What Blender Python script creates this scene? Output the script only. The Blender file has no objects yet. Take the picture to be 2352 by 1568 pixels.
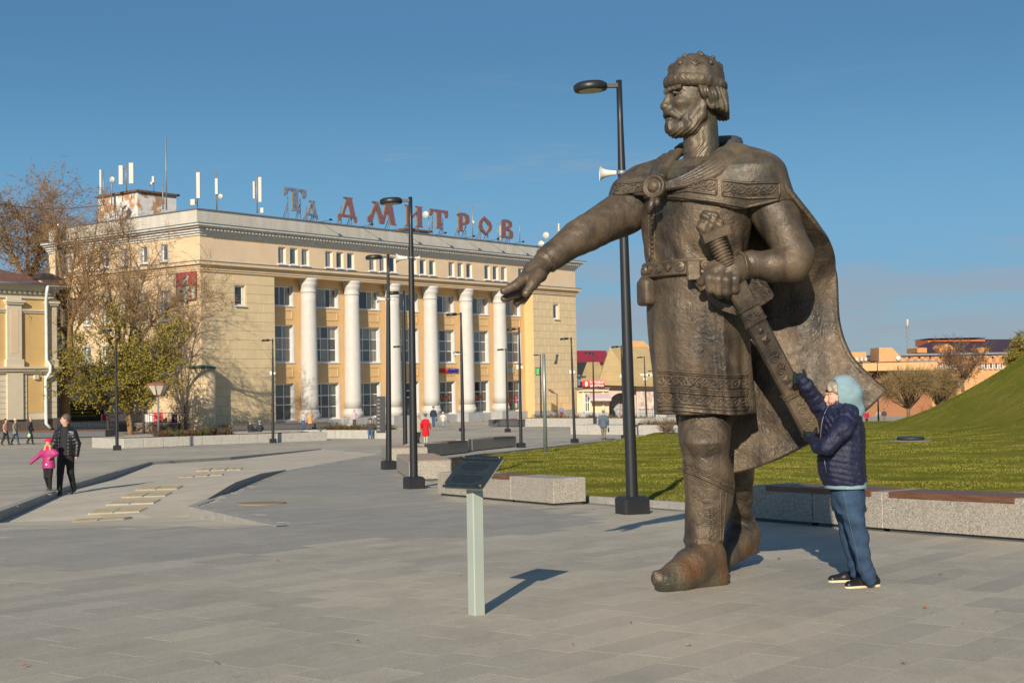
import bpy, bmesh, math, random
import numpy as np
from mathutils import Vector, Matrix, Euler
from mathutils.bvhtree import BVHTree
from mathutils.geometry import delaunay_2d_cdt, tessellate_polygon

random.seed(7); RNG = np.random.default_rng(7)
R = math.radians
SC = bpy.context.scene
COL = SC.collection

# ------------------------------------------------------------------ camera
CAM_LOC = Vector((0, 0, 1.6)); PITCH, ROLL, LENS = R(1.75), R(1.0), 48.0
cam_d = bpy.data.cameras.new('camera'); cam = bpy.data.objects.new('camera', cam_d); COL.objects.link(cam)
cam_d.sensor_width = 36; cam_d.lens = LENS; cam_d.clip_end = 6000; cam_d.clip_start = 0.1
fwd = Vector((0, math.cos(PITCH), math.sin(PITCH)))
right0 = Vector((1, 0, 0)); up0 = right0.cross(fwd)
c_right = right0 * math.cos(ROLL) - up0 * math.sin(ROLL)
c_up = right0 * math.sin(ROLL) + up0 * math.cos(ROLL)
M = Matrix((c_right, c_up, -fwd)).transposed().to_4x4(); M.translation = CAM_LOC
cam.matrix_world = M
SC.camera = cam

# ------------------------------------------------------------------ light
SUN_EL = R(23.5); SUN_DIR = Vector((0.205, 0.979, 0)).normalized()      # where the light travels (plan)
TO_SUN = Vector((-SUN_DIR.x * math.cos(SUN_EL), -SUN_DIR.y * math.cos(SUN_EL), math.sin(SUN_EL)))
w = bpy.data.worlds.new('World'); SC.world = w; w.use_nodes = True
nt = w.node_tree; nt.nodes.clear()
wo = nt.nodes.new('ShaderNodeOutputWorld'); bg = nt.nodes.new('ShaderNodeBackground')
sky = nt.nodes.new('ShaderNodeTexSky'); sky.sky_type = 'NISHITA'; sky.sun_disc = False
sky.sun_elevation = SUN_EL; sky.sun_rotation = math.atan2(TO_SUN.x, TO_SUN.y)
sky.air_density = 1.15; sky.dust_density = 0.35; sky.ozone_density = 2.2; sky.altitude = 200
# thin cirrus streaks and a low bank of haze clouds, as functions of direction
tc = nt.nodes.new('ShaderNodeTexCoord')
sep = nt.nodes.new('ShaderNodeSeparateXYZ'); nt.links.new(tc.outputs['Generated'], sep.inputs[0])
mp = nt.nodes.new('ShaderNodeMapping'); mp.inputs['Scale'].default_value = (3.0, 3.0, 26.0)
mp.inputs['Rotation'].default_value = (0, R(5), 0)
nt.links.new(tc.outputs['Generated'], mp.inputs[0])
nz = nt.nodes.new('ShaderNodeTexNoise'); nz.inputs['Scale'].default_value = 2.6; nz.inputs['Detail'].default_value = 8
nz.inputs['Roughness'].default_value = 0.62
nt.links.new(mp.outputs[0], nz.inputs['Vector'])
def wmath(op, a, b=None, clamp=False):
    n = nt.nodes.new('ShaderNodeMath'); n.operation = op; n.use_clamp = clamp
    for i, v in enumerate((a, b)):
        if v is None: continue
        if isinstance(v, (int, float)): n.inputs[i].default_value = v
        else: nt.links.new(v, n.inputs[i])
    return n.outputs[0]
def wrange(v, a, b, c, d):
    n = nt.nodes.new('ShaderNodeMapRange'); n.clamp = True; n.interpolation_type = 'SMOOTHSTEP'
    nt.links.new(v, n.inputs[0])
    for i, k in enumerate((a, b, c, d)): n.inputs[i + 1].default_value = k
    return n.outputs[0]
low = wmath('MULTIPLY', wrange(sep.outputs['Z'], 0.0, 0.02, 0.0, 1.0), wrange(sep.outputs['Z'], 0.05, 0.12, 1.0, 0.0))
high = wmath('MULTIPLY', wrange(sep.outputs['Z'], 0.09, 0.13, 0.0, 1.0), wrange(sep.outputs['Z'], 0.17, 0.24, 1.0, 0.0))
cl = wmath('ADD', wmath('MULTIPLY', wmath('MULTIPLY', low, wrange(nz.outputs['Fac'], 0.40, 0.58, 0.0, 1.0)), 0.75),
           wmath('MULTIPLY', wmath('MULTIPLY', high, wrange(nz.outputs['Fac'], 0.56, 0.76, 0.0, 1.0)), 0.4), True)
mx = nt.nodes.new('ShaderNodeMix'); mx.data_type = 'RGBA'
nt.links.new(cl, mx.inputs['Factor'])
hs = nt.nodes.new('ShaderNodeHueSaturation'); hs.inputs['Saturation'].default_value = 1.0; hs.inputs['Value'].default_value = 1.0
nt.links.new(sky.outputs[0], hs.inputs['Color'])
gr = nt.nodes.new('ShaderNodeValToRGB'); nt.links.new(sep.outputs['Z'], gr.inputs['Fac']); gr.color_ramp.interpolation = 'EASE'
for i_, (e_, c_) in enumerate([(0.0, (.40, .60, .74)), (.10, (.215, .575, .96)), (.28, (.068, .285, .60))]):
    el_ = gr.color_ramp.elements[i_] if i_ < 2 else gr.color_ramp.elements.new(e_)
    el_.position = e_; el_.color = (*c_, 1)
gs = nt.nodes.new('ShaderNodeVectorMath'); gs.operation = 'SCALE'; gs.inputs['Scale'].default_value = 5.2; nt.links.new(gr.outputs['Color'], gs.inputs[0])
bl = nt.nodes.new('ShaderNodeMix'); bl.data_type = 'RGBA'; nt.links.new(wrange(sep.outputs['Z'], 0.15, 0.75, 0.9, 0.0), bl.inputs['Factor'])
nt.links.new(hs.outputs[0], bl.inputs['A']); nt.links.new(gs.outputs['Vector'], bl.inputs['B'])
nt.links.new(bl.outputs['Result'], mx.inputs['A']); mx.inputs['B'].default_value = (2.75, 3.3, 3.95, 1)
nt.links.new(mx.outputs['Result'], bg.inputs['Color'])
bg.inputs['Strength'].default_value = 0.085
nt.links.new(bg.outputs[0], wo.inputs[0])
sun_d = bpy.data.lights.new('sun', 'SUN'); sun = bpy.data.objects.new('sun', sun_d); COL.objects.link(sun)
sun_d.energy = 4.3; sun_d.angle = R(0.5); sun_d.color = (1.0, 0.87, 0.70)
sun.rotation_euler = TO_SUN.to_track_quat('Z', 'Y').to_euler(); sun.location = (-10, -30, 40)
SC.view_settings.view_transform = 'Standard'; SC.view_settings.look = 'None'
SC.view_settings.exposure = 0.45; SC.view_settings.gamma = 1.0

# ------------------------------------------------------------------ photo geometry helpers (2352 x 1568 working pixels)
FPX = LENS / 36 * 2352
def ray(px, py):
    return (fwd + c_right * ((px - 1176) / FPX) + c_up * ((784 - py) / FPX))
def P(px, py, d):
    return CAM_LOC + ray(px, py) * d
YS = [-300, 8, 80, 122, 167, 250, 420, 3000]
ZS = [7.546, 0, -1.764, -2.15, -2.75, -4.2, -6, -25]
def sst(a, b, x):
    t = min(1, max(0, (x - a) / (b - a))); return t * t * (3 - 2 * t)
def zg(x, y):
    return float(np.interp(y, YS, ZS)) - 1.3 * sst(14, 30, x) * sst(95, 150, y)
def G(px, py):
    r = ray(px, py); d = 3.0; step = 0.25
    while d < 900:
        p = CAM_LOC + r * d
        if p.z < zg(p.x, p.y):
            lo, hi = d - step, d
            for _ in range(30):
                m = (lo + hi) / 2; p = CAM_LOC + r * m
                if p.z < zg(p.x, p.y): hi = m
                else: lo = m
            return CAM_LOC + r * hi
        d += step
    return CAM_LOC + r * 900
def proj(p):
    v = Vector(p) - CAM_LOC; d = v.dot(fwd)
    return 1176 + v.dot(c_right) / d * FPX, 784 - v.dot(c_up) / d * FPX, d

# ------------------------------------------------------------------ object helpers
def tag(o, label=None, cat=None, group=None, kind=None):
    if label: o['label'] = label
    if cat: o['category'] = cat
    if group: o['group'] = group
    if kind: o['kind'] = kind
    return o
def thing(name, label, cat, loc=(0, 0, 0), rz=0, group=None):
    o = bpy.data.objects.new(name, None); COL.objects.link(o); o.empty_display_size = 0.2
    o.location = loc; o.rotation_euler = (0, 0, rz)
    return tag(o, label, cat, group)
def link(name, me, parent=None, loc=None, rot=None):
    o = bpy.data.objects.new(name, me); COL.objects.link(o)
    if parent is not None: o.parent = parent
    if loc is not None: o.location = loc
    if rot is not None: o.rotation_euler = rot
    return o
def copy_tree(o, parent=None):
    c = o.copy(); COL.objects.link(c); c.parent = parent
    for ch in list(o.children): copy_tree(ch, c)
    return c

class MB:
    """collects shapes into one mesh"""
    def __init__(s): s.v = []; s.f = []; s.sm = []; s.mi = []; s.cur = 0
    def add(s, vs, fs, smooth=False):
        b = len(s.v); s.v += [tuple(v) for v in vs]
        s.f += [tuple(i + b for i in f) for f in fs]; s.sm += [smooth] * len(fs); s.mi += [s.cur] * len(fs)
        return s
    def box(s, x0, x1, y0, y1, z0, z1):
        vs = [(x, y, z) for z in (z0, z1) for y in (y0, y1) for x in (x0, x1)]
        return s.add(vs, [(0, 2, 3, 1), (4, 5, 7, 6), (0, 1, 5, 4), (2, 6, 7, 3), (0, 4, 6, 2), (1, 3, 7, 5)])
    def bbox(s, x0, x1, y0, y1, z0, z1, b=0.01):
        """box with a chamfered top rim and vertical edges"""
        def ring(z, i):
            return [(x0 + i + b, y0 + i, z), (x1 - i - b, y0 + i, z), (x1 - i, y0 + i + b, z), (x1 - i, y1 - i - b, z),
                    (x1 - i - b, y1 - i, z), (x0 + i + b, y1 - i, z), (x0 + i, y1 - i - b, z), (x0 + i, y0 + i + b, z)]
        vs = ring(z0, 0) + ring(z1 - b, 0) + ring(z1, b)
        fs = []
        for k in (0, 8):
            for i in range(8): fs.append((k + i, k + (i + 1) % 8, k + 8 + (i + 1) % 8, k + 8 + i))
        fs.append(tuple(range(16, 24))); fs.append(tuple(reversed(range(8))))
        return s.add(vs, fs)
    def quad(s, a, b, c, d): return s.add([a, b, c, d], [(0, 1, 2, 3)])
    def tube(s, pts, rad, n=8, cap=True, smooth=True):
        pts = [Vector(p) for p in pts]
        if not hasattr(rad, '__len__'): rad = [rad] * len(pts)
        vs = []; fs = []; ref = None
        for i, p in enumerate(pts):
            t = (pts[min(i + 1, len(pts) - 1)] - pts[max(i - 1, 0)])
            if t.length < 1e-9: t = Vector((0, 0, 1))
            t.normalize()
            if ref is None: ref = Vector((1, 0, 0)) if abs(t.x) < .8 else Vector((0, 1, 0))
            a = t.cross(ref)
            if a.length < 1e-6: a = t.cross(Vector((0, 1, .3)))
            a.normalize(); b = t.cross(a); ref = a.cross(t)
            for k in range(n):
                an = 2 * math.pi * k / n
                vs.append(p + (a * math.cos(an) + b * math.sin(an)) * rad[i])
        m = len(pts)
        for i in range(m - 1):
            for k in range(n):
                fs.append((i * n + k, i * n + (k + 1) % n, (i + 1) * n + (k + 1) % n, (i + 1) * n + k))
        s.add(vs, fs, smooth)
        if cap:
            b0 = len(s.v) - len(vs)
            s.f += [tuple(b0 + k for k in reversed(range(n))), tuple(b0 + (m - 1) * n + k for k in range(n))]
            s.sm += [False, False]; s.mi += [s.cur] * 2
        return s
    def lathe(s, prof, n=24, c=(0, 0), smooth=True, cap=True):
        vs = []; fs = []
        for r, z in prof:
            for k in range(n):
                a = 2 * math.pi * k / n; vs.append((c[0] + r * math.cos(a), c[1] + r * math.sin(a), z))
        m = len(prof)
        for i in range(m - 1):
            for k in range(n):
                fs.append((i * n + k, i * n + (k + 1) % n, (i + 1) * n + (k + 1) % n, (i + 1) * n + k))
        s.add(vs, fs, smooth)
        if cap:
            b0 = len(s.v) - len(vs)
            s.f += [tuple(b0 + k for k in reversed(range(n))), tuple(b0 + (m - 1) * n + k for k in range(n))]
            s.sm += [False, False]; s.mi += [s.cur] * 2
        return s
    def prism(s, poly, fn, h0, h1):
        """extrude a 2D polygon; fn(u,v,h)->xyz"""
        n = len(poly)
        vs = [fn(u, v, h0) for u, v in poly] + [fn(u, v, h1) for u, v in poly]
        tris = tessellate_polygon([[Vector((u, v, 0)) for u, v in poly]])
        fs = [tuple(t) for t in tris] + [tuple(n + i for i in reversed(t)) for t in tris]
        fs += [(i, (i + 1) % n, n + (i + 1) % n, n + i) for i in range(n)]
        return s.add(vs, fs)
    def xform(s, mat):
        s.v = [tuple(mat @ Vector(v)) for v in s.v]; return s
    def mesh(s, name, mats):
        me = bpy.data.meshes.new(name); me.from_pydata(s.v, [], s.f)
        if not isinstance(mats, (list, tuple)): mats = [mats]
        for m in mats: me.materials.append(m)
        me.polygons.foreach_set('use_smooth', s.sm)
        if len(mats) > 1: me.polygons.foreach_set('material_index', s.mi)
        bm = bmesh.new(); bm.from_mesh(me); bmesh.ops.recalc_face_normals(bm, faces=bm.faces); bm.to_mesh(me); bm.free()
        return me
    def build(s, name, mat, parent=None, loc=None, rot=None):
        return link(name, s.mesh(name, mat), parent, loc, rot)

# ------------------------------------------------------------------ materials
class NT:
    def __init__(s, name):
        s.m = bpy.data.materials.new(name); s.m.use_nodes = True; s.t = s.m.node_tree
        s.b = s.t.nodes['Principled BSDF']; s.o = s.t.nodes['Material Output']
        s._tc = None
    def n(s, typ, **kw):
        nd = s.t.nodes.new('ShaderNode' + typ)
        for k, v in kw.items(): setattr(nd, k, v)
        return nd
    def l(s, a, b): s.t.links.new(a, b)
    def co(s, which='Object'):
        if s._tc is None: s._tc = s.n('TexCoord')
        return s._tc.outputs[which]
    def pos(s): return s.n('NewGeometry').outputs['Position']
    def noise(s, scale, detail=5, rough=.55, vec=None, stretch=None, dist=0):
        nd = s.n('TexNoise'); nd.inputs['Scale'].default_value = scale; nd.inputs['Detail'].default_value = detail
        nd.inputs['Roughness'].default_value = rough; nd.inputs['Distortion'].default_value = dist
        vec = vec if vec is not None else s.pos()
        if stretch is not None:
            mp = s.n('Mapping'); mp.inputs['Scale'].default_value = stretch; s.l(vec, mp.inputs[0]); vec = mp.outputs[0]
        s.l(vec, nd.inputs['Vector']); return nd.outputs['Fac']
    def rng(s, v, a, b, c=0, d=1):
        nd = s.n('MapRange'); nd.clamp = True; s.l(v, nd.inputs[0])
        for i, k in enumerate((a, b, c, d)): nd.inputs[i + 1].default_value = k
        return nd.outputs[0]
    def math(s, op, a, b=None, clamp=False):
        nd = s.n('Math', operation=op, use_clamp=clamp)
        for i, v in enumerate((a, b)):
            if v is None: continue
            if isinstance(v, (int, float)): nd.inputs[i].default_value = v
            else: s.l(v, nd.inputs[i])
        return nd.outputs[0]
    def mix(s, f, a, b, mode='MIX'):
        nd = s.n('Mix', data_type='RGBA', blend_type=mode)
        for sock, v in ((nd.inputs['Factor'], f), (nd.inputs['A'], a), (nd.inputs['B'], b)):
            if isinstance(v, (int, float)): sock.default_value = v
            elif isinstance(v, (tuple, list)): sock.default_value = (*v[:3], 1)
            else: s.l(v, sock)
        return nd.outputs['Result']
    def base(s, c):
        if isinstance(c, (tuple, list)): s.b.inputs['Base Color'].default_value = (*c[:3], 1)
        else: s.l(c, s.b.inputs['Base Color'])
    def set(s, **kw):
        for k, v in kw.items():
            k = k.replace('_', ' ')
            key = {'rough': 'Roughness', 'metal': 'Metallic', 'spec': 'Specular IOR Level'}.get(k, k)
            if isinstance(v, (int, float, tuple)): s.b.inputs[key].default_value = v
            else: s.l(v, s.b.inputs[key])
    def bump(s, h, strength=.3, dist=.02, prev=None):
        nd = s.n('Bump'); nd.inputs['Strength'].default_value = strength; nd.inputs['Distance'].default_value = dist
        s.l(h, nd.inputs['Height'])
        if prev is not None: s.l(prev, nd.inputs['Normal'])
        s.l(nd.outputs[0], s.b.inputs['Normal']); return nd.outputs[0]
_mc = {}
def simple(name, c, rough=.6, metal=0, var=.12, scale=3.0, bump=0, bscale=40, spec=.5, obj_var=0):
    """plain procedural material: base colour with noise variation and optional fine relief"""
    if name in _mc: return _mc[name]
    t = NT(name)
    nz = t.noise(scale, 6, .6)
    a = tuple(x * (1 - var) for x in c); b = tuple(min(1, x * (1 + var)) for x in c)
    colr = t.mix(t.rng(nz, .3, .7), a, b)
    if obj_var:
        oi = t.n('ObjectInfo'); colr = t.mix(t.rng(oi.outputs['Random'], 0, 1, 0, obj_var), colr, tuple(x * .45 for x in c))
    t.base(colr); t.set(rough=rough, metal=metal, spec=spec)
    if bump: t.bump(t.noise(bscale, 4, .6), bump, .01)
    _mc[name] = t.m; return t.m
# ================================================================== GROUND
def in_poly(x, y, poly):
    c = False; n = len(poly); j = n - 1
    for i in range(n):
        xi, yi = poly[i][0], poly[i][1]; xj, yj = poly[j][0], poly[j][1]
        if (yi > y) != (yj > y) and x < (xj - xi) * (y - yi) / (yj - yi) + xi: c = not c
        j = i
    return c
# --- the sunken ramp: outline on the plaza and its depth below the plaza at each corner
RAMP_PX = [(-95, 1204, .03), (635, 1210, .0), (430, 1164, .16), (474, 1148, .0), (527, 1130, -.12), (543, 1122, -.13), (600, 1099, -.12), (657, 1080, -.01), (870, 1042, .0),
           (738, 1031, .02), (530, 1050, .10), (346, 1061, .09), (250, 1088, .17), (164, 1114, .11), (0, 1176, .16)]
RAMP = []
for px, py, dp in RAMP_PX:
    g = G(px, py); RAMP.append((g.x, g.y, dp))
# --- the lawn outline
LAWN = [(-2.45, 44.5), (-1.55, 28.0), (-1.15, 25.6), (5.65, 14.95), (13.5, 2.5), (40, -20), (160, -20), (160, 118), (60, 116), (27, 106), (9.6, 89)]
def mound(x, y):
    dl = x - 21.7 - 0.9 * math.sin(y * .11); db = (84 + .25 * (x - 30)) - y
    k = 2.2
    m = -math.log(math.exp(-dl / k) + math.exp(-db / k)) * k if max(abs(dl), abs(db)) < 200 else min(dl, db)
    h = .78 * (math.log(1 + math.exp(min(30, m / 1.3))) * 1.3)
    return min(h, 11 + 0.02 * h)
def lawn_bumps(x, y):
    return .03 * math.sin(x * .9 + y * .37) * math.sin(y * .55 - x * .2) + .02 * math.sin(x * 2.1 + 1) * math.sin(y * 1.7)
def zlawn(x, y):
    e = sst(0, 1, (y - 14) / 10)
    return zg(x, y) + 0.05 + lawn_bumps(x, y) + mound(x, y) + .25 * sst(4, 18, x) * sst(25, 60, y)
def zfloor_any(x, y):
    return zg(x, y)

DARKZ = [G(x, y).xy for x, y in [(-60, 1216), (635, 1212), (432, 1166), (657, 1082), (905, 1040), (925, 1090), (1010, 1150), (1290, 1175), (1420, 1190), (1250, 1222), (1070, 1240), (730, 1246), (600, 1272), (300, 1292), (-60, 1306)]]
pts, edges = [], []
def add_loop(poly, sub=3.0):
    loop = []
    n = len(poly)
    for i in range(n):
        a = Vector(poly[i][:2]); b = Vector(poly[(i + 1) % n][:2]); m = max(1, int((b - a).length / sub)) if sub else 1
        for k in range(m):
            loop.append(len(pts)); pts.append(a.lerp(b, k / m))
    for i in range(len(loop)): edges.append((loop[i], loop[(i + 1) % len(loop)]))
add_loop([(-900, -200), (900, -200), (900, 2500), (-900, 2500)], 150)
add_loop(RAMP, None); add_loop(LAWN, 2.5); add_loop([tuple(v) for v in DARKZ], None)
for y in list(range(-40, 260, 6)) + list(range(260, 900, 40)):
    for x in range(-160, 200, 8):
        pts.append(Vector((x + (y % 5) * .7, y + .31 * (x % 3))))
for y in np.arange(1, 116, 1.6):
    for x in np.arange(-2, 70, 1.6):
        if in_poly(x, y, LAWN) and (x < 44 or y > 30): pts.append(Vector((x + random.uniform(-.4, .4), y + random.uniform(-.4, .4))))
cv, ce, cf, _, _, _ = delaunay_2d_cdt(pts, edges, [], 0, 1e-4)
plaza_f, lawn_f = [], []
RAMP2 = [(a, b) for a, b, c in RAMP]
for f in cf:
    cx = sum(cv[i].x for i in f) / len(f); cy = sum(cv[i].y for i in f) / len(f)
    if in_poly(cx, cy, RAMP2): continue
    (lawn_f if in_poly(cx, cy, LAWN) else plaza_f).append(tuple(f))
def sub_mesh(name, faces, zf, mat, kind='structure'):
    used = sorted({i for f in faces for i in f}); mp = {k: i for i, k in enumerate(used)}
    me = bpy.data.meshes.new(name)
    me.from_pydata([(cv[i].x, cv[i].y, zf(cv[i].x, cv[i].y)) for i in used], [], [tuple(mp[i] for i in f) for f in faces])
    me.polygons.foreach_set('use_smooth', [True] * len(faces)); me.materials.append(mat)
    bm = bmesh.new(); bm.from_mesh(me); bmesh.ops.recalc_face_normals(bm, faces=bm.faces)
    if sum(f.normal.z for f in bm.faces) < 0: bmesh.ops.reverse_faces(bm, faces=bm.faces)
    bm.to_mesh(me); bm.free()
    return tag(link(name, me), kind=kind)

PAV_ANG = math.atan2(.784, .621)         # slab courses run parallel to the store's facade
def plaza_colour(t, rand, dark=False):
    """granite slabs: warm-grey speckle, each slab its own tone, dusty drifts and damp stains"""
    pos = t.pos()
    sp = t.noise(120, 4, .8, pos)
    big = t.noise(.16, 4, .5, pos)
    mid = t.noise(1.7, 7, .72, pos, (1, .45, 1))
    c = t.mix(t.rng(rand, 0, 1), (.30, .28, .235), (.54, .485, .375))
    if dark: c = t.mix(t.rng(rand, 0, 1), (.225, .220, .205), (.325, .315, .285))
    c = t.mix(t.rng(sp, .36, .64), t.mix(.72, c, (.10, .097, .09)), t.mix(.35, c, (.72, .68, .58)))
    c = t.mix(t.rng(big, .40, .62, 0, .55 if not dark else .2), c, (.52, .455, .335))
    c = t.mix(t.rng(mid, .48, .72, 0, .5), c, (.25, .232, .19))
    st = t.noise(5.5, 5, .6, pos)
    c = t.mix(t.rng(st, .66, .74, 0, .30), c, (.12, .112, .10))
    t.set(rough=t.rng(mid, .3, .7, .65, .85), spec=.22)
    return c, sp, mid
def m_slab(dark=False):
    t = NT('granite_slab_dark' if dark else 'granite_slab'); oi = t.n('ObjectInfo'); ge = t.n('NewGeometry')
    rnd = t.math('FRACT', t.math('ADD', oi.outputs['Random'], ge.outputs['Random Per Island']))
    c, sp, mid = plaza_colour(t, rnd, dark); t.base(c)
    n1 = t.bump(sp, .35, .004); t.bump(mid, .15, .02, n1); return t.m
def m_plaza(dark=False):
    t = NT('plaza_far_granite' + ('_dark' if dark else '')); pos = t.pos()
    mp = t.n('Mapping'); mp.vector_type = 'POINT'; mp.inputs['Rotation'].default_value = (0, 0, -PAV_ANG); t.l(pos, mp.inputs[0])
    br = t.n('TexBrick'); br.inputs['Scale'].default_value = 1; br.inputs['Brick Width'].default_value = .9; br.inputs['Row Height'].default_value = .3
    br.inputs['Mortar Size'].default_value = .006; br.inputs['Color1'].default_value = (0, 0, 0, 1); br.inputs['Color2'].default_value = (1, 1, 1, 1)
    br.inputs['Mortar'].default_value = (.3, .3, .3, 1); t.l(mp.outputs[0], br.inputs[0])
    c, sp, mid = plaza_colour(t, br.outputs['Color'], dark); t.base(c); n1 = t.bump(sp, .35, .004); t.bump(mid, .15, .02, n1); return t.m
def m_ramp():
    t = NT('ramp_granite'); pos = t.pos()
    mp = t.n('Mapping'); mp.inputs['Rotation'].default_value = (0, 0, -PAV_ANG + .25); t.l(pos, mp.inputs[0])
    br = t.n('TexBrick'); br.inputs['Scale'].default_value = 1; br.inputs['Brick Width'].default_value = 1.2; br.inputs['Row Height'].default_value = .6
    br.inputs['Mortar Size'].default_value = .006; br.inputs['Color1'].default_value = (.50, .455, .36, 1); br.inputs['Color2'].default_value = (.60, .545, .43, 1)
    br.inputs['Mortar'].default_value = (.40, .36, .29, 1); t.l(mp.outputs[0], br.inputs[0])
    mid = t.noise(1.1, 6, .65); st = t.noise(4.0, 5, .65)
    c = t.mix(t.rng(mid, .45, .75, 0, .5), br.outputs['Color'], (.40, .35, .27))
    c = t.mix(t.rng(st, .6, .75, 0, .5), c, (.33, .28, .21))
    sp = t.noise(190, 3, .7); c = t.mix(t.rng(sp, .4, .6, 0, .25), c, (.1, .1, .1))
    t.base(c); t.set(rough=.85, spec=.08); t.bump(sp, .2, .004); return t.m
def m_grass(name='lawn_soil_and_turf'):
    t = NT(name); pos = t.pos()
    fine = t.noise(38, 6, .75, pos, (1, 1, .35)); mid = t.noise(2.6, 6, .65, pos); big = t.noise(.33, 5, .6, pos)
    streak = t.noise(9, 4, .6, pos, (1.0, .18, .5))
    c = t.mix(t.rng(fine, .3, .7), (.095, .112, .016), (.172, .185, .030))
    c = t.mix(t.rng(mid, .5, .72, 0, .65), c, (.26, .215, .06))
    c = t.mix(t.rng(streak, .5, .7, 0, .40), c, (.12, .105, .018))
    c = t.mix(t.rng(big, .42, .62, 0, .6), c, (.21, .19, .035)); c = t.mix(t.rng(t.noise(.9, 5, .6, pos, (.35, 1, 1)), .56, .68, 0, .5), c, (.30, .225, .085)); c = t.mix(t.rng(t.noise(.7, 4, .6, pos, (.5, 1, 1)), .38, .30, 0, .55), c, (.075, .10, .012))
    c = t.mix(t.rng(t.noise(.8, 6, .7, pos, (1, .5, 1)), .66, .72, 0, .8), c, (.10, .072, .04))
    sp = t.n('SeparateXYZ'); t.l(pos, sp.inputs[0])
    # bare earth at the lawn's worn tip
    d = t.math('ADD', t.math('MULTIPLY', t.math('SUBTRACT', sp.outputs['X'], -1.6), .5), t.math('MULTIPLY', t.math('ABSOLUTE', t.math('SUBTRACT', sp.outputs['Y'], 38)), .035))
    soil = t.rng(t.math('ADD', d, t.math('MULTIPLY', t.math('SUBTRACT', mid, .5), 1.4)), .5, .75, 1, 0)
    c = t.mix(soil, c, t.mix(t.rng(fine, .35, .65), (.045, .03, .02), (.12, .085, .055)))
    t.base(c); t.set(rough=.95, spec=.0); n1 = t.bump(fine, .45, .03); t.bump(streak, .35, .08, n1); return t.m
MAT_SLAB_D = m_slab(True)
MAT_SLAB, MAT_PLAZA, MAT_RAMP, MAT_GRASS = m_slab(), m_plaza(), m_ramp(), m_grass()
MAT_JOINT = simple('joint_sand', (.20, .18, .15), .9, bump=.3)
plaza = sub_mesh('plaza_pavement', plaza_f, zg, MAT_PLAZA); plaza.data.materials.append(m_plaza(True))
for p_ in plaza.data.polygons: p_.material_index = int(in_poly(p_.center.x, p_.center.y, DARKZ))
lawn = sub_mesh('lawn', lawn_f, zlawn, MAT_GRASS)

# --- sunken ramp: floor, retaining sides
tri = tessellate_polygon([[Vector((a, b, 0)) for a, b, c in RAMP]])
floor_v = [Vector((a, b, zg(a, b) - c)) for a, b, c in RAMP]
mb = MB(); mb.add(floor_v, [tuple(t) for t in tri])
ramp_floor = tag(mb.build('sunken_ramp', MAT_RAMP), kind='structure')
RAMP_BVH = BVHTree.FromPolygons([v + Vector((0, 0, .0)) for v in floor_v], [tuple(t) for t in tri])
MAT_KERB = simple('kerb_granite', (.30, .29, .265), .75, var=.2, scale=8, bump=.25, bscale=160)
mb = MB()
for i in range(len(RAMP)):
    a, b = RAMP[i], RAMP[(i + 1) % len(RAMP)]
    if abs(a[2]) + abs(b[2]) < .05: continue
    za, zb = zg(a[0], a[1]), zg(b[0], b[1])
    # a coping strip 0.15 wide outside plus the inner face
    if a[2] < -.005 or b[2] < -.005:
        mb.add([(a[0], a[1], za - .02), (b[0], b[1], zb - .02), (b[0], b[1], zb + max(0, -b[2]) + .012), (a[0], a[1], za + max(0, -a[2]) + .012)], [(0, 1, 2, 3)]); continue
    e = Vector((b[0] - a[0], b[1] - a[1])).normalized(); o = Vector((e.y, -e.x)) * .16
    if in_poly((a[0] + b[0]) / 2 + o.x * .2, (a[1] + b[1]) / 2 + o.y * .2, RAMP2): o = -o
    mb.add([(a[0], a[1], za - a[2] - .02), (b[0], b[1], zb - b[2] - .02), (b[0], b[1], zb + .016), (a[0], a[1], za + .016),
            (b[0] + o.x, b[1] + o.y, zb + .016), (a[0] + o.x, a[1] + o.y, za + .016), (b[0] + o.x, b[1] + o.y, zb - .05), (a[0] + o.x, a[1] + o.y, za - .05)],
           [(0, 1, 2, 3), (3, 2, 4, 5), (5, 4, 6, 7)])
ramp_wall = tag(mb.build('ramp_retaining_kerb', MAT_KERB), kind='structure')
def on_ground(px, py):
    """pixel -> point on the plaza or on the ramp floor"""
    g = G(px, py)
    if in_poly(g.x, g.y, RAMP2):
        h = RAMP_BVH.ray_cast(CAM_LOC, ray(px, py).normalized())
        if h[0] is not None: return h[0]
    return g

# --- ribbed cream floor panels let into the ramp
def zq(x, y): return (x / 2.218 * .91875, (y / 2.218 + 1000) * .91875)
MAT_PANEL = simple('cream_ribbed_plastic', (.62, .51, .30), .5, var=.15, scale=12)
MAT_PANELF = simple('panel_frame_concrete', (.42,.38,.30), .8, var=.15)
PANELS = [[(393, 678), (690, 662), (738, 648), (430, 662)], [(478, 636), (775, 622), (825, 597), (530, 605)], [(580, 585), (855, 575), (898, 550), (625, 562)],
          [(668, 542), (920, 535), (962, 510), (715, 517)], [(745, 502), (985, 495), (1020, 474), (785, 480)],
          [(1085, 395), (1160, 392), (1180, 375), (1110, 378)], [(1170, 392), (1245, 390), (1268, 374), (1195, 376)], [(1255, 390), (1335, 388), (1350, 373), (1275, 374)],
          [(985, 430), (1070, 428), (1085, 418), (1003, 420)], [(1080, 424), (1150, 422), (1165, 412), (1095, 414)], [(1165, 420), (1230, 417), (1245, 411), (1180, 413)]]
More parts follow.
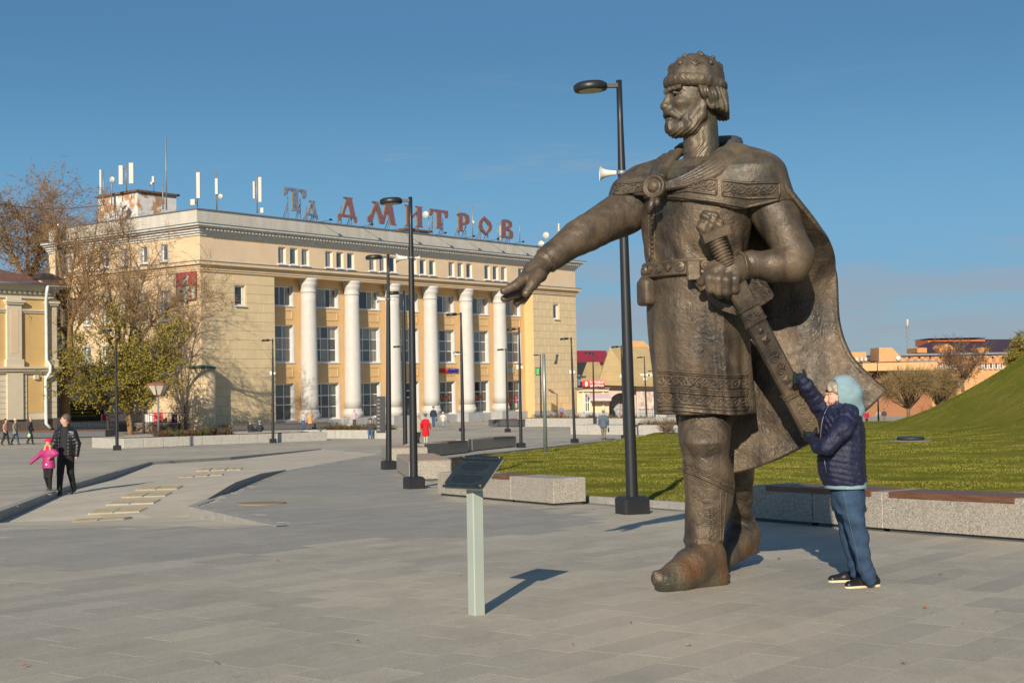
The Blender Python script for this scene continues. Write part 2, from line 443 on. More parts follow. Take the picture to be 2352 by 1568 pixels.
for iq, q in enumerate(PANELS):
    w4 = [on_ground(*zq(*p)) for p in q]
    c = sum(w4, Vector()) / 4
    lb_ = ('long cream ribbed panel, %s from the ramp edge by the plaza' % ('first', 'second', 'third', 'fourth', 'fifth')[iq]) if iq < 5 else ('small cream ribbed panel in the row of three beyond the others' if iq < 8 else 'small cream ribbed panel in the row of three next to the long panels')
    t = thing('ribbed_panel', lb_, 'panel', c, 0, 'cream ribbed floor panels in the ramp')
    f = MB(); lo = [v - c for v in w4]
    up = Vector((0, 0, 1))
    f.add([v + up * h for h in (-.02, .006) for v in lo], [(0, 1, 2, 3), (4, 5, 6, 7)] + [(i, (i + 1) % 4, 4 + (i + 1) % 4, 4 + i) for i in range(4)])
    f.build('bed', MAT_PANELF, t)
    big = (lo[1] - lo[0]).length > 1.6
    nt_ = 4 if big else 2
    for k in range(nt_):
        m_ = MB(); g0, g1 = (k + .04) / nt_, (k + .96) / nt_
        nr = 9
        for i in range(nr):
            u0 = g0 + (g1 - g0) * (i + .12) / nr; u1 = g0 + (g1 - g0) * (i + .78) / nr
            a, b = lo[0].lerp(lo[1], u0), lo[0].lerp(lo[1], u1); d, c2 = lo[3].lerp(lo[2], u0), lo[3].lerp(lo[2], u1)
            vs = [x.lerp(y, s_) + up * h for h in (.004, .022) for x, y, s_ in ((a, d, .05), (b, c2, .05), (b, c2, .95), (a, d, .95))]
            m_.add(vs, [(4, 5, 6, 7), (0, 1, 5, 4), (1, 2, 6, 5), (2, 3, 7, 6), (3, 0, 4, 7)])
        m_.build('tile', MAT_PANEL, t)

# --- paving slabs: the largest in view are objects, the rest one joined part
SL_W = .30
tilt = math.atan(.0245)
Mp = Matrix.Rotation(-tilt, 4, 'X')
ca, sa = math.cos(PAV_ANG), math.sin(PAV_ANG)
def slab_mesh(L):
    mb = MB(); g = .0012; b = .0010; h = .006
    x0, x1, y0, y1 = -L / 2 + g, L / 2 - g, -SL_W / 2 + g, SL_W / 2 - g
    mb.add([(x0, y0, -.01), (x1, y0, -.01), (x1, y1, -.01), (x0, y1, -.01), (x0, y0, h - b), (x1, y0, h - b), (x1, y1, h - b), (x0, y1, h - b),
            (x0 + b, y0 + b, h), (x1 - b, y0 + b, h), (x1 - b, y1 - b, h), (x0 + b, y1 - b, h)],
           [(8, 9, 10, 11)] + [(k + i, k + (i + 1) % 4, k + 4 + (i + 1) % 4, k + 4 + i) for k in (0, 4) for i in range(4)])
    return mb
SLM = {(L, dk): slab_mesh(L).mesh('slab', MAT_SLAB_D if dk else MAT_SLAB) for L in (.6, .9, 1.2) for dk in (0, 1)}
slabs = []; cuts = []
rs = random.Random(3)
tanh_ = 1176 / FPX * 1.12
for row in range(-330, 330):
    v = (row + .5) * SL_W
    u = -60 + rs.uniform(0, 1.0)
    while u < 110:
        L = rs.choice((.6, .9, .9, .9, 1.2)); uc = u + L / 2; u += L
        x = ca * uc - sa * v; y = sa * uc + ca * v
        if y < 5.5 or y > 62 or abs(x) > tanh_ * y + 1: continue
        if in_poly(x, y, RAMP2) or in_poly(x, y, LAWN): continue
        # keep clear of the edges of ramp and lawn
        bad = False
        for s_ in (-1, 1):
            ex, ey = x + ca * L / 2 * s_, y + sa * L / 2 * s_
            if in_poly(ex, ey, RAMP2) or in_poly(ex, ey, LAWN): bad = True
            ex, ey = x - sa * SL_W / 2 * s_, y + ca * SL_W / 2 * s_
            if in_poly(ex, ey, RAMP2) or in_poly(ex, ey, LAWN): bad = True
        if bad:                                   # cut slabs along ramp and lawn
            n_ = int(round(L / .15))
            for k_ in range(n_):
                o_ = -L / 2 + .15 * (k_ + .5); x2, y2 = x + ca * o_, y + sa * o_
                cs_ = [(x2 + ca * .075 * a_ - sa * SL_W / 2 * b_, y2 + sa * .075 * a_ + ca * SL_W / 2 * b_) for a_ in (-1, 1) for b_ in (-1, 1)]
                if not any(in_poly(*c_, RAMP2) or in_poly(*c_, LAWN) for c_ in cs_): cuts.append((x2, y2, .15))
            continue
        slabs.append((x, y, L))
def vis(x, y):
    a, b, d = proj((x, y, zg(x, y))); return -40 < a < 2392 and b < 1590
vs_ = sorted([s for s in slabs if vis(s[0], s[1])], key=lambda s: s[1] / s[2])
first = vs_[:300]; fs_ = set(first)
for x, y, L in first:
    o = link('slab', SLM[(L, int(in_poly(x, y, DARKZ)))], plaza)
    o.matrix_local = Matrix.Translation((x, y, zg(x, y))) @ Mp @ Matrix.Rotation(PAV_ANG, 4, 'Z')
mb = MB()
protos = {L: slab_mesh(L) for L in (.15, .6, .9, 1.2)}
Rz = Matrix.Rotation(PAV_ANG, 4, 'Z')
for s in slabs + cuts:
    if s in fs_: continue
    x, y, L = s; m_ = Matrix.Translation((x, y, zg(x, y))) @ Mp @ Rz
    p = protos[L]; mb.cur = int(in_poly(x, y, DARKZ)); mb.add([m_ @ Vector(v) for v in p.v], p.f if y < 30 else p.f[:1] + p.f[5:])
tag(mb.build('slab_field', [MAT_SLAB, MAT_SLAB_D], plaza), kind='stuff')

# --- lawn kerb
def kerb_run(name, poly, w_=.15, h_=.10, top=zg, seg=1.0, mat=None, label=None):
    """granite kerb stones, one after the other"""
    root = tag(thing(name, label or '', '', (0, 0, 0)), kind='structure')
    for k in ('label', 'category'):
        if k in root: del root[k]
    cnt = 0
    stuff = MB()
    for i in range(len(poly) - 1):
        a, b = Vector(poly[i]), Vector(poly[i + 1]); n = max(1, round((b - a).length / seg)); e = (b - a).normalized(); o = Vector((-e.y, e.x)) * w_
        for k in range(n):
            p, q = a.lerp(b, k / n) + e * .006, a.lerp(b, (k + 1) / n) - e * .006
            z0, z1 = top(p.x, p.y), top(q.x, q.y); c = Vector((p.x, p.y, z0)); bv = .012
            ring = lambda s, z: [Vector((p.x, p.y, z0 + z)) + Vector((*(o * s), 0)), Vector((q.x, q.y, z1 + z)) + Vector((*(o * s), 0)),
                                 Vector((q.x, q.y, z1 + z)) + Vector((*(o * (1 - s)), 0)), Vector((p.x, p.y, z0 + z)) + Vector((*(o * (1 - s)), 0))]
            vs = [v - c for v in ring(0, -.05) + ring(0, h_ - bv) + ring(.09, h_)]
            fs = [(8, 9, 10, 11)] + [(m + j, m + (j + 1) % 4, m + 4 + (j + 1) % 4, m + 4 + j) for m in (0, 4) for j in range(4)]
            m_ = MB(); m_.add(vs, fs)
            m_.build('kerb_stone', mat or MAT_KERB, root, c)
    return root
lk = [(27, 106), (9.6, 89), (-2.45, 44.5), (-1.55, 28.0), (-1.15, 25.6), (5.65, 14.95), (10.5, 7.2)]
kerb_run('lawn_kerb', lk, .15, .11, seg=1.6)
# slotted drain strip in front of the lawn kerb
MAT_GRATE = simple('cast_iron_grate', (.035, .037, .04), .55, .3, var=.2)
mb = MB()
a, b = Vector((0.9, 21.95)), Vector((5.0, 15.45)); e = (b - a).normalized(); o = Vector((e.y, -e.x)) if True else None
n = 300
for k in range(n):
    p = a.lerp(b, k / n); q = a.lerp(b, (k + .55) / n)
    s0, s1 = o * -.14, o * -.02
    mb.add([(p.x + s0.x, p.y + s0.y, zg(p.x, p.y) + .020), (q.x + s0.x, q.y + s0.y, zg(q.x, q.y) + .020), (q.x + s1.x, q.y + s1.y, zg(q.x, q.y) + .020), (p.x + s1.x, p.y + s1.y, zg(p.x, p.y) + .020)], [(0, 1, 2, 3)])
mb.build('drain_grate', MAT_GRATE); tag(bpy.data.objects['drain_grate'], kind='structure')

# --- turf blades
def grass_blades():
    rng = np.random.default_rng(11); out_v = []; out_n = 0
    N = 420000
    y = 13 + (rng.random(N) ** 1.7) * 75; x = (rng.random(N) * 2 - 1) * (y * .39 + 1.5)
    keep = x > -2.8; x, y = x[keep], y[keep]
    okm = np.array([in_poly(a, b, LAWN) for a, b in zip(x, y)]); x, y = x[okm], y[okm]
    soil = (x + 1.6) * .5 + abs(y - 38) * .035 + rng.normal(0, .18, len(x)); k = (soil > .62) | (rng.random(len(x)) < .04); x, y = x[k], y[k]
    z = np.array([zlawn(a, b) for a, b in zip(x, y)])
    # stay outside the kerb strip
    sc = 1 + (y - 13) / 45
    h = rng.uniform(.008, .020, len(x)) * (1 + .3 * sc); wd = rng.uniform(.005, .009, len(x)) * sc * 1.3
    an = rng.uniform(0, 2 * np.pi, len(x)); lean = rng.normal(0, .45, (len(x), 2)) * h[:, None]
    dx, dy = np.cos(an) * wd, np.sin(an) * wd
    a = np.stack([x - dx, y - dy, z - .01], 1); b = np.stack([x + dx, y + dy, z - .01], 1); c = np.stack([x + lean[:, 0], y + lean[:, 1], z + h], 1)
    V = np.stack([a, b, c], 1).reshape(-1, 3); n = len(x)
    me = bpy.data.meshes.new('grass'); me.vertices.add(3 * n); me.vertices.foreach_set('co', V.ravel())
    me.loops.add(3 * n); me.loops.foreach_set('vertex_index', np.arange(3 * n, dtype=np.int32))
    me.polygons.add(n); me.polygons.foreach_set('loop_start', np.arange(0, 3 * n, 3, dtype=np.int32)); me.polygons.foreach_set('loop_total', np.full(n, 3, dtype=np.int32))
    me.update(); me.validate()
    t = NT('grass_blade'); ge = t.n('NewGeometry'); r_ = ge.outputs['Random Per Island']
    c = t.mix(r_, (.105, .125, .016), (.195, .203, .034)); c = t.mix(t.rng(r_, .82, 1, 0, 1), c, (.32, .26, .085))
    c = t.mix(t.rng(t.noise(.5, 5, .6), .45, .65, 0, .5), c, (.24, .195, .045)); c = t.mix(t.rng(t.noise(.9, 5, .6, None, (.35, 1, 1)), .56, .68, 0, .45), c, (.33, .25, .10)); c = t.mix(t.rng(t.noise(.7, 4, .6, None, (.5, 1, 1)), .38, .30, 0, .5), c, (.085, .115, .014))
    t.base(c); t.set(rough=.8, spec=.05); t.b.inputs['Subsurface Weight'].default_value = 0
    me.materials.append(t.m)
    return tag(link('grass', me), 'short green autumn grass of the lawn and mound', 'grass', kind='stuff')
grass_blades()
# ================================================================== DEPARTMENT STORE
TH = math.atan2(.784, .621)
SX, SY = -27.8, 122.0
Z0 = -2.9                                  # foot of the building
LEN, DEP, PX0, PX1, REC = 57.5, 23.6, 8.76, 48.8, 1.25
MAT_CREAM = simple('cream_stucco', (.66, .50, .31), .8, var=.07, scale=.7, bump=.15, bscale=30)
MAT_CREAM2 = simple('pale_stucco_attic', (.70, .54, .36), .8, var=.07, scale=.6, bump=.15, bscale=30)
MAT_RECESS = simple('apricot_stucco', (.65, .43, .20), .8, var=.06, scale=.8, bump=.1, bscale=30)
MAT_WHITE = simple('white_paint', (.52, .505, .47), .6, var=.05, scale=2.0, bump=.08)
MAT_GREYPL = simple('grey_plinth_paint', (.34, .35, .35), .75, var=.10, scale=2.2, bump=.15)
MAT_FRAME = simple('white_window_frame', (.72, .73, .74), .45, var=.05)
MAT_ROOFEDGE = simple('zinc_flashing', (.22, .25, .28), .45, .5, var=.15)
MAT_CORN = simple('weathered_cornice', (.60, .58, .53), .8, var=.15, scale=3, bump=.2)
def m_siding():
    t = NT('white_siding'); sp = t.n('SeparateXYZ'); t.l(t.co('Object'), sp.inputs[0])
    z = t.math('FRACT', t.math('MULTIPLY', sp.outputs['Z'], 5.0))
    ln = t.rng(z, .0, .12, 1, 0)
    st = t.noise(1.2, 5, .6, t.pos(), (1, 1, .25))
    c = t.mix(t.rng(st, .35, .7), (.50, .465, .39), (.60, .565, .49)); c = t.mix(t.math('MULTIPLY', ln, .45), c, (.35, .33, .3)); t.base(c); t.set(rough=.6)
    t.bump(t.math('SUBTRACT', 1, ln), .6, .02); return t.m
MAT_SIDING = m_siding()
def m_glass(name, dark=(.02, .026, .03), light=(.30, .29, .25), p=.5, refl=.9):
    """window glass: dark room or a pale curtain behind it, mirror-like surface"""
    t = NT(name); oi = t.n('ObjectInfo'); r_ = oi.outputs['Random']
    c = t.mix(t.rng(r_, p, p + .02), t.mix(t.rng(r_, 0, p), dark, (.10, .12, .115)), t.mix(t.rng(t.noise(6, 2, .5, t.co('Object'), (1, 1, .02)), .4, .6), light, tuple(x * .55 for x in light)))
    t.base(c); t.set(rough=.06, spec=refl); n = t.noise(1.5, 2, .5); t.bump(n, .04, .02); return t.m
MAT_GLASS = m_glass('store_glass'); MAT_GLASS2 = m_glass('shopfront_glass', (.010, .012, .012), (.10, .13, .11), .8)

store = thing('department_store', 'large cream department store with white columned portico and rooftop letters', 'building', (SX, SY, Z0), TH)
def zz(z): return z - Z0
def wall_holes(mb, axis, a0, a1, z0, z1, holes, pos, depth, sgn=1):
    """wall face in plane (axis 'x': runs along x at y=pos, inward +y*sgn) with rectangular openings and their reveals"""
    xs = sorted({a0, a1, *[h[0] for h in holes], *[h[1] for h in holes]}); zs_ = sorted({z0, z1, *[h[2] for h in holes], *[h[3] for h in holes]})
    P3 = (lambda a, b, z: (a, b, z)) if axis == 'x' else (lambda a, b, z: (b, a, z))
    for i in range(len(xs) - 1):
        for k in range(len(zs_) - 1):
            cx, cz = (xs[i] + xs[i + 1]) / 2, (zs_[k] + zs_[k + 1]) / 2
            if any(h[0] < cx < h[1] and h[2] < cz < h[3] for h in holes): continue
            mb.quad(P3(xs[i], pos, zs_[k]), P3(xs[i + 1], pos, zs_[k]), P3(xs[i + 1], pos, zs_[k + 1]), P3(xs[i], pos, zs_[k + 1]))
    q = pos + depth * sgn
    for h in holes:
        x0, x1, c0, c1 = h[:4]
        mb.quad(P3(x0, pos, c0), P3(x0, q, c0), P3(x0, q, c1), P3(x0, pos, c1)); mb.quad(P3(x1, pos, c0), P3(x1, q, c0), P3(x1, q, c1), P3(x1, pos, c1))
        mb.quad(P3(x0, pos, c0), P3(x1, pos, c0), P3(x1, q, c0), P3(x0, q, c0)); mb.quad(P3(x0, pos, c1), P3(x1, pos, c1), P3(x1, q, c1), P3(x0, q, c1))
pane_cache = {}
def pane_mesh(w_, h_, mat):
    k = (round(w_, 3), round(h_, 3), mat.name)
    if k not in pane_cache:
        mb = MB(); mb.box(-w_ / 2, w_ / 2, 0, .02, -h_ / 2, h_ / 2); pane_cache[k] = mb.mesh('pane', mat)
    return pane_cache[k]
win_cache = {}
def window(parent, x, y, z0, w_, h_, cols, rows, bar=.07, glass=None, rot=0, frame=None, sill=True, name='window', reveal_w=None):
    """a window: frame with glazing bars (part), panes as sub-parts; x,z0 lower-left corner, faces local -y"""
    frame = frame or MAT_FRAME; glass = glass or MAT_GLASS
    cs = cols if hasattr(cols, '__len__') else [1 / cols] * cols; rs_ = rows if hasattr(rows, '__len__') else [1 / rows] * rows
    key = (w_, h_, tuple(cs), tuple(rs_), bar, sill, frame.name)
    e = bar * 1.4
    ix = [e]; [ix.append(ix[-1] + c * (w_ - 2 * e)) for c in cs]; iz = [e]; [iz.append(iz[-1] + c * (h_ - 2 * e)) for c in rs_]
    if key not in win_cache:
        mb = MB(); d0, d1 = 0.0, .10
        mb.box(0, w_, d0, d1, 0, e); mb.box(0, w_, d0, d1, h_ - e, h_); mb.box(0, e, d0, d1, e, h_ - e); mb.box(w_ - e, w_, d0, d1, e, h_ - e)
        for v in ix[1:-1]: mb.box(v - bar / 2, v + bar / 2, d0 + .01, d1 - .005, e, h_ - e)
        for v in iz[1:-1]: mb.box(e, w_ - e, d0 + .02, d1 - .01, v - bar / 2, v + bar / 2)
        if sill: mb.box(-.12, w_ + .12, -.42, .0, -.09, -.002)
        win_cache[key] = mb.mesh('window', frame)
    o = link(name, win_cache[key], parent, (x, y, z0), (0, 0, rot))
    for i in range(len(cs)):
        for k in range(len(rs_)):
            pw, ph = ix[i + 1] - ix[i], iz[k + 1] - iz[k]
            link('pane', pane_mesh(pw - .01, ph - .01, glass), o, ((ix[i] + ix[i + 1]) / 2, .05, (iz[k] + iz[k + 1]) / 2))
    return o
COLX = [13.6 + 5.93 * k for k in range(6)]
BAYX = [10.55] + [(COLX[k] + COLX[k + 1]) / 2 + .05 for k in range(5)] + [46.35]
WW = 3.35
rows3 = [(9.45, 11.35), (4.0, 7.6), (-1.62, 1.95)]
holes = []
for i, c in enumerate(BAYX):
    for r_, (z0, z1) in enumerate(rows3):
        if r_ == 2 and i == 3: z0 = -2.3
        holes.append((c - WW / 2, c + WW / 2, zz(z0), zz(z1)))
mb = MB(); wall_holes(mb, 'x', PX0, PX1, 0, zz(12.1), holes, REC, .45)
mb.box(PX0, PX1, REC + .75, REC + .8, 0, zz(12.1))
rw = mb.build('portico_wall', MAT_RECESS, store)
# relief panels under the windows
for i, c in enumerate(BAYX):
    for za, zb in ((8.15, 9.1), (2.55, 3.55)):
        m = MB(); x0, x1 = c - WW / 2 + .1, c + WW / 2 - .1; t_ = .12
        for (a, b, p, q) in ((x0, x1, za, za + t_), (x0, x1, zb - t_, zb), (x0, x0 + t_, za + t_, zb - t_), (x1 - t_, x1, za + t_, zb - t_)): m.box(a, b, REC - .05, REC + .01, zz(p), zz(q))
        m.build('relief_panel', MAT_RECESS, store)
for i, c in enumerate(BAYX):
    window(store, c - WW / 2, REC + .33, zz(rows3[0][0]), WW, rows3[0][1] - rows3[0][0], [.56, .22, .22], 1, bar=.08)
    window(store, c - WW / 2, REC + .33, zz(rows3[1][0]), WW, rows3[1][1] - rows3[1][0], 3, 3, bar=.09)
    if i == 3:
        d = window(store, c - WW / 2, REC + .33, zz(-2.3), WW, 1.95 + 2.3, [.3, .4, .3], [.62, .18, .2], bar=.12, glass=MAT_GLASS2, name='entrance_door', sill=False)
    elif i == 0:
        window(store, c - WW / 2, REC + .33, zz(rows3[2][0]), WW, rows3[2][1] - rows3[2][0], [.34, .36, .30], [.42, .24, .34], bar=.09, glass=MAT_GLASS2)
    else:
        window(store, c - WW / 2, REC + .33, zz(rows3[2][0]), WW, rows3[2][1] - rows3[2][0], 3, 3, bar=.09, glass=MAT_GLASS2)
# white painted reveals on the right of every opening
for i, c in enumerate(BAYX):
    for r_, (z0, z1) in enumerate(rows3):
        m = MB(); x1 = c + WW / 2; z0 = -2.3 if (r_ == 2 and i == 3) else z0
        m.box(x1 - .012, x1 + .16, REC - .012, REC + .33, zz(z0), zz(z1)); m.build('window_reveal', MAT_WHITE, store)
# --- solid pavilions left and right, with openings
def pav_wall(x0, x1, hole):
    m = MB(); wall_holes(m, 'x', x0, x1, 0, zz(12.1), [hole] if hole else [], .03, .3); return m
lw = (3.95, 5.15, zz(9.15), zz(11.05)); rwh = (52.9, 53.95, zz(9.2), zz(11.0))
mL = pav_wall(0, PX0, lw); mL.quad((PX0, .03, 0), (PX0, REC, 0), (PX0, REC, zz(12.1)), (PX0, .03, zz(12.1)))
wl = mL.build('pavilion_wall', MAT_CREAM, store)
mR = pav_wall(PX1, LEN, rwh); mR.quad((LEN, .03, 0), (LEN, DEP, 0), (LEN, DEP, zz(15.5)), (LEN, .03, zz(15.5)))
wr = mR.build('pavilion_wall', MAT_CREAM, store)
m = MB(); m.box(PX1, PX1 + .02, .03, REC + .01, 0, zz(12.1)); m.build('pavilion_return', MAT_RECESS, store)
window(store, lw[0] + .05, .24, lw[2], lw[1] - lw[0] - .1, lw[3] - lw[2], 1, 1, bar=.12); window(store, rwh[0] + .05, .24, rwh[2], rwh[1] - rwh[0] - .1, rwh[3] - rwh[2], 1, 1, bar=.12)
# facing blocks with recessed joints
blk = {}
rb = random.Random(5)
def blocks(parent, x0, x1, z0, z1, hole, limit):
    nrow = int((z1 - z0) / .82); hgt = (z1 - z0) / nrow; cnt = 0
    for r_ in range(nrow):
        n = round((x1 - x0) / 1.46); wd = (x1 - x0) / n; off = wd / 2 if r_ % 2 else 0
        cuts = [x0] + [x0 + off + wd * k for k in range(0 if off else 1, n)] + [x1]
        cuts = sorted(set(round(c, 4) for c in cuts))
        for a, b in zip(cuts[:-1], cuts[1:]):
            p, q = z0 + r_ * hgt, z0 + (r_ + 1) * hgt
            rects = [(a, b, p, q)]
            if hole and a < hole[1] and b > hole[0] and p < hole[3] and q > hole[2]:
                rects = []
                if a < hole[0] - .05: rects.append((a, hole[0] - .1, p, q))
                if b > hole[1] + .05: rects.append((hole[1] + .1, b, p, q))
                if p < hole[2] - .1: rects.append((max(a, hole[0] - .1), min(b, hole[1] + .1), p, hole[2] - .1))
                if q > hole[3] + .1: rects.append((max(a, hole[0] - .1), min(b, hole[1] + .1), hole[3] + .1, q))
            for (a_, b_, p_, q_) in rects:
                if b_ - a_ < .05 or q_ - p_ < .05: continue
                k = (round(b_ - a_, 3), round(q_ - p_, 3))
                if k not in blk:
                    mm = MB(); w2, h2, g, bv = k[0] / 2 - .012, k[1] / 2 - .012, .0, .014
                    mm.add([(-w2, 0, -h2), (w2, 0, -h2), (w2, 0, h2), (-w2, 0, h2), (-w2 + bv, -.035, -h2 + bv), (w2 - bv, -.035, -h2 + bv), (w2 - bv, -.035, h2 - bv), (-w2 + bv, -.035, h2 - bv)],
                           [(4, 5, 6, 7), (0, 1, 5, 4), (1, 2, 6, 5), (2, 3, 7, 6), (3, 0, 4, 7)]); blk[k] = mm.mesh('block', MAT_BLOCK)
                link('block', blk[k], parent, ((a_ + b_) / 2, .03, (p_ + q_) / 2)); cnt += 1
    return cnt
MAT_BLOCK = simple('cream_facing_block', (.68, .54, .325), .8, var=.06, scale=.8, bump=.15, bscale=30, obj_var=.07)
n1 = blocks(wl, 0.0, PX0, zz(-1.75), zz(12.0), lw, 300); n2 = blocks(wr, PX1 + .02, LEN, zz(-1.75), zz(12.0), rwh, 300)
# plinth
m = MB(); m.box(-.06, PX0 + .0, -.06, .02, 0, zz(-1.75)); m.box(PX1, LEN + .06, -.06, .02, 0, zz(-1.75)); m.box(LEN + .002, LEN + .06, .02, DEP, 0, zz(-1.75))
m.box(-.06, -.002, .02, DEP, 0, zz(-1.9)); m.box(PX0 + .01, PX1 - .01, REC - .25, REC - .002, 0, zz(-1.68)); m.build('plinth', MAT_GREYPL, store)
# steps at the entrance
# --- columns
base_p = [(.98, 0), (.98, .22), (1.03, .30), (1.04, .42), (.98, .54), (.93, .58), (.94, .70), (.89, .80), (.86, .9)]
capp = [(.72, 0), (.80, .06), (.80, .16), (.75, .22), (.76, .55), (.86, .75), (.90, .95), (.86, 1.08), (.96, 1.2), (.97, 1.42)]
H0, H1 = -1.55, 12.15
shaft = []
zs0, zs1 = H0 + .9, H1 - 1.42
for k in range(15):
    f = k / 14; shaft.append((.85 - .12 * f ** 1.7, zs0 + (zs1 - zs0) * f))
cbase = MB().lathe([(r_, z + zz(H0)) for r_, z in base_p], 32).mesh('column_base', MAT_WHITE)
ccap = MB().lathe([(r_, z + zz(zs1)) for r_, z in capp], 32).mesh('capital', MAT_WHITE)
csh = MB().lathe([(r_, zz(z)) for r_, z in shaft], 36).mesh('column', MAT_WHITE)
ped = MB().box(-1.22, 1.22, -1.15, 1.0, 0, zz(H0) + .001).mesh('pedestal', MAT_GREYPL)
for x in COLX:
    c = link('column', csh, store, (x, .55, 0)); link('column_base', cbase, c); link('capital', ccap, c); link('pedestal', ped, c)
# architrave soffit, attic
m = MB(); m.box(PX0, PX1, .032, REC + .5, zz(12.1), zz(12.2)); m.build('soffit', MAT_CREAM2, store)
tri_x = []
for k in range(7):
    c = 9.3 + 6.15 * k
    tri_x += [c, c + 1.5, c + 3.0]
ah = [(x, x + .98, zz(13.3), zz(14.95)) for x in tri_x]
m = MB(); wall_holes(m, 'x', 0, LEN, zz(12.2), zz(15.5), ah, .03, .3); m.build('attic_wall', MAT_CREAM2, store)
for h in ah: window(store, h[0], .2, h[2], .98, 1.65, 1, 1, bar=.1, sill=True)
# string course under the attic (stepped), all round front and left side
def band(prof, name, mat):
    for (z0, z1, pr) in prof:
        m.box(-pr, LEN + pr, -pr, .03 - .0, zz(z0), zz(z1)); m.box(-pr, .0, .03, DEP, zz(z0), zz(z1)); m.box(LEN, LEN + pr, .03, DEP, zz(z0), zz(z1))
m = MB(); band([(12.12, 12.3, .10), (12.3, 12.5, .18), (12.5, 12.72, .26), (12.72, 13.0, .5)], '', None); m.build('string_course', MAT_CREAM, store)
m = MB(); band([(13.0, 13.06, .55)], '', None); m.build('string_flashing', MAT_ROOFEDGE, store)
m = MB(); band([(15.35, 15.55, .12), (15.55, 15.75, .28), (15.75, 15.95, .45), (15.98, 16.15, .7), (16.15, 16.3, .95)], '', None); m.build('cornice', MAT_CORN, store)
m = MB(); band([(16.3, 16.38, 1.0)], '', None); m.build('cornice_flashing', MAT_ROOFEDGE, store)
# dentil-like weathered brackets under the cornice
m = MB()
for k in range(140): x = .2 + k * .41; m.box(x, x + .2, -.68, -.45, zz(15.80), zz(15.94))
m.build('dentils', MAT_CORN, store)
m = MB(); m.box(-.0, LEN, .4, .6, zz(16.3), zz(17.7)); m.box(0, .2, .6, DEP, zz(16.3), zz(17.7)); m.box(LEN - .2, LEN, .6, DEP, zz(16.3), zz(17.7)); m.box(.2, LEN - .2, DEP - .2, DEP, zz(16.3), zz(17.7)); m.build('parapet', MAT_SIDING, store)
m = MB(); m.box(-.08, LEN + .08, .3, .7, zz(17.7), zz(17.82)); m.box(-.08, .3, .7, DEP, zz(17.7), zz(17.82)); m.box(LEN - .3, LEN + .08, .7, DEP, zz(17.7), zz(17.82)); m.build('parapet_cap', MAT_ROOFEDGE, store)
m = MB(); m.box(.2, LEN - .2, .6, DEP, zz(16.5), zz(16.6)); m.build('roof', simple('roof_felt', (.08, .08, .085), .9), store)
# left side wall
sh = []
for k in range(6):
    a = 4.6 + k * 3.0
    sh += [(a, a + 1.0, zz(13.35), zz(14.9)), (a, a + 1.05, zz(7.9), zz(10.6)), (a, a + 1.05, zz(3.0), zz(5.8))]
m = MB(); wall_holes(m, 'y', .03, DEP, 0, zz(15.5), sh, 0, .3); m.quad((0, DEP, 0), (LEN, DEP, 0), (LEN, DEP, zz(15.5)), (0, DEP, zz(15.5))); m.build('side_wall', MAT_CREAM, store)
for h in sh: window(store, .2, h[1], h[2], h[1] - h[0], h[3] - h[2], 1, [.68, .32] if h[3] - h[2] > 2 else 1, bar=.1, rot=-math.pi / 2, sill=True)
for h in sh:
    m = MB(); m.box(-.02, .2, h[1] - .012, h[1] + .14, h[2], h[3]); m.box(-.02, .2, h[0] - .14, h[0] + .012, h[2], h[3]); m.box(-.02, .2, h[0] - .14, h[1] + .14, h[3] - .012, h[3] + .14)
    m.build('window_surround', MAT_WHITE, store)
# half-round porch by the corner
PC = (-.35, -.55)
m = MB(); m.lathe([(1.45, 0), (1.45, .5)], 32, PC); m.build('porch_foot', MAT_WHITE, store)
m = MB(); m.lathe([(1.40, .5), (1.44, .62), (1.40, .74), (1.30, .8), (1.30, .95), (1.20, 1.05), (1.16, 1.2), (1.16, 6.3)], 32, PC); m.build('porch_wall', MAT_CREAM, store)
m = MB(); m.lathe([(1.26, 6.3), (1.28, 6.42), (.2, 6.6)], 32, PC); m.build('porch_roof', simple('green_sheet_roof', (.03, .10, .07), .5), store)
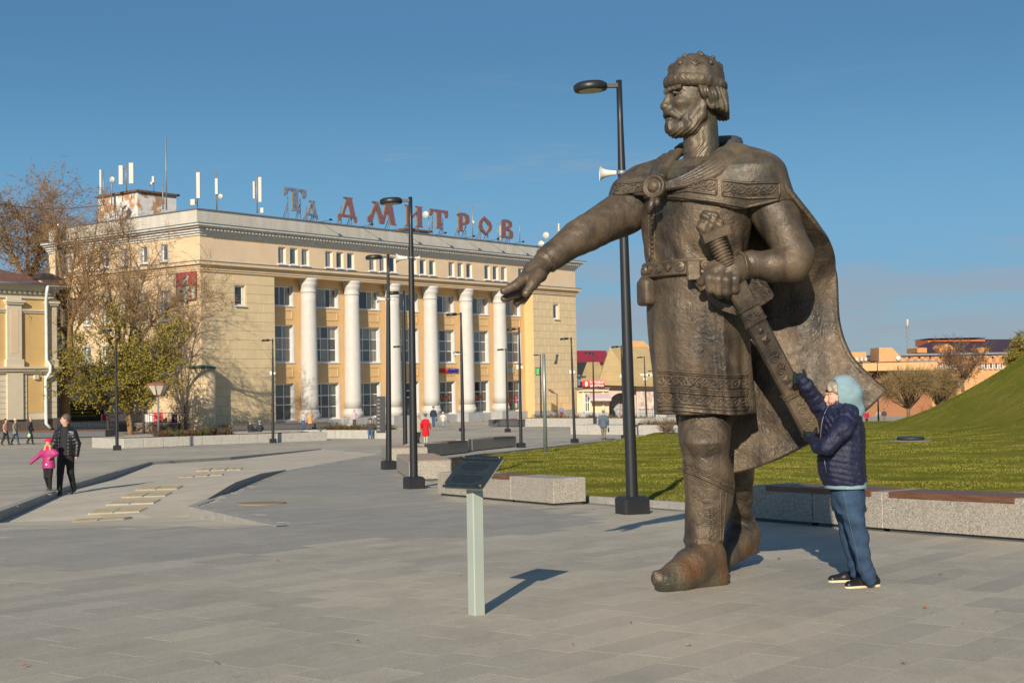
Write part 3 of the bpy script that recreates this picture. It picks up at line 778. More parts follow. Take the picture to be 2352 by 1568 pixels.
# lettered panes / signs
# ================================================================== SCULPTING WITH DISTANCE FIELDS
import openvdb
class Vol:
    """a block of space in which rounded solids are blended, then meshed"""
    def __init__(s, lo, hi, vox):
        s.lo = np.array(lo, np.float32); s.vox = vox
        s.n = np.maximum(4, np.ceil((np.array(hi) - s.lo) / vox).astype(int))
        s.ax = [(s.lo[i] + np.arange(s.n[i]) * vox).astype(np.float32) for i in range(3)]
        s.d = np.full(tuple(s.n), 1.0, np.float32)
    def _apply(s, lo, hi, fn, k, op):
        m = 4 * s.vox + k
        i0 = np.clip(np.floor((np.array(lo) - m - s.lo) / s.vox).astype(int), 0, s.n); i1 = np.clip(np.ceil((np.array(hi) + m - s.lo) / s.vox).astype(int) + 1, 0, s.n)
        if (i1 <= i0).any(): return s
        sl = tuple(slice(a, b) for a, b in zip(i0, i1))
        X = s.ax[0][sl[0]][:, None, None]; Y = s.ax[1][sl[1]][None, :, None]; Z = s.ax[2][sl[2]][None, None, :]
        b = fn(X, Y, Z); a = s.d[sl]
        if op == 'sub': b = -b; r = -smin_(-a, -b, k)
        elif op == 'int': r = -smin_(-a, -b, k)
        elif op == 'add': r = a + b
        else: r = smin_(a, b, k)
        s.d[sl] = r; return s
    def cone(s, a, b, ra, rb, k=.02, op='u', flat=None):
        a = np.array(a, np.float32); b = np.array(b, np.float32); ab = b - a; L2 = max(1e-9, float(ab @ ab)); r = max(ra, rb)
        def fn(X, Y, Z):
            t = np.clip(((X - a[0]) * ab[0] + (Y - a[1]) * ab[1] + (Z - a[2]) * ab[2]) / L2, 0, 1)
            return np.sqrt((X - a[0] - t * ab[0]) ** 2 + (Y - a[1] - t * ab[1]) ** 2 + (Z - a[2] - t * ab[2]) ** 2) - (ra + (rb - ra) * t)
        return s._apply(np.minimum(a, b) - r, np.maximum(a, b) + r, fn, k, op)
    def chain(s, pts, rad, k=.02, op='u'):
        for i in range(len(pts) - 1): s.cone(pts[i], pts[i + 1], rad[i], rad[i + 1], k, op)
        return s
    def ell(s, c, r, k=.02, op='u', rot=None):
        c = np.array(c, np.float32); r = np.array(r, np.float32); Rm = np.array(rot.to_3x3()) if rot is not None else None
        def fn(X, Y, Z):
            x, y, z = X - c[0], Y - c[1], Z - c[2]
            if Rm is not None: x, y, z = (Rm[0, 0] * x + Rm[1, 0] * y + Rm[2, 0] * z, Rm[0, 1] * x + Rm[1, 1] * y + Rm[2, 1] * z, Rm[0, 2] * x + Rm[1, 2] * y + Rm[2, 2] * z)
            k0 = np.sqrt((x / r[0]) ** 2 + (y / r[1]) ** 2 + (z / r[2]) ** 2); k1 = np.sqrt((x / r[0] ** 2) ** 2 + (y / r[1] ** 2) ** 2 + (z / r[2] ** 2) ** 2)
            return k0 * (k0 - 1) / np.maximum(k1, 1e-6)
        R_ = np.full(3, r.max()) if rot is not None else r
        return s._apply(c - R_, c + R_, fn, k, op)
    def box(s, c, h, rot=None, rnd=.01, k=.0, op='u'):
        c = np.array(c, np.float32); h = np.array(h, np.float32); Rm = np.array(rot.to_3x3()) if rot is not None else np.eye(3)
        def fn(X, Y, Z):
            x, y, z = X - c[0], Y - c[1], Z - c[2]
            q = [np.abs(Rm[0, i] * x + Rm[1, i] * y + Rm[2, i] * z) - h[i] + rnd for i in range(3)]
            out = np.sqrt(sum(np.maximum(v, 0) ** 2 for v in q)); return out + np.minimum(np.maximum(q[0], np.maximum(q[1], q[2])), 0) - rnd
        R_ = np.full(3, float(np.linalg.norm(h)))
        return s._apply(c - R_, c + R_, fn, k, op)
    def vloft(s, rows, ang=0.0, k=.03, op='u', disp=None, p=2.0):
        """stack of ellipses: rows of (z, cx, cy, a, b), a along ang, b across"""
        rows = sorted(rows); zr = [r[0] for r in rows]; ca_, sa_ = math.cos(ang), math.sin(ang)
        f = lambda i, Z: np.interp(Z, zr, [r[i] for r in rows]).astype(np.float32)
        def fn(X, Y, Z):
            x = X - f(1, Z); y = Y - f(2, Z); A = f(3, Z); B = f(4, Z)
            u = (x * ca_ + y * sa_); v = (-x * sa_ + y * ca_)
            nn = ((np.abs(u) / A) ** p + (np.abs(v) / B) ** p) ** (1 / p)
            d = (nn - 1) * np.minimum(A, B)
            if disp is not None: d = d + disp(u / A, v / B, Z)
            return np.maximum(d, np.maximum(Z - zr[-1], zr[0] - Z))
        m = max(max(r[3], r[4]) for r in rows)
        lo = (min(r[1] for r in rows) - m, min(r[2] for r in rows) - m, zr[0]); hi = (max(r[1] for r in rows) + m, max(r[2] for r in rows) + m, zr[-1])
        return s._apply(lo, hi, fn, k, op)
    def plane(s, pt, nrm, k=.01):
        """keep the side the normal points away from"""
        pt = np.array(pt, np.float32); nrm = np.array(nrm, np.float32); nrm /= np.linalg.norm(nrm)
        fn = lambda X, Y, Z: (X - pt[0]) * nrm[0] + (Y - pt[1]) * nrm[1] + (Z - pt[2]) * nrm[2] + 0 * s.d
        b = fn(s.ax[0][:, None, None], s.ax[1][None, :, None], s.ax[2][None, None, :]); s.d = -smin_(-s.d, -b, k); return s
    def field(s, fn):
        """add a relief field to the distance"""
        near = np.abs(s.d) < .25
        X, Y, Z = np.broadcast_arrays(s.ax[0][:, None, None], s.ax[1][None, :, None], s.ax[2][None, None, :])
        s.d[near] += fn(X[near], Y[near], Z[near]).astype(np.float32); return s
    def mesh(s, name, mat, smooth=1):
        d = s.d.copy()
        for a in range(3):           # close at the block's border
            sl = [slice(None)] * 3
            for e in (0, -1): sl[a] = e; d[tuple(sl)] = np.maximum(d[tuple(sl)], s.vox)
        g = openvdb.FloatGrid(1.0); g.copyFromArray(d)
        pts, quads = g.convertToQuads(0.0)
        pts = pts * s.vox + s.lo
        if len(quads) == 0: raise RuntimeError('empty volume ' + name)
        a, b, c = pts[quads[:, 0]], pts[quads[:, 1]], pts[quads[:, 2]]
        if np.einsum('ij,ij->i', a - pts.mean(0), np.cross(b - a, c - a)).sum() < 0: quads = quads[:, ::-1]
        me = bpy.data.meshes.new(name); n = len(quads)
        me.vertices.add(len(pts)); me.vertices.foreach_set('co', pts.astype(np.float32).ravel())
        me.loops.add(4 * n); me.loops.foreach_set('vertex_index', quads.astype(np.int32).ravel())
        me.polygons.add(n); me.polygons.foreach_set('loop_start', np.arange(0, 4 * n, 4, dtype=np.int32)); me.polygons.foreach_set('loop_total', np.full(n, 4, dtype=np.int32))
        me.polygons.foreach_set('use_smooth', np.ones(n, bool)); me.materials.append(mat); me.update(calc_edges=True)
        return me
    def build(s, name, mat, parent=None, loc=None):
        return link(name, s.mesh(name, mat), parent, loc)
def smin_(a, b, k):
    if k <= 0: return np.minimum(a, b)
    h = np.maximum(k - np.abs(a - b), 0) / k
    return np.minimum(a, b) - h * h * k * .25
def around(pts, pad):
    a = np.array([tuple(p) for p in pts]); return a.min(0) - pad, a.max(0) + pad
# ================================================================== BRONZE STATUE
def m_bronze(name='bronze', hm=.22, fn_=.30):
    t = NT(name); pos = t.pos()
    big = t.noise(1.4, 6, .62, pos); mid = t.noise(6.0, 6, .65, pos); fine = t.noise(45, 5, .65, pos, None, .6); drip = t.noise(5.0, 5, .6, pos, (1, 1, .16))
    ham = t.noise(17, 4, .6, pos, None, 1.2)
    c = t.mix(t.rng(big, .38, .62), (.036, .030, .024), (.140, .105, .068))
    c = t.mix(t.rng(mid, .45, .7, 0, .55), c, (.165, .110, .064))
    c = t.mix(t.rng(drip, .50, .68, 0, .85), c, (.026, .022, .019))
    sp = t.n('SeparateXYZ'); t.l(pos, sp.inputs[0])
    # verdigris: towards the feet, on the shoulders and cap
    lowz = t.rng(sp.outputs['Z'], .75, -.05, .0, .26); topz = t.rng(sp.outputs['Z'], 2.7, 3.3, .0, .14)
    v = t.math('ADD', t.math('ADD', lowz, topz), t.math('ADD', t.math('MULTIPLY', mid, .55), t.math('MULTIPLY', drip, .35)))
    c = t.mix(t.rng(v, .54, .80, 0, .70), c, (.105, .120, .088))
    c = t.mix(t.math('MULTIPLY', t.rng(sp.outputs['Z'], .42, .12, 0, .8), t.rng(big, .42, .56)), c, (.15, .065, .024))
    c = t.mix(t.rng(fine, .58, .72, 0, .5), c, (.04, .033, .026))
    t.base(c); t.set(metal=.24, rough=t.rng(mid, .35, .65, .34, .66), spec=.5)
    n1 = t.bump(ham, hm, .03); n2 = t.bump(fine, fn_, .008, n1); t.bump(mid, .16, .05, n2); return t.m
MAT_BRONZE = m_bronze(); MAT_BRONZE_R = m_bronze('bronze_rough_cast', .48, .42)
FV = Vector((-.8, -.6, 0)); LV = Vector((.6, -.8, 0)); ANG_L = math.atan2(LV.y, LV.x)
DB = 11.42
gz = zg(1.5, 11.2)
statue = thing('bronze_statue', 'giant bronze warrior in fur-brimmed cap and cloak, one arm outstretched, gripping a sword', 'statue', (1.55, 11.4, gz))
SLOC = Vector(statue.location)
def sadd(me_or_vol, name, parent=None, mat=None):
    """mesh given in world coordinates -> part of the statue"""
    me = me_or_vol.mesh(name, mat or MAT_BRONZE) if isinstance(me_or_vol, (Vol,)) else me_or_vol
    o = link(name, me, parent or statue)
    off = SLOC
    me.transform(Matrix.Translation(-off))
    return o
def rows_px(lst, ratio_f=None):
    out = []
    for py, l, r_, d, ratio in lst:
        c = P((l + r_) / 2, py, d); hw = (r_ - l) / 2 / FPX * d; a = hw / math.sqrt(.36 + .64 / ratio ** 2)
        out.append((c.z, c.x, c.y, a, a / ratio))
    return out
def crv(pts, n):
    pts = [Vector(p) for p in pts]; L = [0]
    for a, b in zip(pts[:-1], pts[1:]): L.append(L[-1] + (b - a).length)
    out = []
    for i in range(n):
        t_ = L[-1] * i / (n - 1); k = max(0, min(len(pts) - 2, next((j for j in range(len(L) - 1) if L[j + 1] >= t_), len(pts) - 2)))
        f = (t_ - L[k]) / max(1e-6, L[k + 1] - L[k]); p0 = pts[max(0, k - 1)]; p1 = pts[k]; p2 = pts[k + 1]; p3 = pts[min(len(pts) - 1, k + 2)]
        out.append(.5 * ((2 * p1) + (p2 - p0) * f + (2 * p0 - 5 * p1 + 4 * p2 - p3) * f * f + (3 * p1 - p0 - 3 * p2 + p3) * f ** 3))
    return out
# --- tunic
trow = rows_px([(372, 1530, 1712, DB, 1.5), (400, 1500, 1722, DB, 1.5), (440, 1480, 1728, DB, 1.45), (500, 1476, 1724, DB, 1.4), (550, 1480, 1714, DB, 1.36), (592, 1488, 1702, DB, 1.3),
                (628, 1490, 1700, DB, 1.28), (660, 1489, 1703, DB, 1.24), (720, 1490, 1708, DB, 1.2), (800, 1496, 1714, DB, 1.15), (870, 1503, 1719, DB, 1.12), (925, 1510, 1722, DB, 1.1), (950, 1512, 1724, DB, 1.1)])
zb = P(1600, 620, DB).z; zh = trow[-1][0]
def tunic_disp(u, v, Z):
    th = np.arctan2(v, u); low = np.clip((zb - Z) / (zb - zh), 0, 1); up = np.clip((Z - zb) / .8, 0, 1)
    folds = .026 * low * np.sin(7 * th + 1.2 + .8 * np.sin(3 * Z)) + .014 * low * np.sin(13 * th + 2 * Z + np.sin(5 * Z)) - .012 * up * np.exp(-((th - 2.2) / .5) ** 2) + .006 * up * np.sin(9 * th + 9 * Z)
    chest = -.02 * np.exp(-((Z - zb - .75) / .22) ** 2) * np.cos(2 * (th - 1.7))
    creases = .010 * np.exp(-((Z - zb - .12) / .10) ** 2) * np.sin(14 * th + 22 * Z)
    slit = .035 * np.exp(-((th - (-0.45)) / .05) ** 2) * low
    seam = -.012 * np.exp(-((th - 1.52) / .045) ** 2)
    return folds + chest + creases + slit + seam
vol = Vol(*around([(r[1] + sx * .62, r[2] + sy * .62, r[0]) for r in trow for sx in (-1, 1) for sy in (-1, 1)], .06), .016)
vol.vloft(trow, ANG_L, .0, disp=tunic_disp)
ins = [(z, x, y, a - .06, b - .06) for z, x, y, a, b in trow if z < zh + .6]
vol.vloft([(ins[-1][0] - .3, *ins[-1][1:])] + ins[-3:], ANG_L, .03, 'sub')
tunic = sadd(vol, 'tunic', None, MAT_BRONZE_R)
# --- shoulder mantle, cut along its ornamented border
sR, sL = P(1442, 468, 11.72), P(1752, 452, 11.12)
nk = P(1606, 352, 11.44)
vol = Vol(*around([P(1385, 300, 11.2), P(1850, 560, 12.0), P(1385, 560, 10.7)], .05), .015)
mrow = [(z, x, y, a + .045, b + .045) for z, x, y, a, b in trow if z > P(1600, 520, DB).z]
top = mrow[0]
vol.vloft(mrow[1:] + [(P(1600, 385, DB).z, nk.x + .04, nk.y + .03, .42, .27), (P(1600, 362, DB).z, nk.x + .09, nk.y + .06, .25, .17)], ANG_L, .08)
vol.chain([P(1520, 412, 11.62), P(1462, 446, 11.70), P(1432, 486, 11.69)], [.18, .19, .172], .12)
vol.chain([P(1690, 388, 11.25), P(1735, 420, 11.14), P(1775, 478, 11.12)], [.20, .235, .208], .12)
def mantle_fold(X, Y, Z):
    c = P(1600, 340, 11.44); r_ = np.sqrt((X - c.x) ** 2 + (Y - c.y) ** 2); th = np.arctan2(Y - c.y, X - c.x)
    return .014 * np.sin(16 * Z + 9 * (X - c.x) + 4 * np.sin(3 * th)) * np.clip(r_ * 2.5 - .3, 0, 1) * np.clip((Z - P(1600, 425, 11.4).z) / .1, 0, 1)
vol.field(mantle_fold)
# border: height of the hem as a function of bearing round the neck
hemp = [P(1404, 446, 11.5), P(1440, 458, 11.35), P(1490, 452, 11.25), P(1545, 458, 11.0), P(1620, 463, 10.9), P(1712, 482, 10.85), P(1795, 462, 10.95), P(1850, 470, 11.5), P(1700, 470, 12.1), P(1500, 460, 12.2)]
ctr = P(1600, 440, 11.45)
ha = sorted([(math.atan2(p.y - ctr.y, p.x - ctr.x), p.z) for p in hemp])
ha = [(ha[-1][0] - 2 * math.pi, ha[-1][1])] + ha + [(ha[0][0] + 2 * math.pi, ha[0][1])]
X, Y, Z = vol.ax[0][:, None, None], vol.ax[1][None, :, None], vol.ax[2][None, None, :]
hz = np.interp(np.arctan2(Y - ctr.y, X - ctr.x), [h[0] for h in ha], [h[1] for h in ha])
vol.d = np.maximum(vol.d, (hz - Z).astype(np.float32))
mantle = sadd(vol, 'mantle')
# rolled collar of the mantle
mb = MB()
for k in range(5):
    o_ = k * 9
    mb.tube(crv([P(1684 + o_ * .3, 332 + o_ * .5, 11.5 - k * .03), P(1668 + o_ * .5, 346 + o_ * .7, 11.16 - k * .03), P(1628 + o_ * .4, 374 + o_ * .75, 11.00 - k * .02), P(1575 + o_ * .3, 404 + o_ * .5, 10.98), P(1516, 428 + k * 1.5, 11.03)], 16), [.05, .052, .05, .046, .044, .042, .04, .04, .038, .036, .034, .032, .03, .028, .026, .022], 8)
for k in range(3): mb.tube(crv([P(1562 - k * 16, 346 + k * 8, 11.5), P(1540 - k * 16, 372 + k * 5, 11.36), P(1516 - k * 6, 412 + k * 3, 11.12)], 12), .042, 8)
mb.tube(crv([P(1684, 332, 11.5), P(1690, 326, 11.7), P(1640, 328, 11.85), P(1575, 340, 11.75), P(1562, 346, 11.5)], 14), .055, 8)
sadd(mb.mesh('collar_roll', MAT_BRONZE), 'collar_roll', mantle)

# --- arms
def arm(name, pts, rad, cuff, kfold):
    vol = Vol(*around(pts, .32), .014); vol.chain(pts, rad, .035)
    a0 = Vector(pts[0]); a1 = Vector(pts[-1]); mid_ = Vector(pts[len(pts) // 2])
    def f(X, Y, Z):
        dm = np.sqrt((X - mid_.x) ** 2 + (Y - mid_.y) ** 2 + (Z - mid_.z) ** 2)
        return .0055 * np.sin(kfold[0] * X + kfold[1] * Y + kfold[2] * Z + 3 * np.sin(7 * X - 9 * Z)) * np.exp(-(dm / .17) ** 2) + .005 * np.sin(7 * X + 11 * Z + 2 * np.sin(5 * Y))
    vol.field(f); o = sadd(vol, name)
    # cuff: band with raised rims
    c0, c1, r_ = cuff; mb = MB(); n = 5
    ax_ = [Vector(c0).lerp(Vector(c1), t_) for t_ in (0, .04, .12, .16, .3, .84, .88, .96, 1)]
    mb.tube(ax_, [r_ * f_ for f_ in (.93, 1.06, 1.06, .98, .98, 1.0, 1.09, 1.09, .95)], 28); sadd(mb.mesh('cuff', MAT_BRONZE), 'cuff', o)
    return o
rarm = crv([P(1462, 462, 11.72), P(1430, 492, 11.66), P(1372, 521, 11.52), P(1318, 553, 11.38), P(1268, 588, 11.27), P(1250, 602, 11.24)], 14)
arm('arm', rarm, list(np.interp(np.arange(14) / 13, [0, .16, .42, .66, .92, 1], [.20, .182, .156, .136, .104, .090])), (P(1283, 577, 11.3), P(1253, 600, 11.24), .104), (30, 10, 45))
larm = [P(1742, 440, 11.15), P(1788, 505, 11.06), P(1826, 584, 10.98), P(1818, 608, 10.94), P(1775, 612, 10.90), P(1722, 607, 10.86), P(1700, 612, 10.85)]
arm('arm', larm, [.20, .176, .148, .140, .126, .104, .092], (P(1733, 607, 10.87), P(1702, 612, 10.85), .112), (-20, 10, 60))
# --- right hand, reaching out palm down
vol = Vol(*around([P(1262, 590, 11.27), P(1150, 700, 10.9), P(1150, 600, 11.4)], .16), .0075)
wr_, kn = P(1252, 602, 11.24), P(1203, 648, 11.12)
vol.cone(wr_, P(1228, 624, 11.18), .088, .095, .04)
for dz, dd, r_ in ((0, .0, .062), (12, .07, .06), (20, .14, .055)): vol.cone(P(1232, 622 + dz * .3, 11.16 + dd), P(1203, 648 + dz * .2, 11.08 + dd), .07, r_, .05)
vol.chain([P(1206, 640, 11.06), P(1184, 656, 11.0), P(1157, 668, 10.96)], [.052, .041, .031], .010)               # index
vol.chain([P(1208, 652, 11.16), P(1186, 675, 11.10), P(1158, 686, 11.04)], [.050, .039, .030], .008)              # middle
vol.chain([P(1212, 660, 11.26), P(1203, 684, 11.22), P(1186, 694, 11.16)], [.048, .038, .030], .008)              # ring
vol.chain([P(1214, 662, 11.30), P(1204, 682, 11.28), P(1190, 686, 11.26)], [.046, .038, .030], .014)              # little
vol.chain([P(1238, 630, 11.06), P(1224, 652, 10.97), P(1208, 674, 10.92)], [.060, .044, .033], .02)               # thumb
vol.cone(P(1240, 632, 11.1), P(1225, 640, 11.05), .06, .05, .03)
rh = sadd(vol, 'hand')
# --- left hand closed on the sword
vol = Vol(*around([P(1712, 600, 10.870), P(1600, 700, 10.620), P(1600, 590, 10.970)], .15), .0075)
vol.cone(P(1708, 612, 10.860), P(1682, 622, 10.820), .092, .10, .04)
vol.ell(P(1665, 626, 10.810), (.17, .10, .12), .06)
for k, (x0, y0, x1, y1, d0) in enumerate([(1630, 632, 1634, 672, 10.720), (1650, 634, 1653, 678, 10.705), (1669, 636, 1672, 678, 10.710), (1687, 634, 1690, 672, 10.730)]):
    vol.chain([P(x0 + 8, y0 - 10, d0 + .04), P(x0, y0 + 8, d0 - .015), P(x1 - 2, y1 - 8, d0 + .0), P(x1, y1, d0 + .09)], [.045, .041, .037, .034], .012)
vol.chain([P(1655, 618, 10.760), P(1628, 632, 10.750), P(1610, 648, 10.780)], [.055, .044, .036], .02)               # thumb
lh = sadd(vol, 'hand')
# --- legs and boots
def leg_rows(l): return [(P((a + b) / 2, y, d).z, P((a + b) / 2, y, d).x, P((a + b) / 2, y, d).y, (b - a) / 2 / FPX * d, (b - a) / 2 / FPX * d) for y, a, b, d in l]
DF = 11.22
fr = leg_rows([(890, 1566, 1676, DF + .22), (950, 1560, 1682, DF + .12), (990, 1558, 1680, DF + .04), (1015, 1562, 1678, DF - .02), (1045, 1568, 1676, DF), (1080, 1568, 1684, DF + .02), (1115, 1571, 1686, DF + .03),
               (1160, 1573, 1681, DF + .03), (1205, 1574, 1668, DF + .02), (1240, 1573, 1663, DF), (1262, 1574, 1664, DF - .01), (1300, 1582, 1664, DF - .02), (1345, 1586, 1662, DF - .02)])
vol = Vol(*around([(r[1] + sx * .3, r[2] + sy * .3, r[0]) for r in fr for sx in (-1, 1) for sy in (-1, 1)] + [P(1490, 1350, 10.6)], .08), .013)
def leg_disp(u, v, Z):
    th = np.arctan2(v, u); kz = P(1620, 1005, DF).z; az = P(1620, 1248, DF).z
    return (-.016 * np.exp(-((Z - kz) / .06) ** 2) * np.maximum(0, np.cos(th + 1.9)) + .010 * np.exp(-((Z - az) / .06) ** 2) * np.sin(60 * Z + 2 * th)
            + .005 * np.exp(-((Z - kz + .16) / .05) ** 2) + .006 * np.sin(5 * th + 8 * Z))
vol.vloft(fr, 0, .0, disp=leg_disp)
vol.chain([P(1622, 1285, 11.2), P(1588, 1302, 11.03), P(1556, 1324, 10.90), P(1526, 1332, 10.80), P(1512, 1326, 10.76), P(1503, 1314, 10.74)], [.165, .152, .128, .090, .052, .012], .04)
vol.cone(P(1600, 1322, 11.12), P(1540, 1338, 10.86), .13, .085, .05); vol.cone(P(1640, 1325, 11.2), P(1600, 1328, 11.1), .125, .12, .05)
vol.plane((0, 11, gz + .004), (0, -.0245, -1), .0)
fleg = sadd(vol, 'booted_leg', None, MAT_BRONZE_R)
rr = leg_rows([(1020, 1640, 1742, 12.1), (1080, 1650, 1732, 12.15), (1120, 1662, 1730, 12.22), (1170, 1672, 1728, 12.32), (1200, 1670, 1730, 12.4), (1228, 1664, 1738, 12.45), (1246, 1660, 1742, 12.45), (1268, 1660, 1742, 12.42)])
vol = Vol(*around([(r[1] + sx * .3, r[2] + sy * .3, r[0]) for r in rr for sx in (-1, 1) for sy in (-1, 1)] + [P(1620, 1310, 11.6)], .08), .016)
vol.vloft(rr, 0, .0, disp=lambda u, v, Z: .012 * np.sin(34 * Z + 2 * np.arctan2(v, u)) * np.exp(-((Z - P(1700, 1190, 12.2).z) / .2) ** 2))
vol.chain([P(1706, 1225, 12.42), P(1686, 1250, 12.28), P(1662, 1276, 12.08), P(1642, 1296, 11.92)], [.16, .145, .115, .075], .06)
pa, pb_ = P(1742, 1254, 12.6), P(1652, 1304, 12.0); nv = (pb_ - pa).cross(Vector((.77, .64, 0))); nv = nv if nv.z < 0 else -nv
vol.plane(pa, nv, .0); vol.plane((0, 12, zg(2, 12) + .004), (0, -.0245, -1), .0)
rleg = sadd(vol, 'booted_leg', None, MAT_BRONZE_R)
# far thigh behind the tunic hem
vol = Vol(*around([P(1640, 850, 12.0), P(1700, 1080, 12.2)], .35), .02); vol.chain([P(1640, 880, 11.7), P(1672, 1000, 12.0), P(1690, 1075, 12.12)], [.24, .20, .165], .05); sadd(vol, 'thigh', rleg)
# --- head
HF = Vector((-.962, -.272, 0)).normalized(); HL = Vector((-HF.y, HF.x, 0)); HO = P(1609, 237, 11.42)
HM = Matrix.Translation(HO) @ Matrix((HF, HL, Vector((0, 0, 1)))).transposed().to_4x4() @ Matrix.Rotation(R(-1), 4, 'Y') @ Matrix.Scale(.93, 4)
def hadd(vol, name, parent=None):
    me = vol.mesh(name, MAT_BRONZE) if isinstance(vol, Vol) else vol.mesh(name, MAT_BRONZE)
    me.transform(Matrix.Translation(-SLOC) @ HM); return link(name, me, parent or statue)
v = Vol((-.34, -.30, -.56), (.42, .30, .42), .0068)
v.ell((.035, 0, .12), (.245, .205, .26), .02); v.ell((.12, 0, -.01), (.200, .165, .235), .05); v.ell((.14, 0, -.17), (.160, .138, .15), .06)
v.cone((-.01, 0, -.12), (-.02, 0, -.52), .138, .155, .04); v.cone((.02, 0, -.3), (.01, 0, -.55), .12, .15, .05)
for s_ in (-1, 1):
    v.cone((.312, s_ * .028, .090), (.262, s_ * .145, .104), .032, .022, .02)                                   # brow
    v.ell((.232, s_ * .112, -.028), (.06, .046, .036), .045)                                                   # cheekbone
for s_ in (-1, 1): v.ell((.305, s_ * .090, .042), (.075, .066, .040), .012, 'sub')                              # socket
v.chain([(.298, 0, .07), (.322, 0, .01), (.348, 0, -.05), (.322, 0, -.072)], [.024, .027, .034, .028], .022)   # nose
for s_ in (-1, 1):
    v.ell((.312, s_ * .034, -.060), (.034, .022, .024), .015)
    v.ell((.240, s_ * .088, .036), (.034, .036, .032), .003)                                                  # eyeball
    v.chain([(.283, s_ * .048, .045), (.288, s_ * .085, .062), (.255, s_ * .128, .046)], [.011, .013, .010], .004)   # lids
    v.chain([(.283, s_ * .050, .028), (.281, s_ * .085, .012), (.252, s_ * .126, .028)], [.008, .010, .008], .004)
    v.chain([(.325, s_ * .012, -.100), (.300, s_ * .06, -.118), (.25, s_ * .105, -.165)], [.030, .032, .018], .02)  # moustache
    v.chain([(.035, s_ * .172, -.04), (.06, s_ * .160, -.14), (.14, s_ * .12, -.24), (.24, s_ * .05, -.27)], [.02, .034, .044, .045], .05)   # jaw beard
    v.ell((-.02, s_ * .205, -.02), (.052, .024, .075), .015); v.ell((-.008, s_ * .222, -.01), (.026, .018, .045), .012, 'sub')  # ear
v.chain([(.285, 0, -.205), (.275, 0, -.25), (.24, 0, -.285)], [.052, .054, .042], .04)                           # chin beard
v.ell((.335, 0, -.148), (.045, .065, .010), .010, 'sub'); v.ell((.305, 0, -.168), (.032, .055, .018), .012)     # mouth
def beard(X, Y, Z):
    m = np.clip((-.10 - Z - .35 * np.maximum(0, X - .12)) / .04, 0, 1) * np.clip((X + .02) / .08, 0, 1) * np.clip((X - .42 + 1.2 * (-Z)) / .1 + 1.2, 0, 1)
    ph = 150 * (X * .85 + Z * .36) + 26 * np.abs(Y) + 2.6 * np.sin(14 * X + 30 * Z)
    br = np.exp(-((Z - .098) / .03) ** 2) * np.clip((X - .2) / .05, 0, 1)
    return .0045 * m * np.sin(ph) + .003 * br * np.sin(150 * np.abs(Y) + 90 * Z)
v.field(beard)
head = hadd(v, 'head')
# hair, blunt-cut below the ears
v = Vol((-.42, -.33, -.30), (.22, .33, .22), .0075)
v.ell((-.045, 0, .03), (.195, .222, .27), .02)
for s_ in (-1, 1): v.chain([(.10, s_ * .185, .13), (.06, s_ * .21, .06), (-.03, s_ * .235, .02)], [.035, .04, .045], .04); v.chain([(-.04, s_ * .19, .05), (-.10, s_ * .185, -.06), (-.13, s_ * .165, -.15)], [.06, .06, .055], .05)
v.chain([(-.11, 0, .0), (-.15, 0, -.10), (-.17, 0, -.15)], [.12, .10, .085], .06)
v.plane((-.2, 0, -.125), (.25, 0, -1), .012)
v.ell((.07, 0, -.16), (.13, .24, .16), .03, 'sub')
v.field(lambda X, Y, Z: .008 * np.sin(16 * np.arctan2(Y, X + .08) * 1.9 + 10 * Z + 2 * np.sin(9 * Z)) * np.clip(1 - (Z - .08) / .1, 0, 1))
hair = hadd(v, 'hair', head)
# cap: dome and fur brim
v = Vol((-.30, -.32, .10), (.38, .32, .50), .0075)
v.ell((.045, 0, .20), (.262, .240, .240), .0); v.plane((0, 0, .17), (0, 0, -1), .0)
v.field(lambda X, Y, Z: .003 * np.sin(12 * np.arctan2(Y, X)))
cap = hadd(v, 'cap')
v = Vol((-.40, -.38, .02), (.38, .38, .32), .0085)
def brim(X, Y, Z):
    th = np.arctan2(Y * 1.1, X - .050); rr_ = np.sqrt((X - .050) ** 2 + (Y * 1.10) ** 2) - .232; zc = .158 + .085 * (X - .05)
    d = np.sqrt((rr_ * 1.15) ** 2 + ((Z - zc) * 1.12) ** 2) - .068
    return d + .005 * np.sin(37 * th + 60 * Z) * np.sin(80 * Z + 11 * th) + .003 * np.sin(91 * th + 4 * np.sin(70 * Z)) + 0 * d
v._apply((-.4, -.38, .02), (.38, .38, .32), brim, 0, 'u')
hadd(v, 'fur_brim', cap)
for (th, el, kd) in [(-100, 28, 0), (-58, 30, 1), (-22, 28, 0), (15, 30, 1), (50, 28, 0), (95, 30, 1), (135, 28, 0), (170, 30, 1), (-140, 30, 0), (-60, 54, 1), (0, 56, 2), (60, 54, 1), (120, 56, 2), (180, 54, 1), (-120, 56, 2), (30, 80, 1), (-150, 76, 1)]:
    a, e = R(th + 90), R(el); nrm = Vector((math.cos(a) * math.cos(e) / .262, math.sin(a) * math.cos(e) / .235, math.sin(e) / .238)).normalized()
    p = Vector((.045 + .264 * math.cos(a) * math.cos(e), .242 * math.sin(a) * math.cos(e), .20 + .242 * math.sin(e)))
    mb = MB(); q = nrm.to_track_quat('Z', 'Y').to_matrix().to_4x4()
    if kd == 0: mb.lathe([(.044, -.01), (.042, .010), (.028, .014), (.027, .008), (.014, .012), (.010, .020)], 4, smooth=False)
    else: mb.lathe([(.026, -.01), (.025, .008), (.016, .018), (.006, .024)], 9)
    mb.xform(Matrix.Translation(p) @ q); hadd(mb, 'stud', cap)
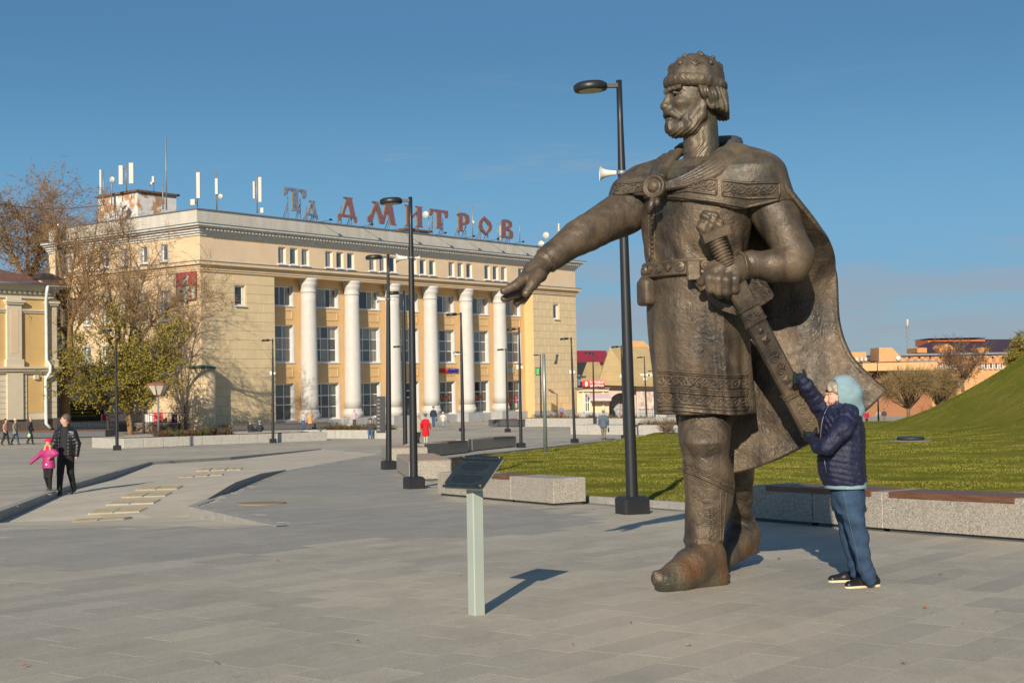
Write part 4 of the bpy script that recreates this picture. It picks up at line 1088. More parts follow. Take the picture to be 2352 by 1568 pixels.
# --- cloak
NR, NC = 90, 70
outer = crv([P(1728, 372, 11.02), P(1788, 410, 10.95), P(1842, 472, 10.98), P(1882, 522, 11.12), P(1907, 555, 11.38), P(1920, 620, 11.64), P(1926, 735, 11.60), P(1952, 812, 11.52), P(1996, 862, 11.46), P(2036, 896, 11.42)], NR)
inner = crv([P(1560, 372, 11.8), P(1570, 440, 11.75), P(1585, 540, 11.7), P(1600, 680, 11.68), P(1600, 800, 11.68), P(1570, 900, 11.75), P(1552, 950, 11.85), P(1575, 1015, 11.85), P(1625, 1065, 11.8), P(1672, 1088, 11.70)], NR)
bott = crv([P(1672, 1088, 11.70), P(1740, 1072, 11.56), P(1830, 1032, 11.44), P(1925, 985, 11.40), P(1995, 938, 11.40), P(2036, 896, 11.42)], NC)
topc = crv([P(1560, 372, 11.8), P(1610, 352, 11.95), P(1680, 345, 11.7), P(1728, 372, 11.02)], NC)
V_ = []
for i in range(NR):
    s_ = i / (NR - 1)
    for j in range(NC):
        t_ = j / (NC - 1)
        p = (inner[i] * (1 - t_) + outer[i] * t_) + (topc[j] * (1 - s_) + bott[j] * s_) - (inner[0] * (1 - t_) * (1 - s_) + outer[0] * t_ * (1 - s_) + inner[-1] * (1 - t_) * s_ + outer[-1] * t_ * s_)
        bl_ = math.sin(math.pi * t_) * math.sin(math.pi * min(1, s_ * 1.05) * .5 + .3)
        p += Vector((.62, .78, 0)) * (.06 * bl_ * math.sin(math.pi * min(1, s_ * 1.2 + .1)) )
        fold = .035 * math.sin(9 * t_ + 2.2 * s_ + .6) * math.sin(math.pi * t_) ** .5 * min(1, s_ * 2) + .014 * math.sin(23 * t_ - 5 * s_) * s_
        p += Vector((-.3, -.95, 0)) * fold
        V_.append(p)
fs = [(i * NC + j, i * NC + j + 1, (i + 1) * NC + j + 1, (i + 1) * NC + j) for i in range(NR - 1) for j in range(NC - 1)]
mb = MB(); mb.add(V_, fs, True); me = mb.mesh('cloak', MAT_BRONZE_R)
cloak = sadd(me, 'cloak')
so = cloak.modifiers.new('thickness', 'SOLIDIFY'); so.thickness = .045; so.offset = 0
# --- belt
def ring_at(rows, z, grow):
    rows = sorted(rows); f = lambda i: float(np.interp(z, [r[0] for r in rows], [r[i] for r in rows]))
    return f(1), f(2), f(3) + grow, f(4) + grow
def wrap(rows, th, z, grow):
    cx, cy, a, b = ring_at(rows, z, grow); u, v_ = a * math.cos(th), b * math.sin(th)
    return Vector((cx + u * math.cos(ANG_L) - v_ * math.sin(ANG_L), cy + u * math.sin(ANG_L) + v_ * math.cos(ANG_L), z))
zt, zbm = P(1600, 602, DB).z, P(1600, 638, DB).z
mb = MB(); n = 96
prof = [(zbm, .0), (zbm, .035), (zbm + .018, .045), (zbm + .03, .032), (zt - .03, .032), (zt - .018, .045), (zt, .035), (zt, .0)]
vs = [wrap(trow, 2 * math.pi * k / n, z, g) for z, g in prof for k in range(n)]
mb.add(vs, [(i * n + k, i * n + (k + 1) % n, (i + 1) * n + (k + 1) % n, (i + 1) * n + k) for i in range(len(prof) - 1) for k in range(n)], True)
belt = sadd(mb.mesh('belt', MAT_BRONZE), 'belt')
zm = (zt + zbm) / 2
for k in range(26):                      # belt plaques
    th = 2 * math.pi * k / 26 + .05; p = wrap(trow, th, zm, .036); q = wrap(trow, th, zm, .06); nrm = (q - p).normalized()
    mb = MB(); mb.lathe([(.045 if k % 2 else .036, -.006), (.042 if k % 2 else .034, .012), (.026, .018), (.024, .010), (.010, .018)], 4 if k % 2 == 0 else 12, smooth=False)
    mb.xform(Matrix.Translation(p) @ nrm.to_track_quat('Z', 'Y').to_matrix().to_4x4()); sadd(mb.mesh('belt_plaque', MAT_BRONZE), 'belt_plaque', belt)
def box_between(a, b, wdir, w_, th, mat=None):
    """bar from a to b with width along wdir"""
    a, b = Vector(a), Vector(b); A = (b - a).normalized(); W = (wdir - A * wdir.dot(A)).normalized(); T = A.cross(W)
    mb = MB(); vs = []
    for p in (a, b):
        for (su, sv) in ((-1, -.55), (-.8, -1), (.8, -1), (1, -.55), (1, .55), (.8, 1), (-.8, 1), (-1, .55)): vs.append(p + W * su * w_ + T * sv * th)
    mb.add(vs, [(i, (i + 1) % 8, 8 + (i + 1) % 8, 8 + i) for i in range(8)] + [tuple(reversed(range(8))), tuple(range(8, 16))]); return mb
CW = Vector((1, 0, .55))
# buckle keeper, pouch
kp = box_between(P(1592, 600, 10.92), P(1594, 642, 10.92), Vector((1, 0, 0)), .055, .03); sadd(kp.mesh('belt_keeper', MAT_BRONZE), 'belt_keeper', belt)
vol = Vol(*around([P(1478, 672, 11.35)], .3), .012); vol.box(P(1484, 672, 11.40), (.055, .10, .11), Matrix.Rotation(.3, 3, 'Z'), .035); vol.cone(P(1484, 648, 11.40), P(1484, 652, 11.38), .06, .06, .03); sadd(vol, 'pouch', belt)
# --- clasp on the chest
p = P(1505, 430, 11.06); nrm = (FV * .85 + Vector((.1, -.5, .1))).normalized(); Q = Matrix.Translation(p) @ nrm.to_track_quat('Z', 'Y').to_matrix().to_4x4()
mb = MB(); mb.lathe([(.10, -.08), (.10, .03), (.092, .045), (.075, .045), (.07, .03), (.05, .03), (.045, .05), (.02, .065), (.003, .066)], 28); mb.xform(Q); sadd(mb.mesh('clasp', MAT_BRONZE), 'clasp', mantle)
mb = MB()
for (x0, y0, x1, y1) in ((1500, 455, 1490, 492), (1510, 456, 1508, 476)):
    mb.tube([P(x0, y0, 11.0), P((x0 + x1) / 2, (y0 + y1) / 2, 10.99), P(x1, y1, 11.02)], [.02, .03, .012], 8)
sadd(mb.mesh('clasp_tassel', MAT_BRONZE), 'clasp_tassel', mantle)
# --- sword in its scabbard
s0, s1 = P(1668, 600, 10.750), P(1868, 992, 11.04); AX = (s1 - s0).normalized()
WD = (Vector((1, 0, .50)) - AX * Vector((1, 0, .50)).dot(AX)).normalized(); TD = AX.cross(WD)
sword = box_between(P(1690, 655, 10.770), s1, WD, .085, .045); scab = sadd(sword.mesh('scabbard', MAT_BRONZE), 'scabbard')
gp0, gp1 = P(1638, 540, 10.770), P(1672, 610, 10.760)
mb = MB(); pts_, rad_ = [], []
for k in range(41): f = k / 40; pts_.append(gp0.lerp(gp1, f)); rad_.append(.058 + .012 * (1 if k % 4 < 2 else -.4))
mb.tube(pts_, rad_, 18); sadd(mb.mesh('grip', MAT_BRONZE), 'grip', scab)
mb = box_between(P(1612, 548, 10.770), P(1673, 524, 10.770), AX, .042, .075); sadd(mb.mesh('pommel_bar', MAT_BRONZE), 'pommel_bar', scab)
vol = Vol(*around([P(1628, 515, 10.770)], .22), .008)
for (x, y, r_) in ((1618, 528, .055), (1630, 508, .075), (1648, 516, .055), (1612, 520, .04), (1622, 498, .05), (1640, 498, .045), (1655, 524, .035)): vol.ell(P(x, y, 10.760), (r_, .055, r_), .012)
vol.field(lambda X, Y, Z: .007 * np.sin(85 * X + 30 * Z) * np.sin(75 * Z - 20 * X)); sadd(vol, 'pommel', scab)
def scab_pt(f, w_=0, h=0): p = P(1690, 655, 10.770).lerp(s1, f); return p + WD * w_ - TD * h * (1 if TD.y < 0 else -1) * -1
SGN = -1 if TD.y > 0 else 1
def spt(f, w_, h): return P(1690, 655, 10.770).lerp(s1, f) + WD * w_ + TD * SGN * h
for f0, f1, g in ((.135, .15, .012), (.15, .235, .006), (.235, .25, .012), (.715, .735, .012), (.735, .985, .006), (.985, 1.006, .012)):
    mb = box_between(spt(f0, 0, 0), spt(f1, 0, 0), WD, .085 + g, .045 + g); sadd(mb.mesh('scabbard_band', MAT_BRONZE), 'scabbard_band', scab)
def spiral(c, u, v_, r0, turns, n=22, hand=1, r1=.15):
    return [c + u * (r0 * (1 - (1 - r1) * k / (n - 1)) * math.cos(hand * turns * 2 * math.pi * k / (n - 1))) + v_ * (r0 * (1 - (1 - r1) * k / (n - 1)) * math.sin(hand * turns * 2 * math.pi * k / (n - 1))) for k in range(n)]
mb = MB()
for f, sd in ((.19, -1), (.19, 1)): mb.tube(spiral(spt(f, .042 * sd, .055), WD, AX, .030, 1.3, hand=sd), .006, 5)
for f, sd in ((.45, 1), (.49, -1), (.53, 1), (.57, -1), (.78, 1), (.84, -1), (.90, 1), (.95, -1)): mb.tube(spiral(spt(f, .012 * sd, .050), WD, AX, .036, 1.25, hand=sd), .007, 5)
for f in (.72, .74, .24, .145):
    for k in range(9): c = spt(f, -.075 + k * .019, .058); mb.lathe([(.008, -.006), (.008, .004), (.002, .008)], 6); mb.v[-18:] = [tuple(Vector(v) + c) for v in mb.v[-18:]]
tag(sadd(mb.mesh('scabbard_scrolls', MAT_BRONZE), 'scabbard_scrolls', scab), kind='stuff')
for f in (.30, .36, .63, .68):
    mb = MB(); r_ = .04 if f in (.36, .63) else .022; mb.lathe([(r_, -.01), (r_, .008), (r_ * .6, .014), (r_ * .55, .006), (r_ * .2, .012)], 4 if r_ > .03 else 10, smooth=False)
    mb.xform(Matrix.Translation(spt(f, 0, .045)) @ (TD * SGN).to_track_quat('Z', 'Y').to_matrix().to_4x4()); sadd(mb.mesh('scabbard_boss', MAT_BRONZE), 'scabbard_boss', scab)
# sling strap from belt to scabbard
st = crv([P(1594, 640, 10.95), P(1618, 672, 11.010), P(1650, 700, 10.930), P(1690, 714, 10.850), P(1712, 722, 10.790)], 14)
for a, b in ((0, 13),):
    mb = MB(); W_ = Vector((0, 0, 1)); vs = []
    for p in st: vs += [p + W_ * .032 - Vector((0, .012, 0)), p - W_ * .032 - Vector((0, .012, 0)), p - W_ * .032 + Vector((0, .012, 0)), p + W_ * .032 + Vector((0, .012, 0))]
    mb.add(vs, [(i * 4 + k, i * 4 + (k + 1) % 4, (i + 1) * 4 + (k + 1) % 4, (i + 1) * 4 + k) for i in range(13) for k in range(4)], False); sadd(mb.mesh('sword_strap', MAT_BRONZE), 'sword_strap', belt)

# --- raised scrollwork on the borders: laid out over the sculpted surface
def bvh_of(o):
    me = o.data; return BVHTree.FromPolygons([v.co + SLOC for v in me.vertices], [tuple(p.vertices) for p in me.polygons])
class Relief:
    def __init__(s, o): s.b = bvh_of(o); s.mb = MB(); s.parent = o
    def hit(s, px, py, lift):
        h = s.b.ray_cast(CAM_LOC, ray(px, py).normalized())
        return None if h[0] is None else h[0] + h[1] * lift
    def line(s, pts, r_=.009, n=5, lift=.002):
        run = []
        for px, py in pts:
            h = s.hit(px, py, lift)
            if h is None or (run and (h - run[-1]).length > .12):
                if len(run) > 1: s.mb.tube(run, r_, n)
                run = [] if h is None else [h]
            else: run.append(h)
        if len(run) > 1: s.mb.tube(run, r_, n)
    def scroll(s, path, hgt, step, r_=.008):
        """running vine with alternating volutes along a pixel path"""
        L = [0]
        for a, b in zip(path[:-1], path[1:]): L.append(L[-1] + math.hypot(b[0] - a[0], b[1] - a[1]))
        at_ = lambda t_: (float(np.interp(t_, L, [p[0] for p in path])), float(np.interp(t_, L, [p[1] for p in path])))
        n = int(L[-1] / step); vine = []
        for k in range(n * 8 + 1):
            t_ = L[-1] * k / (n * 8); x, y = at_(t_); vine.append((x, y + math.sin(t_ / step * math.pi) * hgt * .30))
        s.line(vine, r_)
        for k in range(n):
            t_ = (k + .5) * step; x, y = at_(t_); sg = 1 if k % 2 else -1; r0 = hgt * .40
            s.line([(x + r0 * (1 - .85 * m / 20) * math.cos(sg * (m / 20 * 8.2 + 1.2)), y - sg * hgt * .05 + r0 * (1 - .85 * m / 20) * math.sin(sg * (m / 20 * 8.2 + 1.2))) for m in range(21)], r_ * .9)
            x2, y2 = at_(t_ + step * .5); s.line([(x2 - 3, y2 + sg * hgt * .1), (x2, y2 + sg * hgt * .32), (x2 + 5, y2 + sg * hgt * .40)], r_ * .8)
    def done(s, name): return sadd(s.mb.mesh(name, MAT_BRONZE), name, s.parent) if s.mb.v else None
def off(path, dy): return [(x, y + dy) for x, y in path]
def dense(path, n=60):
    L = [0]
    for a, b in zip(path[:-1], path[1:]): L.append(L[-1] + math.hypot(b[0] - a[0], b[1] - a[1]))
    return [(float(np.interp(L[-1] * k / n, L, [p[0] for p in path])), float(np.interp(L[-1] * k / n, L, [p[1] for p in path]))) for k in range(n + 1)]
rl = Relief(tunic)
hem = [(1512, 852), (1530, 851), (1560, 853), (1620, 858), (1680, 862), (1716, 860)]
for dy, r_ in ((0, .013), (5, .008), (37, .012), (42, .009), (47, .012), (79, .012), (84, .008), (88, .014)): rl.line(dense(off(hem, dy), 90), r_)
rl.scroll(dense(off(hem, 21)), 30, 17); rl.scroll(dense(off(hem, 63)), 30, 17)
for x in range(1512, 1718, 5): rl.line([(x, float(np.interp(x, [p[0] for p in hem], [p[1] for p in hem])) + 42 + dy) for dy in (-2, 2)], .012)
for dx in (-9, 9): rl.line([(1497 + dx * .7 + (y - 470) * .012, y) for y in range(470, 600, 4)], .009)
for y in range(478, 596, 11): rl.line([(1492, y), (1497, y + 5), (1503, y)], .008)
tag(rl.done('hem_relief'), kind='stuff')
rl = Relief(mantle)
mp_ = [(1412, 432), (1450, 430), (1485, 425)]
for dy in (-10, 12): rl.line(dense(off(mp_, dy), 30), .010)
rl.scroll(dense(mp_), 20, 14, .007)
mp2 = [(1524, 428), (1580, 421), (1645, 430)]
mp3 = [(1660, 432), (1715, 438), (1790, 436)]
for mq in (mp2, mp3):
    for dy in (-17, 17): rl.line(dense(off(mq, dy), 40), .011)
    for e in (0, -1): rl.line([(mq[e][0], mq[e][1] + dy) for dy in (-17, -6, 6, 17)], .011)
    rl.scroll(dense(mq), 26, 17, .008)
rl.line(dense([(1410, 445), (1480, 446), (1560, 452), (1640, 462), (1712, 476), (1790, 458)], 60), .014)
tag(rl.done('border_relief'), kind='stuff')
rl = Relief(fleg)
bt = [(1572, 1068), (1600, 1077), (1640, 1096), (1682, 1118)]
for dy in (-11, -7, 10, 14): rl.line(dense(off(bt, dy), 40), .009)
rl.scroll(dense(off(bt, 1)), 15, 12, .007)
rl.scroll([(1592, 1130), (1625, 1150)], 22, 13, .008); rl.scroll([(1633, 1165), (1638, 1205), (1630, 1240)], 16, 13, .008)
rl.line([(1655, y) for y in range(1130, 1245, 6)], .007); rl.line([(1668 - (y - 1130) * .08, y) for y in range(1130, 1245, 6)], .006)
tag(rl.done('boot_relief'), kind='stuff')
rl = Relief(rleg); rl.done('x') if False else None
# ================================================================== PEOPLE
def cloth(name, c, rough=.8, var=.15, scale=14, bump=.25, bs=60): return simple(name, c, rough, 0, var, scale, bump, bs, .3)
MAT_SKIN = simple('skin', (.52, .30, .215), .55, var=.08, scale=9); MAT_EYE = simple('eye_dark', (.02, .015, .012), .3)
MAT_BLACKSHOE = simple('black_leather', (.012, .012, .013), .35, var=.2); MAT_SOLE = simple('cream_sole', (.62, .50, .30), .7)
def place_world(me, root): me.transform(root.matrix_world_inv if False else Matrix.Translation(-Vector(root.location)))
# ---------------- the woman hugging the sword
wg = zg(3.0, 10.9); WL = G(1962, 1345)
woman = thing('person', 'woman in navy quilted jacket and pale blue hood hugging the sword tip', 'person', WL)
WD_ = 10.90
def wp(px, py, d=WD_): return P(px, py, d)
def wadd(vol, name, mat, parent=None):
    me = vol.mesh(name, mat); me.transform(Matrix.Translation(-WL)); return link(name, me, parent or woman)
m_navy = NT('navy_quilted_nylon'); nz_ = m_navy.noise(25, 4, .6); m_navy.base(m_navy.mix(m_navy.rng(nz_, .3, .7), (.006, .009, .030), (.014, .019, .058))); m_navy.set(rough=.44, spec=.5); m_navy.bump(m_navy.noise(24, 6, .7, None, None, 1.0), .7, .02); MAT_NAVY = m_navy.m
t = NT('blue_denim'); z_ = t.noise(7, 5, .6); f_ = t.noise(300, 2, .5); t.base(t.mix(t.rng(f_, .4, .6, 0, .35), t.mix(t.rng(z_, .35, .7), (.010, .027, .062), (.028, .062, .12)), (.10, .15, .22))); t.set(rough=.85, spec=.2); t.bump(t.noise(20, 4, .6), .3, .02); MAT_DENIM = t.m
MAT_HOOD = cloth('pale_blue_fleece', (.20, .305, .345)); MAT_GLOVE = cloth('dark_teal_glove', (.008, .015, .019)); MAT_GREYHAIR = simple('grey_blond_hair', (.30, .25, .19), .5, var=.35, scale=40, bump=.4, bscale=90)
# body: head, neck, core (continuous skin)
HF2 = Vector((-.97, -.16, -.04)).normalized(); HL2 = Vector((0, 0, 1)).cross(HF2).normalized(); HU2 = HF2.cross(HL2)
HO2 = wp(1925, 912); HM2 = Matrix.Translation(HO2) @ Matrix((HF2, HL2, HU2)).transposed().to_4x4()
v = Vol((-.14, -.11, -.20), (.16, .11, .16), .0042)
v.ell((-.01, 0, .03), (.092, .075, .105), .01); v.ell((.04, 0, -.035), (.062, .060, .085), .02); v.ell((.068, 0, -.095), (.028, .03, .024), .02)
v.cone((-.02, 0, -.06), (-.03, 0, -.19), .052, .056, .02)
v.chain([(.092, 0, .018), (.110, 0, -.022), (.098, 0, -.032)], [.010, .015, .010], .012)
for s_ in (-1, 1):
    v.ell((.094, s_ * .032, .016), (.018, .020, .011), .008, 'sub'); v.ell((.078, s_ * .032, .014), (.014, .014, .012), .002)
    v.ell((.072, s_ * .046, -.028), (.028, .022, .022), .02); v.cone((.096, s_ * .012, .034), (.080, s_ * .05, .036), .009, .006, .012); v.ell((-.012, s_ * .075, 0), (.018, .009, .028), .006)
v.ell((.096, 0, -.062), (.016, .028, .004), .004, 'sub'); v.chain([(.096, -.022, -.055), (.100, 0, -.052), (.096, .022, -.055)], [.006, .008, .006], .006); v.ell((.093, 0, -.070), (.012, .022, .007), .005)
me = v.mesh('body', MAT_SKIN); me.transform(Matrix.Translation(-WL) @ HM2)
bodyw = link('body', me, woman)
# hood: thick fleece shell round the head, open to the face
v = Vol((-.20, -.17, -.22), (.14, .17, .20), .0055)
v.ell((-.045, 0, .035), (.140, .120, .142), .01); v.cone((-.085, 0, .02), (-.12, 0, -.10), .10, .09, .05); v.cone((-.05, 0, -.05), (-.06, 0, -.16), .10, .11, .05)
v.ell((.005, 0, .015), (.112, .092, .118), .01, 'sub'); v.cone((-.02, 0, -.02), (.02, 0, -.2), .075, .075, .02, 'sub')
v.plane((.048, 0, 0), (1, 0, .12), .012)
v.field(lambda X, Y, Z: .004 * np.sin(38 * Z + 16 * X) * np.clip((-X - .02) / .08, 0, 1))
me = v.mesh('hood', MAT_HOOD); me.transform(Matrix.Translation(-WL) @ HM2); link('hood', me, woman)
v = Vol((-.08, -.12, -.05), (.14, .12, .16), .0045)
v.ell((.018, 0, .056), (.084, .084, .078), .01); v.ell((.075, 0, -.025), (.09, .090, .088), .012, 'sub'); v.plane((0, 0, .02), (-.5, 0, -1), .01)
v.field(lambda X, Y, Z: .004 * np.sin(85 * Y + 40 * Z + 2 * np.sin(40 * X)))
me = v.mesh('hair', MAT_GREYHAIR); me.transform(Matrix.Translation(-WL) @ HM2); link('hair', me, woman)
# jacket
jr = []
for py, l, r_, ra in [(935, 1892, 1955, 1.15), (955, 1885, 1975, 1.2), (985, 1884, 1984, 1.2), (1020, 1886, 1985, 1.18), (1050, 1878, 1984, 1.15), (1080, 1880, 1986, 1.12), (1100, 1886, 1988, 1.12), (1112, 1892, 1988, 1.12)]:
    c = wp((l + r_) / 2, py); hw = (r_ - l) / 2 / FPX * WD_; jr.append((c.z, c.x, c.y, hw, hw * ra))
JL = [wp(1948, 952, 10.70), wp(1925, 985, 10.62), wp(1888, 1022, 10.60), wp(1872, 1018, 10.58), wp(1866, 1008, 10.56)]
JLa = [wp(1950, 955, 10.70), wp(1932, 995, 10.58), wp(1884, 1027, 10.52)]; JLb = [wp(1884, 1027, 10.52), wp(1866, 1012, 10.52), wp(1872, 1000, 10.52)]
v = Vol(*around([wp(1820, 850, 10.3), wp(2010, 1130, 11.3)], .08), .0062)
def quilt(u, v_, Z): return -.0048 * np.abs(np.sin((Z + .12 * u * .3) * math.pi / .046)) + .003 * np.sin(9 * np.arctan2(v_, u))
v.vloft(jr, 0, .0, disp=quilt)
v.ell(wp(1920, 962), (.12, .21, .075), .05)
v.chain([wp(1950, 950, 10.76), wp(1936, 985, 10.64), wp(1900, 1026, 10.66)], [.078, .072, .062], .03)        # near upper arm
v.chain([wp(1900, 1026, 10.66), wp(1880, 1026, 10.74), wp(1866, 1010, 10.90)], [.062, .054, .042], .02)       # near forearm
v.chain([wp(1898, 962, 11.02), wp(1878, 925, 10.92), wp(1852, 885, 10.82), wp(1846, 876, 10.80)], [.068, .062, .048, .042], .03)   # far arm raised
def arm_quilt(X, Y, Z):
    a = np.array(wp(1950, 950, 10.76)); b = np.array(wp(1866, 1010, 10.90)); ab = b - a; t_ = ((X - a[0]) * ab[0] + (Y - a[1]) * ab[1] + (Z - a[2]) * ab[2]) / (ab @ ab)
    tc_ = np.clip(t_, 0, 1); near = (np.sqrt((X - a[0] - tc_ * ab[0]) ** 2 + (Y - a[1] - tc_ * ab[1]) ** 2 + (Z - a[2] - tc_ * ab[2]) ** 2) < .13) * (Y < 10.80)
    c = np.array(wp(1898, 962, 11.02)); d = np.array(wp(1846, 876, 10.80)); cd = d - c; t2 = ((X - c[0]) * cd[0] + (Y - c[1]) * cd[1] + (Z - c[2]) * cd[2]) / (cd @ cd); up = np.clip((t2 - .15) / .1, 0, 1)
    return -.009 * near * np.abs(np.sin(t_ * 8 * math.pi)) * (t_ > -.1) - .006 * up * np.abs(np.sin(t2 * 6 * math.pi))
v.field(arm_quilt)
jack = wadd(v, 'jacket', MAT_NAVY)
mb = MB(); mb.tube(crv([wp(1910, 925, 10.80), wp(1898, 940, 10.82), wp(1888, 970, 10.80), wp(1884, 1010, 10.79)], 10), .004, 5)
# collar and pocket zip
mb.tube([wp(1893, 1052, 10.755), wp(1898, 1086, 10.757)], .004, 5)
me = mb.mesh('zip', simple('zip_metal', (.12, .13, .16), .4, .5)); me.transform(Matrix.Translation(-WL)); link('zip', me, jack)
v = Vol(*around([wp(1930, 940)], .22), .006); v.vloft([(wp(1930, 920).z, wp(1930, 920).x, wp(1930, 920).y, .098, .095), (wp(1928, 948).z, wp(1928, 948).x, wp(1928, 948).y, .115, .12)], 0, 0); wadd(v, 'collar', MAT_NAVY, jack)
# hoodie hem below the jacket
c = wp(1942, 1112); v = Vol(*around([c], .25), .007); hw = 48 / FPX * WD_
v.vloft([(wp(1942, 1120).z, c.x, c.y, hw, hw * 1.1), (wp(1942, 1104).z, c.x - .005, c.y, hw * 1.02, hw * 1.12)], 0, 0); wadd(v, 'hoodie_hem', MAT_HOOD)
# jeans
v = Vol(*around([wp(1880, 1090, 10.7), wp(2040, 1345, 11.15)], .08), .0065)
hip = wp(1944, 1122)
v.vloft([(wp(1944, 1108).z, hip.x, hip.y, .132, .15), (wp(1948, 1150).z, wp(1948, 1150).x, hip.y, .136, .155), (wp(1952, 1172).z, wp(1952, 1172).x, hip.y, .13, .15)], 0, .0)
v.chain([wp(1952, 1150, 10.80), wp(1972, 1235, 10.80), wp(1988, 1305, 10.78), wp(1996, 1326, 10.77)], [.100, .070, .060, .060], .04)
v.chain([wp(1938, 1150, 11.0), wp(1952, 1235, 11.02), wp(1966, 1300, 11.05), wp(1968, 1316, 11.05)], [.098, .068, .056, .056], .03)
v.field(lambda X, Y, Z: .0065 * np.sin(34 * Z + 22 * X + 2 * np.sin(20 * Y)) * np.sin(13 * Z - 15 * X + 1) + .004 * np.sin(70 * Z - 40 * X) * np.clip((.25 - Z) / .2, 0, 1))
jeans = wadd(v, 'jeans', MAT_DENIM)
mb = MB(); mb.tube([wp(1938, 1130, 10.655), wp(1948, 1190, 10.70), wp(1966, 1260, 10.735), wp(1976, 1318, 10.72)], .002, 5); me = mb.mesh('seam', simple('pale_stitch', (.10, .14, .19), .8)); me.transform(Matrix.Translation(-WL)); link('seam', me, jeans)
# shoes
def shoe(toe, heel, gz_, name='shoe'):
    toe, heel = Vector(toe), Vector(heel); a = (toe - heel).normalized(); v = Vol(*around([toe, heel], .13), .0055)
    v.cone(heel + Vector((0, 0, .045)), heel.lerp(toe, .45) + Vector((0, 0, .045)), .046, .044, .02); v.cone(heel.lerp(toe, .45) + Vector((0, 0, .035)), toe - a * .035 + Vector((0, 0, .026)), .046, .036, .02)
    v.cone(heel + a * .03 + Vector((0, 0, .06)), heel + a * .03 + Vector((0, 0, .09)), .045, .044, .03); v.plane((0, heel.y, gz_ + .022), (0, 0, -1), .004)
    o = wadd(v, name, MAT_BLACKSHOE)
    v = Vol(*around([toe, heel], .13), .006); v.cone(heel + Vector((0, 0, .01)), heel.lerp(toe, .5) + Vector((0, 0, .01)), .047, .050, .0); v.cone(heel.lerp(toe, .5) + Vector((0, 0, .01)), toe - a * .04 + Vector((0, 0, .01)), .050, .042, .0)
    v.plane((0, 0, gz_ + .026), (0, 0, 1), .003); v.plane((0, 0, gz_), (0, 0, -1), .003); wadd(v, 'sole', MAT_SOLE, o)
    mb = MB()
    for k in range(4): c = heel.lerp(toe, .45 + .09 * k) + Vector((0, 0, .082 - .010 * k)); s_ = Vector((-a.y, a.x, 0)); mb.tube([c - s_ * .025, c + Vector((0, 0, .008)), c + s_ * .025], .0045, 5)
    me = mb.mesh('laces', MAT_BLACKSHOE); me.transform(Matrix.Translation(-WL)); link('laces', me, o)
hA = G(2009, 1347); tA = G(1942, 1352); shoe(tA + Vector((0, 0, 0)), hA, zg(hA.x, hA.y))
hB = G(1972, 1335); tB = G(1903, 1338); shoe(tB, hB, zg(hB.x, hB.y))
# gloves gripping the scabbard
def glove(base, knk, tips, thumb):
    v = Vol(*around([base, knk] + [q for tt in tips for q in tt] + thumb, .06), .0042); v.cone(base, knk, .036, .038, .02)
    for tt in tips: v.chain(tt, [.0115, .0105, .009][:len(tt)] if len(tt) <= 3 else [.0115] * len(tt), .008)
    v.chain(thumb, [.016, .013, .011], .012); return wadd(v, 'glove', MAT_GLOVE)
b0, k0 = wp(1848, 880, 10.82), wp(1837, 867, 10.82)
glove(b0, k0, [[k0 + Vector((.004 * i, .0, .018 - .020 * i)), wp(1829 - i * 1.5, 860 + i * 6, 10.79), wp(1824 - i, 855 + i * 7, 10.80)] for i in range(4)], [wp(1842, 874, 10.80), wp(1848, 860, 10.79), wp(1846, 850, 10.80)])
b1, k1 = wp(1867, 1009, 10.90), wp(1859, 1001, 10.93)
glove(b1, k1, [[k1 + Vector((0, .0, .020 - .016 * i)), wp(1851, 996 + i * 5, 10.94), wp(1847, 990 + i * 5, 10.97)] for i in range(4)], [wp(1866, 1000, 10.92), wp(1873, 991, 10.92), wp(1875, 983, 10.94)])

